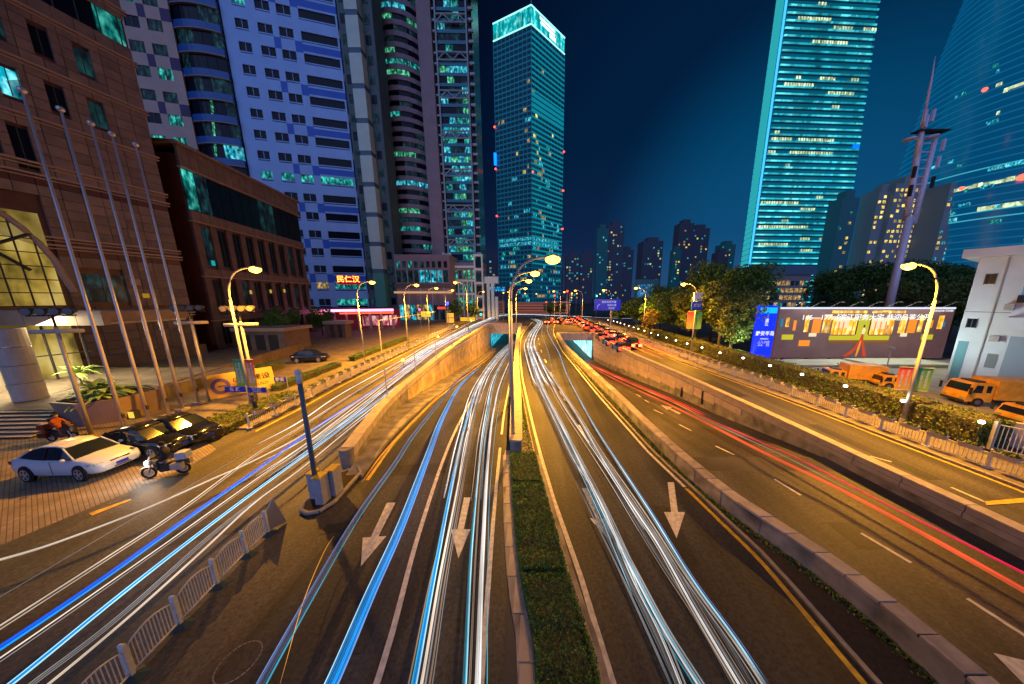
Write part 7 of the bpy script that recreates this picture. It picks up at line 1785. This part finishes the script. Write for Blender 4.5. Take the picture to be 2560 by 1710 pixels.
bq('card', .19, .235, .43, .50, em_pale); bq('card', .72, .76, .43, .50, em_pale); bq('lamp_glow', .14, .205, .24, .36, em_amber); bq('blue_edge', .015, .03, .62, .78, em_blue); bq('blue_edge', .95, .965, .62, .72, em_blue)
# generic figure in a long red gown, printed flat
gx = x0 + Wb * .495
def bp_poly(name, pts, m_, d): mb = MB(); mb.poly([(gx + a, YB - d, zb + b) for a, b in pts]); return mb.build(name, m_, bb)
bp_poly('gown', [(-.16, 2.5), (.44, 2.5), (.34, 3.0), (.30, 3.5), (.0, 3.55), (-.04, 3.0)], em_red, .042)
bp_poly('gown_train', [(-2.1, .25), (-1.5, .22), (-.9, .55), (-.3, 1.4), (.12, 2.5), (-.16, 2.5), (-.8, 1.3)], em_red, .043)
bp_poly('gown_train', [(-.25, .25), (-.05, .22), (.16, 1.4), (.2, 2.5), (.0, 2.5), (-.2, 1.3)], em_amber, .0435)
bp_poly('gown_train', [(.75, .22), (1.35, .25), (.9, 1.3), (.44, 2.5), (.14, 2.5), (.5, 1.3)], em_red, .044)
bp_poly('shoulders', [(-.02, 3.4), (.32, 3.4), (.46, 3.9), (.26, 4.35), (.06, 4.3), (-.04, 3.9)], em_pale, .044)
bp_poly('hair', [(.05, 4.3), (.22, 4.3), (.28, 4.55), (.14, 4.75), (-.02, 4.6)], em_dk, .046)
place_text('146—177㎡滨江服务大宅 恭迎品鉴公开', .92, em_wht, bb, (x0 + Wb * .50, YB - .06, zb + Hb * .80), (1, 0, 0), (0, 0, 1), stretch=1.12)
place_text('SHANGHAI TOWER', .40, em_wht, bb, (x1 - 1.7, YB - .06, zb + Hb * .93), (1, 0, 0), (0, 0, 1), stretch=.8)
for k in range(9):
    x = x0 + Wb * (.07 + .107 * k)
    mb = MB(); mb.tube([(x, YB, zt), (x + .25, YB - .9, zt + .75)], .04, 6); mb.build('lamp_arm', M['steel'], bb); mb = MB(); mb.obox((x + .3, YB - 1.05), (1, 0), .22, .14, zt + .66, zt + .78); mb.build('lamp_head', M['steel'], bb)
for k in range(7): x = x0 + Wb * (.08 + .14 * k); mb = MB(); mb.box(x - .12, x + .12, YB + .4, YB + .7, 0, zt - .5); mb.build('support_post', M['dark'], bb)
bs = thing('blue_sign_board', 'tall glowing blue sign board with white chinese characters left of the billboard', 'sign', (31, 36.5, 0))
YS = 36.6; s0, s1 = AT(1899, 764, YS), AT(1946, 768, YS)
mb = MB(); mb.box(s0.x, s1.x, YS, YS + .4, .6, s0.z); mb.build('panel', emis('blue_panel', (.0, .02, 1.0), 1.5), bs)
mb = MB(); mb.box(s0.x + .2, s1.x - .1, YS - .04, YS - .01, s0.z - 1.0, s0.z - .25); mb.build('top_glow', emis('blue_panel_top', (.0, .45, 1.0), 1.3), bs)
sc_x = (s0.x + s1.x) / 2
place_text('滨\n江', .5, em_wht, bs, (sc_x, YS - .05, 5.5), (1, 0, 0), (0, 0, 1)); place_text('静安半岛', .66, em_wht, bs, (sc_x, YS - .05, 4.0), (1, 0, 0), (0, 0, 1), stretch=.95); place_text('公馆', .85, emis('print_grey', (.45, .45, .7), .9), bs, (sc_x, YS - .05, 2.6), (1, 0, 0), (0, 0, 1)); place_text('PENINSULA', .22, em_wht, bs, (sc_x, YS - .05, 3.3), (1, 0, 0), (0, 0, 1))
for x in (s0.x + .3, s1.x - .3): mb = MB(); mb.box(x - .08, x + .08, YS + .1, YS + .3, 0, .6); mb.build('leg', M['dark'], bs)
l = bpy.data.lights.new('assumed_sign_light', 'AREA'); l.energy = 700; l.color = (.75, 1.0, .45); l.size = 1.0  # assumed greenish lamp without fixture, added to brighten the leaves beside the sign
lo = bpy.data.objects.new('assumed_sign_light', l); COL.objects.link(lo); lo.location = (s0.x - .6, YS - 1.2, 1.2); lo.rotation_euler = Vector((1.2, -.6, -1.6)).to_track_quat('Z', 'Y').to_euler()
l = bpy.data.lights.new('board_light', 'AREA'); l.shape = 'RECTANGLE'; l.size = 20; l.size_y = .4; l.energy = 900; l.color = (1.0, .98, .85)
lo = bpy.data.objects.new('board_light', l); COL.objects.link(lo); lo.location = ((x0 + x1) / 2, YB - 1.2, zt + .6); lo.rotation_euler = (math.radians(-12), 0, 0)
# hedge lamps
hp = [(1520, 800), (1534, 803), (1543, 805), (1551, 808), (1561, 811), (1572, 814.5), (1584, 818.5), (1596, 822), (1611, 827), (1628, 832), (1645, 837.5), (1666, 844), (1690, 851), (1718, 859), (1755, 869), (1800, 882), (1858, 895), (1925, 914), (2005, 936), (2114, 965), (2258, 1002), (2454, 1055)]
hl0 = None
for i, (x, y) in enumerate(hp):
    p = G(x, y, 1.75 if i > 12 else 1.4)
    if hl0 is None:
        hl0 = thing('garden_lamp', '', 'lamp'); mb = MB(); mb.ball((0, 0, 0), .13, .13, .11, 8, 5); mb.build('globe', M['white_em'], hl0, smooth=True); mb = MB(); mb.tube([(0, 0, -1.2), (0, 0, -.08)], .03, 5); mb.build('stem', M['dark'], hl0); t = hl0
    else: t = copy_tree(hl0)
    t.location = p; tag(t, 'small white garden lamp in the row along the right hedge', 'lamp', 'garden lamps along the right hedge')
    if i >= 15:
        l = bpy.data.lights.new('garden_light', 'POINT'); l.energy = 14; l.color = (1, .85, .5); l.shadow_soft_size = .12
        lo = bpy.data.objects.new('garden_light', l); COL.objects.link(lo); lo.location = p + Vector((-.15, -.1, .25))
# yard ground, sheds and wall
M['yard'] = mat('yard_slab', (.34, .33, .27), .8, var=.2, scale=.8)
yd = MB(); yd.box(28.4, 60, 14.5, 41, .0, .10); yard = structure(yd, 'yard', M['yard'])
for i, (xa, xb, ya, yb, h, m_, lb) in enumerate(((42.5, 52, 33.5, 36.8, .42, 'render', 'long low white shed under the right half of the billboard'), (38.0, 41.5, 31.5, 33.5, .55, 'render', 'small white box shed in front of the billboard'), (31.5, 42, 34.0, 37.2, .22, 'yard', 'pale raised slab under the left half of the billboard'))):
    t = thing('shed', lb, 'shed', ((xa + xb) / 2, ya, .1)); mb = MB(); mb.box(xa, xb, ya, yb, .1, h); mb.build('wall', mat('shed_wall%d' % i, (.42, .46, .38), .8, var=.15), t); mb = MB(); mb.box(xa - .15, xb + .15, ya - .15, yb + .15, h + .01, h + .14); mb.build('roof', mat('shed_roof%d' % i, (.55, .60, .48), .7), t)
M['truck_y'] = mat('truck_orange', (.78, .38, .03), .4, var=.2, scale=2.5, spec=.5)
def truck(label, x, y, rz, s=1.0, boxbody=True, small=False):
    t = thing('works_truck', label, 'truck')
    H = 2.5 if not small else 1.9; L0, L1 = (0, 2.0)
    prof = [(L0, .55), (L0, H - .05), (.2, H + .06), (1.5, H + .05), (1.78, H - .12), (2.02, H * .60), (2.14, .95), (2.14, .5)]
    mb = MB(); mb.loft([[(x_, yy, z_) for x_, z_ in prof] for yy in (-1.05, -1.0, 1.0, 1.05)]); mb.build('cab', M['truck_y'], t)
    mb = MB(); mb.quad((1.79, -.92, H - .16), (2.0, -.95, H * .62), (2.0, .95, H * .62), (1.79, .92, H - .16)); 
    for v in range(len(mb.v)): mb.v[v] = (mb.v[v][0] + .035, mb.v[v][1], mb.v[v][2] + .02)
    mb.build('windscreen', M['glass'], t)
    for s_ in (-1, 1):
        mb = MB(); mb.poly([(.95, s_ * 1.065, H * .60), (1.75, s_ * 1.065, H * .60), (1.50, s_ * 1.065, H - .18), (.95, s_ * 1.065, H - .18)]); mb.build('side_window', M['glass'], t)
        mb = MB(); mb.quad((.25, s_ * 1.065, H * .62), (.65, s_ * 1.065, H * .62), (.65, s_ * 1.065, H - .2), (.25, s_ * 1.065, H - .2)); mb.build('rear_window', M['glass'], t)
        mb = MB(); mb.box(2.10, 2.17, s_ * .75 - .2, s_ * .75 + .2, .72, .92); mb.build('headlight', M['hl_off'], t)
        mb = MB(); mb.tube([(1.9, s_ * 1.08, H * .8), (2.2, s_ * 1.3, H * .8)], .025, 5); mb.box(2.13, 2.2, s_ * 1.3 - .1, s_ * 1.3 + .1, H * .55, H * .85); mb.build('mirror', M['black'], t)
        for xx in ((1.1, -2.6) if not small else (1.1, -1.6)):
            mb = MB(); mb.tube([(xx, s_ * .78, .48), (xx, s_ * 1.09, .48)], .48, 16); w_ = mb.build('wheel', M['black'], t); mb = MB(); mb.tube([(xx, s_ * 1.091, .48), (xx, s_ * 1.10, .48)], .25, 12); mb.build('rim', mat('rim_violet', (.10, .10, .22), .5) if 'rim_violet' not in bpy.data.materials else bpy.data.materials['rim_violet'], w_)
    mb = MB(); mb.box(2.05, 2.25, -1.0, 1.0, .42, .66); mb.build('bumper', M['dark'], t)
    mb = MB(); mb.box(.5, 1.2, -.7, .7, H + .04, H + .2); mb.build('beacon_bar', M['dark'], t)
    if boxbody:
        mb = MB(); mb.box(-4.2, -.15, -1.1, 1.1, .85, 2.9); mb.build('box_body', M['truck_y'], t)
        for k in range(4): mb = MB(); mb.box(-3.9 + k * .95, -3.75 + k * .95, -1.16, -1.11, .9, 2.85); mb.build('rib', mat('truck_stripe', (.75, .10, .03), .5) if 'truck_stripe' not in bpy.data.materials else bpy.data.materials['truck_stripe'], t)
        place_text('抢险', .55, bpy.data.materials['truck_stripe'], t, (-1.2, -1.175, 2.2), (1, 0, 0), (0, 0, 1))
    else:
        mb = MB(); mb.box(-2.6, -.1, -1.0, 1.0, .75, 1.25); mb.build('flat_bed', M['truck_y'], t)
    mb = MB(); mb.box(-4.2 if boxbody else -2.6, 2.0, -.5, .5, .45, .72); mb.build('chassis', M['dark'], t)
    t.location = (x, y, .1); t.rotation_euler = (0, 0, rz); t.scale = (s, s, s); return t
truck('large orange works truck with box body parked before the white building', 36.6, 21.6, math.radians(168), .76)
truck('small orange pickup truck cut by the right edge, nearest the hedge', 34.4, 17.6, math.radians(168), .70, False, True)
truck('small orange works vehicle parked left of the large truck', 34.6, 25.6, math.radians(165), .72, False, True)
truck('orange works vehicle half hidden behind the red banner', 31.8, 27.6, math.radians(160), .7, True, True)
pw_ = thing('yard_wall', 'low pink stone wall behind the steel bar fence at the right edge', 'wall', (30, 14, .14))
for k in range(8):
    a = Vector((28.2, 15.2, 0)).lerp(Vector((34, 10.2, 0)), k / 8); b = Vector((28.2, 15.2, 0)).lerp(Vector((34, 10.2, 0)), (k + .97) / 8); u = (b - a).normalized(); c_ = (a + b) / 2
    mb = MB(); mb.obox((c_.x, c_.y), (u.x, u.y), (b - a).length / 2, .15, .1, 1.55); mb.build('wall_stone', M['coping'], pw_)
# direction sign over the right service road
ds = thing('direction_sign', 'blue overhead direction sign with white arrows and route text', 'sign', (16, 76, 0))
a_, b_ = AT(1486, 750, 76), AT(1551, 776, 76)
mb = MB(); mb.box(a_.x, b_.x, 75.9, 76.0, b_.z, a_.z + .2); mb.build('panel', mat('direction_blue', (.01, .03, .50), .4, emit=(.008, .02, .45), es=.55), ds)
wv = (b_.x - a_.x); zc = (a_.z + b_.z) / 2
sgw = emis('sign_white', (.55, .6, 1.0), .7)
place_text('延安东路隧道', .66, sgw, ds, (a_.x + wv * .55, 75.88, zc + .85), (1, 0, 0), (0, 0, 1)); place_text('世纪大道', .62, sgw, ds, (a_.x + wv * .66, 75.88, zc - .0), (1, 0, 0), (0, 0, 1)); place_text('东方路', .6, sgw, ds, (a_.x + wv * .66, 75.88, zc - .85), (1, 0, 0), (0, 0, 1))
mb = MB(); mb.tube([(a_.x + .9, 75.87, zc - .9), (a_.x + .9, 75.87, zc - .2), (a_.x + 1.5, 75.87, zc + .3)], .09, 5); mb.build('arrow_symbol', sgw, ds)
mb = MB(); mb.tube([(20.8, 76.3, 0), (20.8, 76.3, 8.2)], .12, 8); mb.tube([(20.8, 76.3, 7.4), (a_.x, 76.3, 7.4)], .09, 6); mb.build('gantry', M['pole'], ds)
# red lit signals and lanterns beyond the junction
for i, (x, y, z, s, lb) in enumerate(((6.5, 97, 9.2, .55, 'red lit signal left of the direction sign, lower one'), (10.8, 97, 10.6, .8, 'red lit signal left of the direction sign, upper one'), (3.8, 104, 6.8, .6, 'orange red lamp cluster over the queue of cars'))):
    t = thing('traffic_signal', lb, 'traffic light', (x, y, 0)); mb = MB(); mb.tube([(x, y, 0), (x, y, z)], .09, 6); mb.build('pole', M['pole'], t)
    mb = MB(); mb.box(x - s * .45, x + s * .45, y - .2, y + .1, z - s, z + s); mb.build('housing', M['dark'], t); mb = MB(); mb.ball((x, y - .25, z + s * .3), s * .42, .12, s * .42); mb.build('red_lens', emis('signal_red%d' % i, (1, .04, .01), 8), t)
for i, (x, y, z, c, lb) in enumerate(((-17.5, 88, 3.4, (0, .8, .55), 'green traffic signal at the left corner of the junction'), (-33.5, 80, 5.3, (1.0, .05, .3), 'pink signal light beside the yellow sign board'), (26, 120, 9.3, (.1, 1.0, .9), 'cyan white lamp above the far trees right of the junction'))):
    t = thing('traffic_signal', lb, 'traffic light', (x, y, 0)); mb = MB(); mb.tube([(x, y, 0), (x, y, z)], .07, 6); mb.build('pole', M['pole'], t); mb = MB(); mb.box(x - .25, x + .25, y - .12, y + .1, z - .45, z + .35); mb.build('housing', M['dark'], t); mb = MB(); mb.ball((x, y - .2, z), .3, .12, .3); mb.build('lens', emis('signal_lens%d' % i, c, 7), t)
# overhead arm by the side street
oa = thing('overhead_arm', 'orange lit pole with long arm over the side street below the pink canopy', 'pole', (-24.6, 43, 0))
mb = MB(); mb.tube([(-24.6, 43, 0), (-24.6, 43, 5.2)], .09, 8); mb.build('pole', M['pole'], oa); mb = MB(); mb.tube([(-24.6, 43, 5.2), (-22.5, 62, 5.6)], .06, 6); mb.build('arm', M['pole'], oa)
# small warning lamps on the left retaining wall side
for i, (x, y) in enumerate(((1007, 900), (1095, 842), (1142, 817), (1178, 801), (1205, 790))):
    p = G(x, y, 1.2); t = thing('warning_lamp', 'orange warning lamp beside the left service road, %s from the camera' % ('nearest', 'second', 'third', 'fourth', 'farthest')[i], 'lamp', (p.x, p.y, 0), 'orange warning lamps on the left service road')
    mb = MB(); mb.ball(p, .17 + .03 * i); mb.build('lens', emis('warning_amber', (1, .42, .03), 14) if i == 0 else bpy.data.materials['warning_amber'], t, smooth=True); mb = MB(); mb.tube([(p.x, p.y, 0), (p.x, p.y, p.z - .1)], .04, 5); mb.build('stem', M['dark'], t)
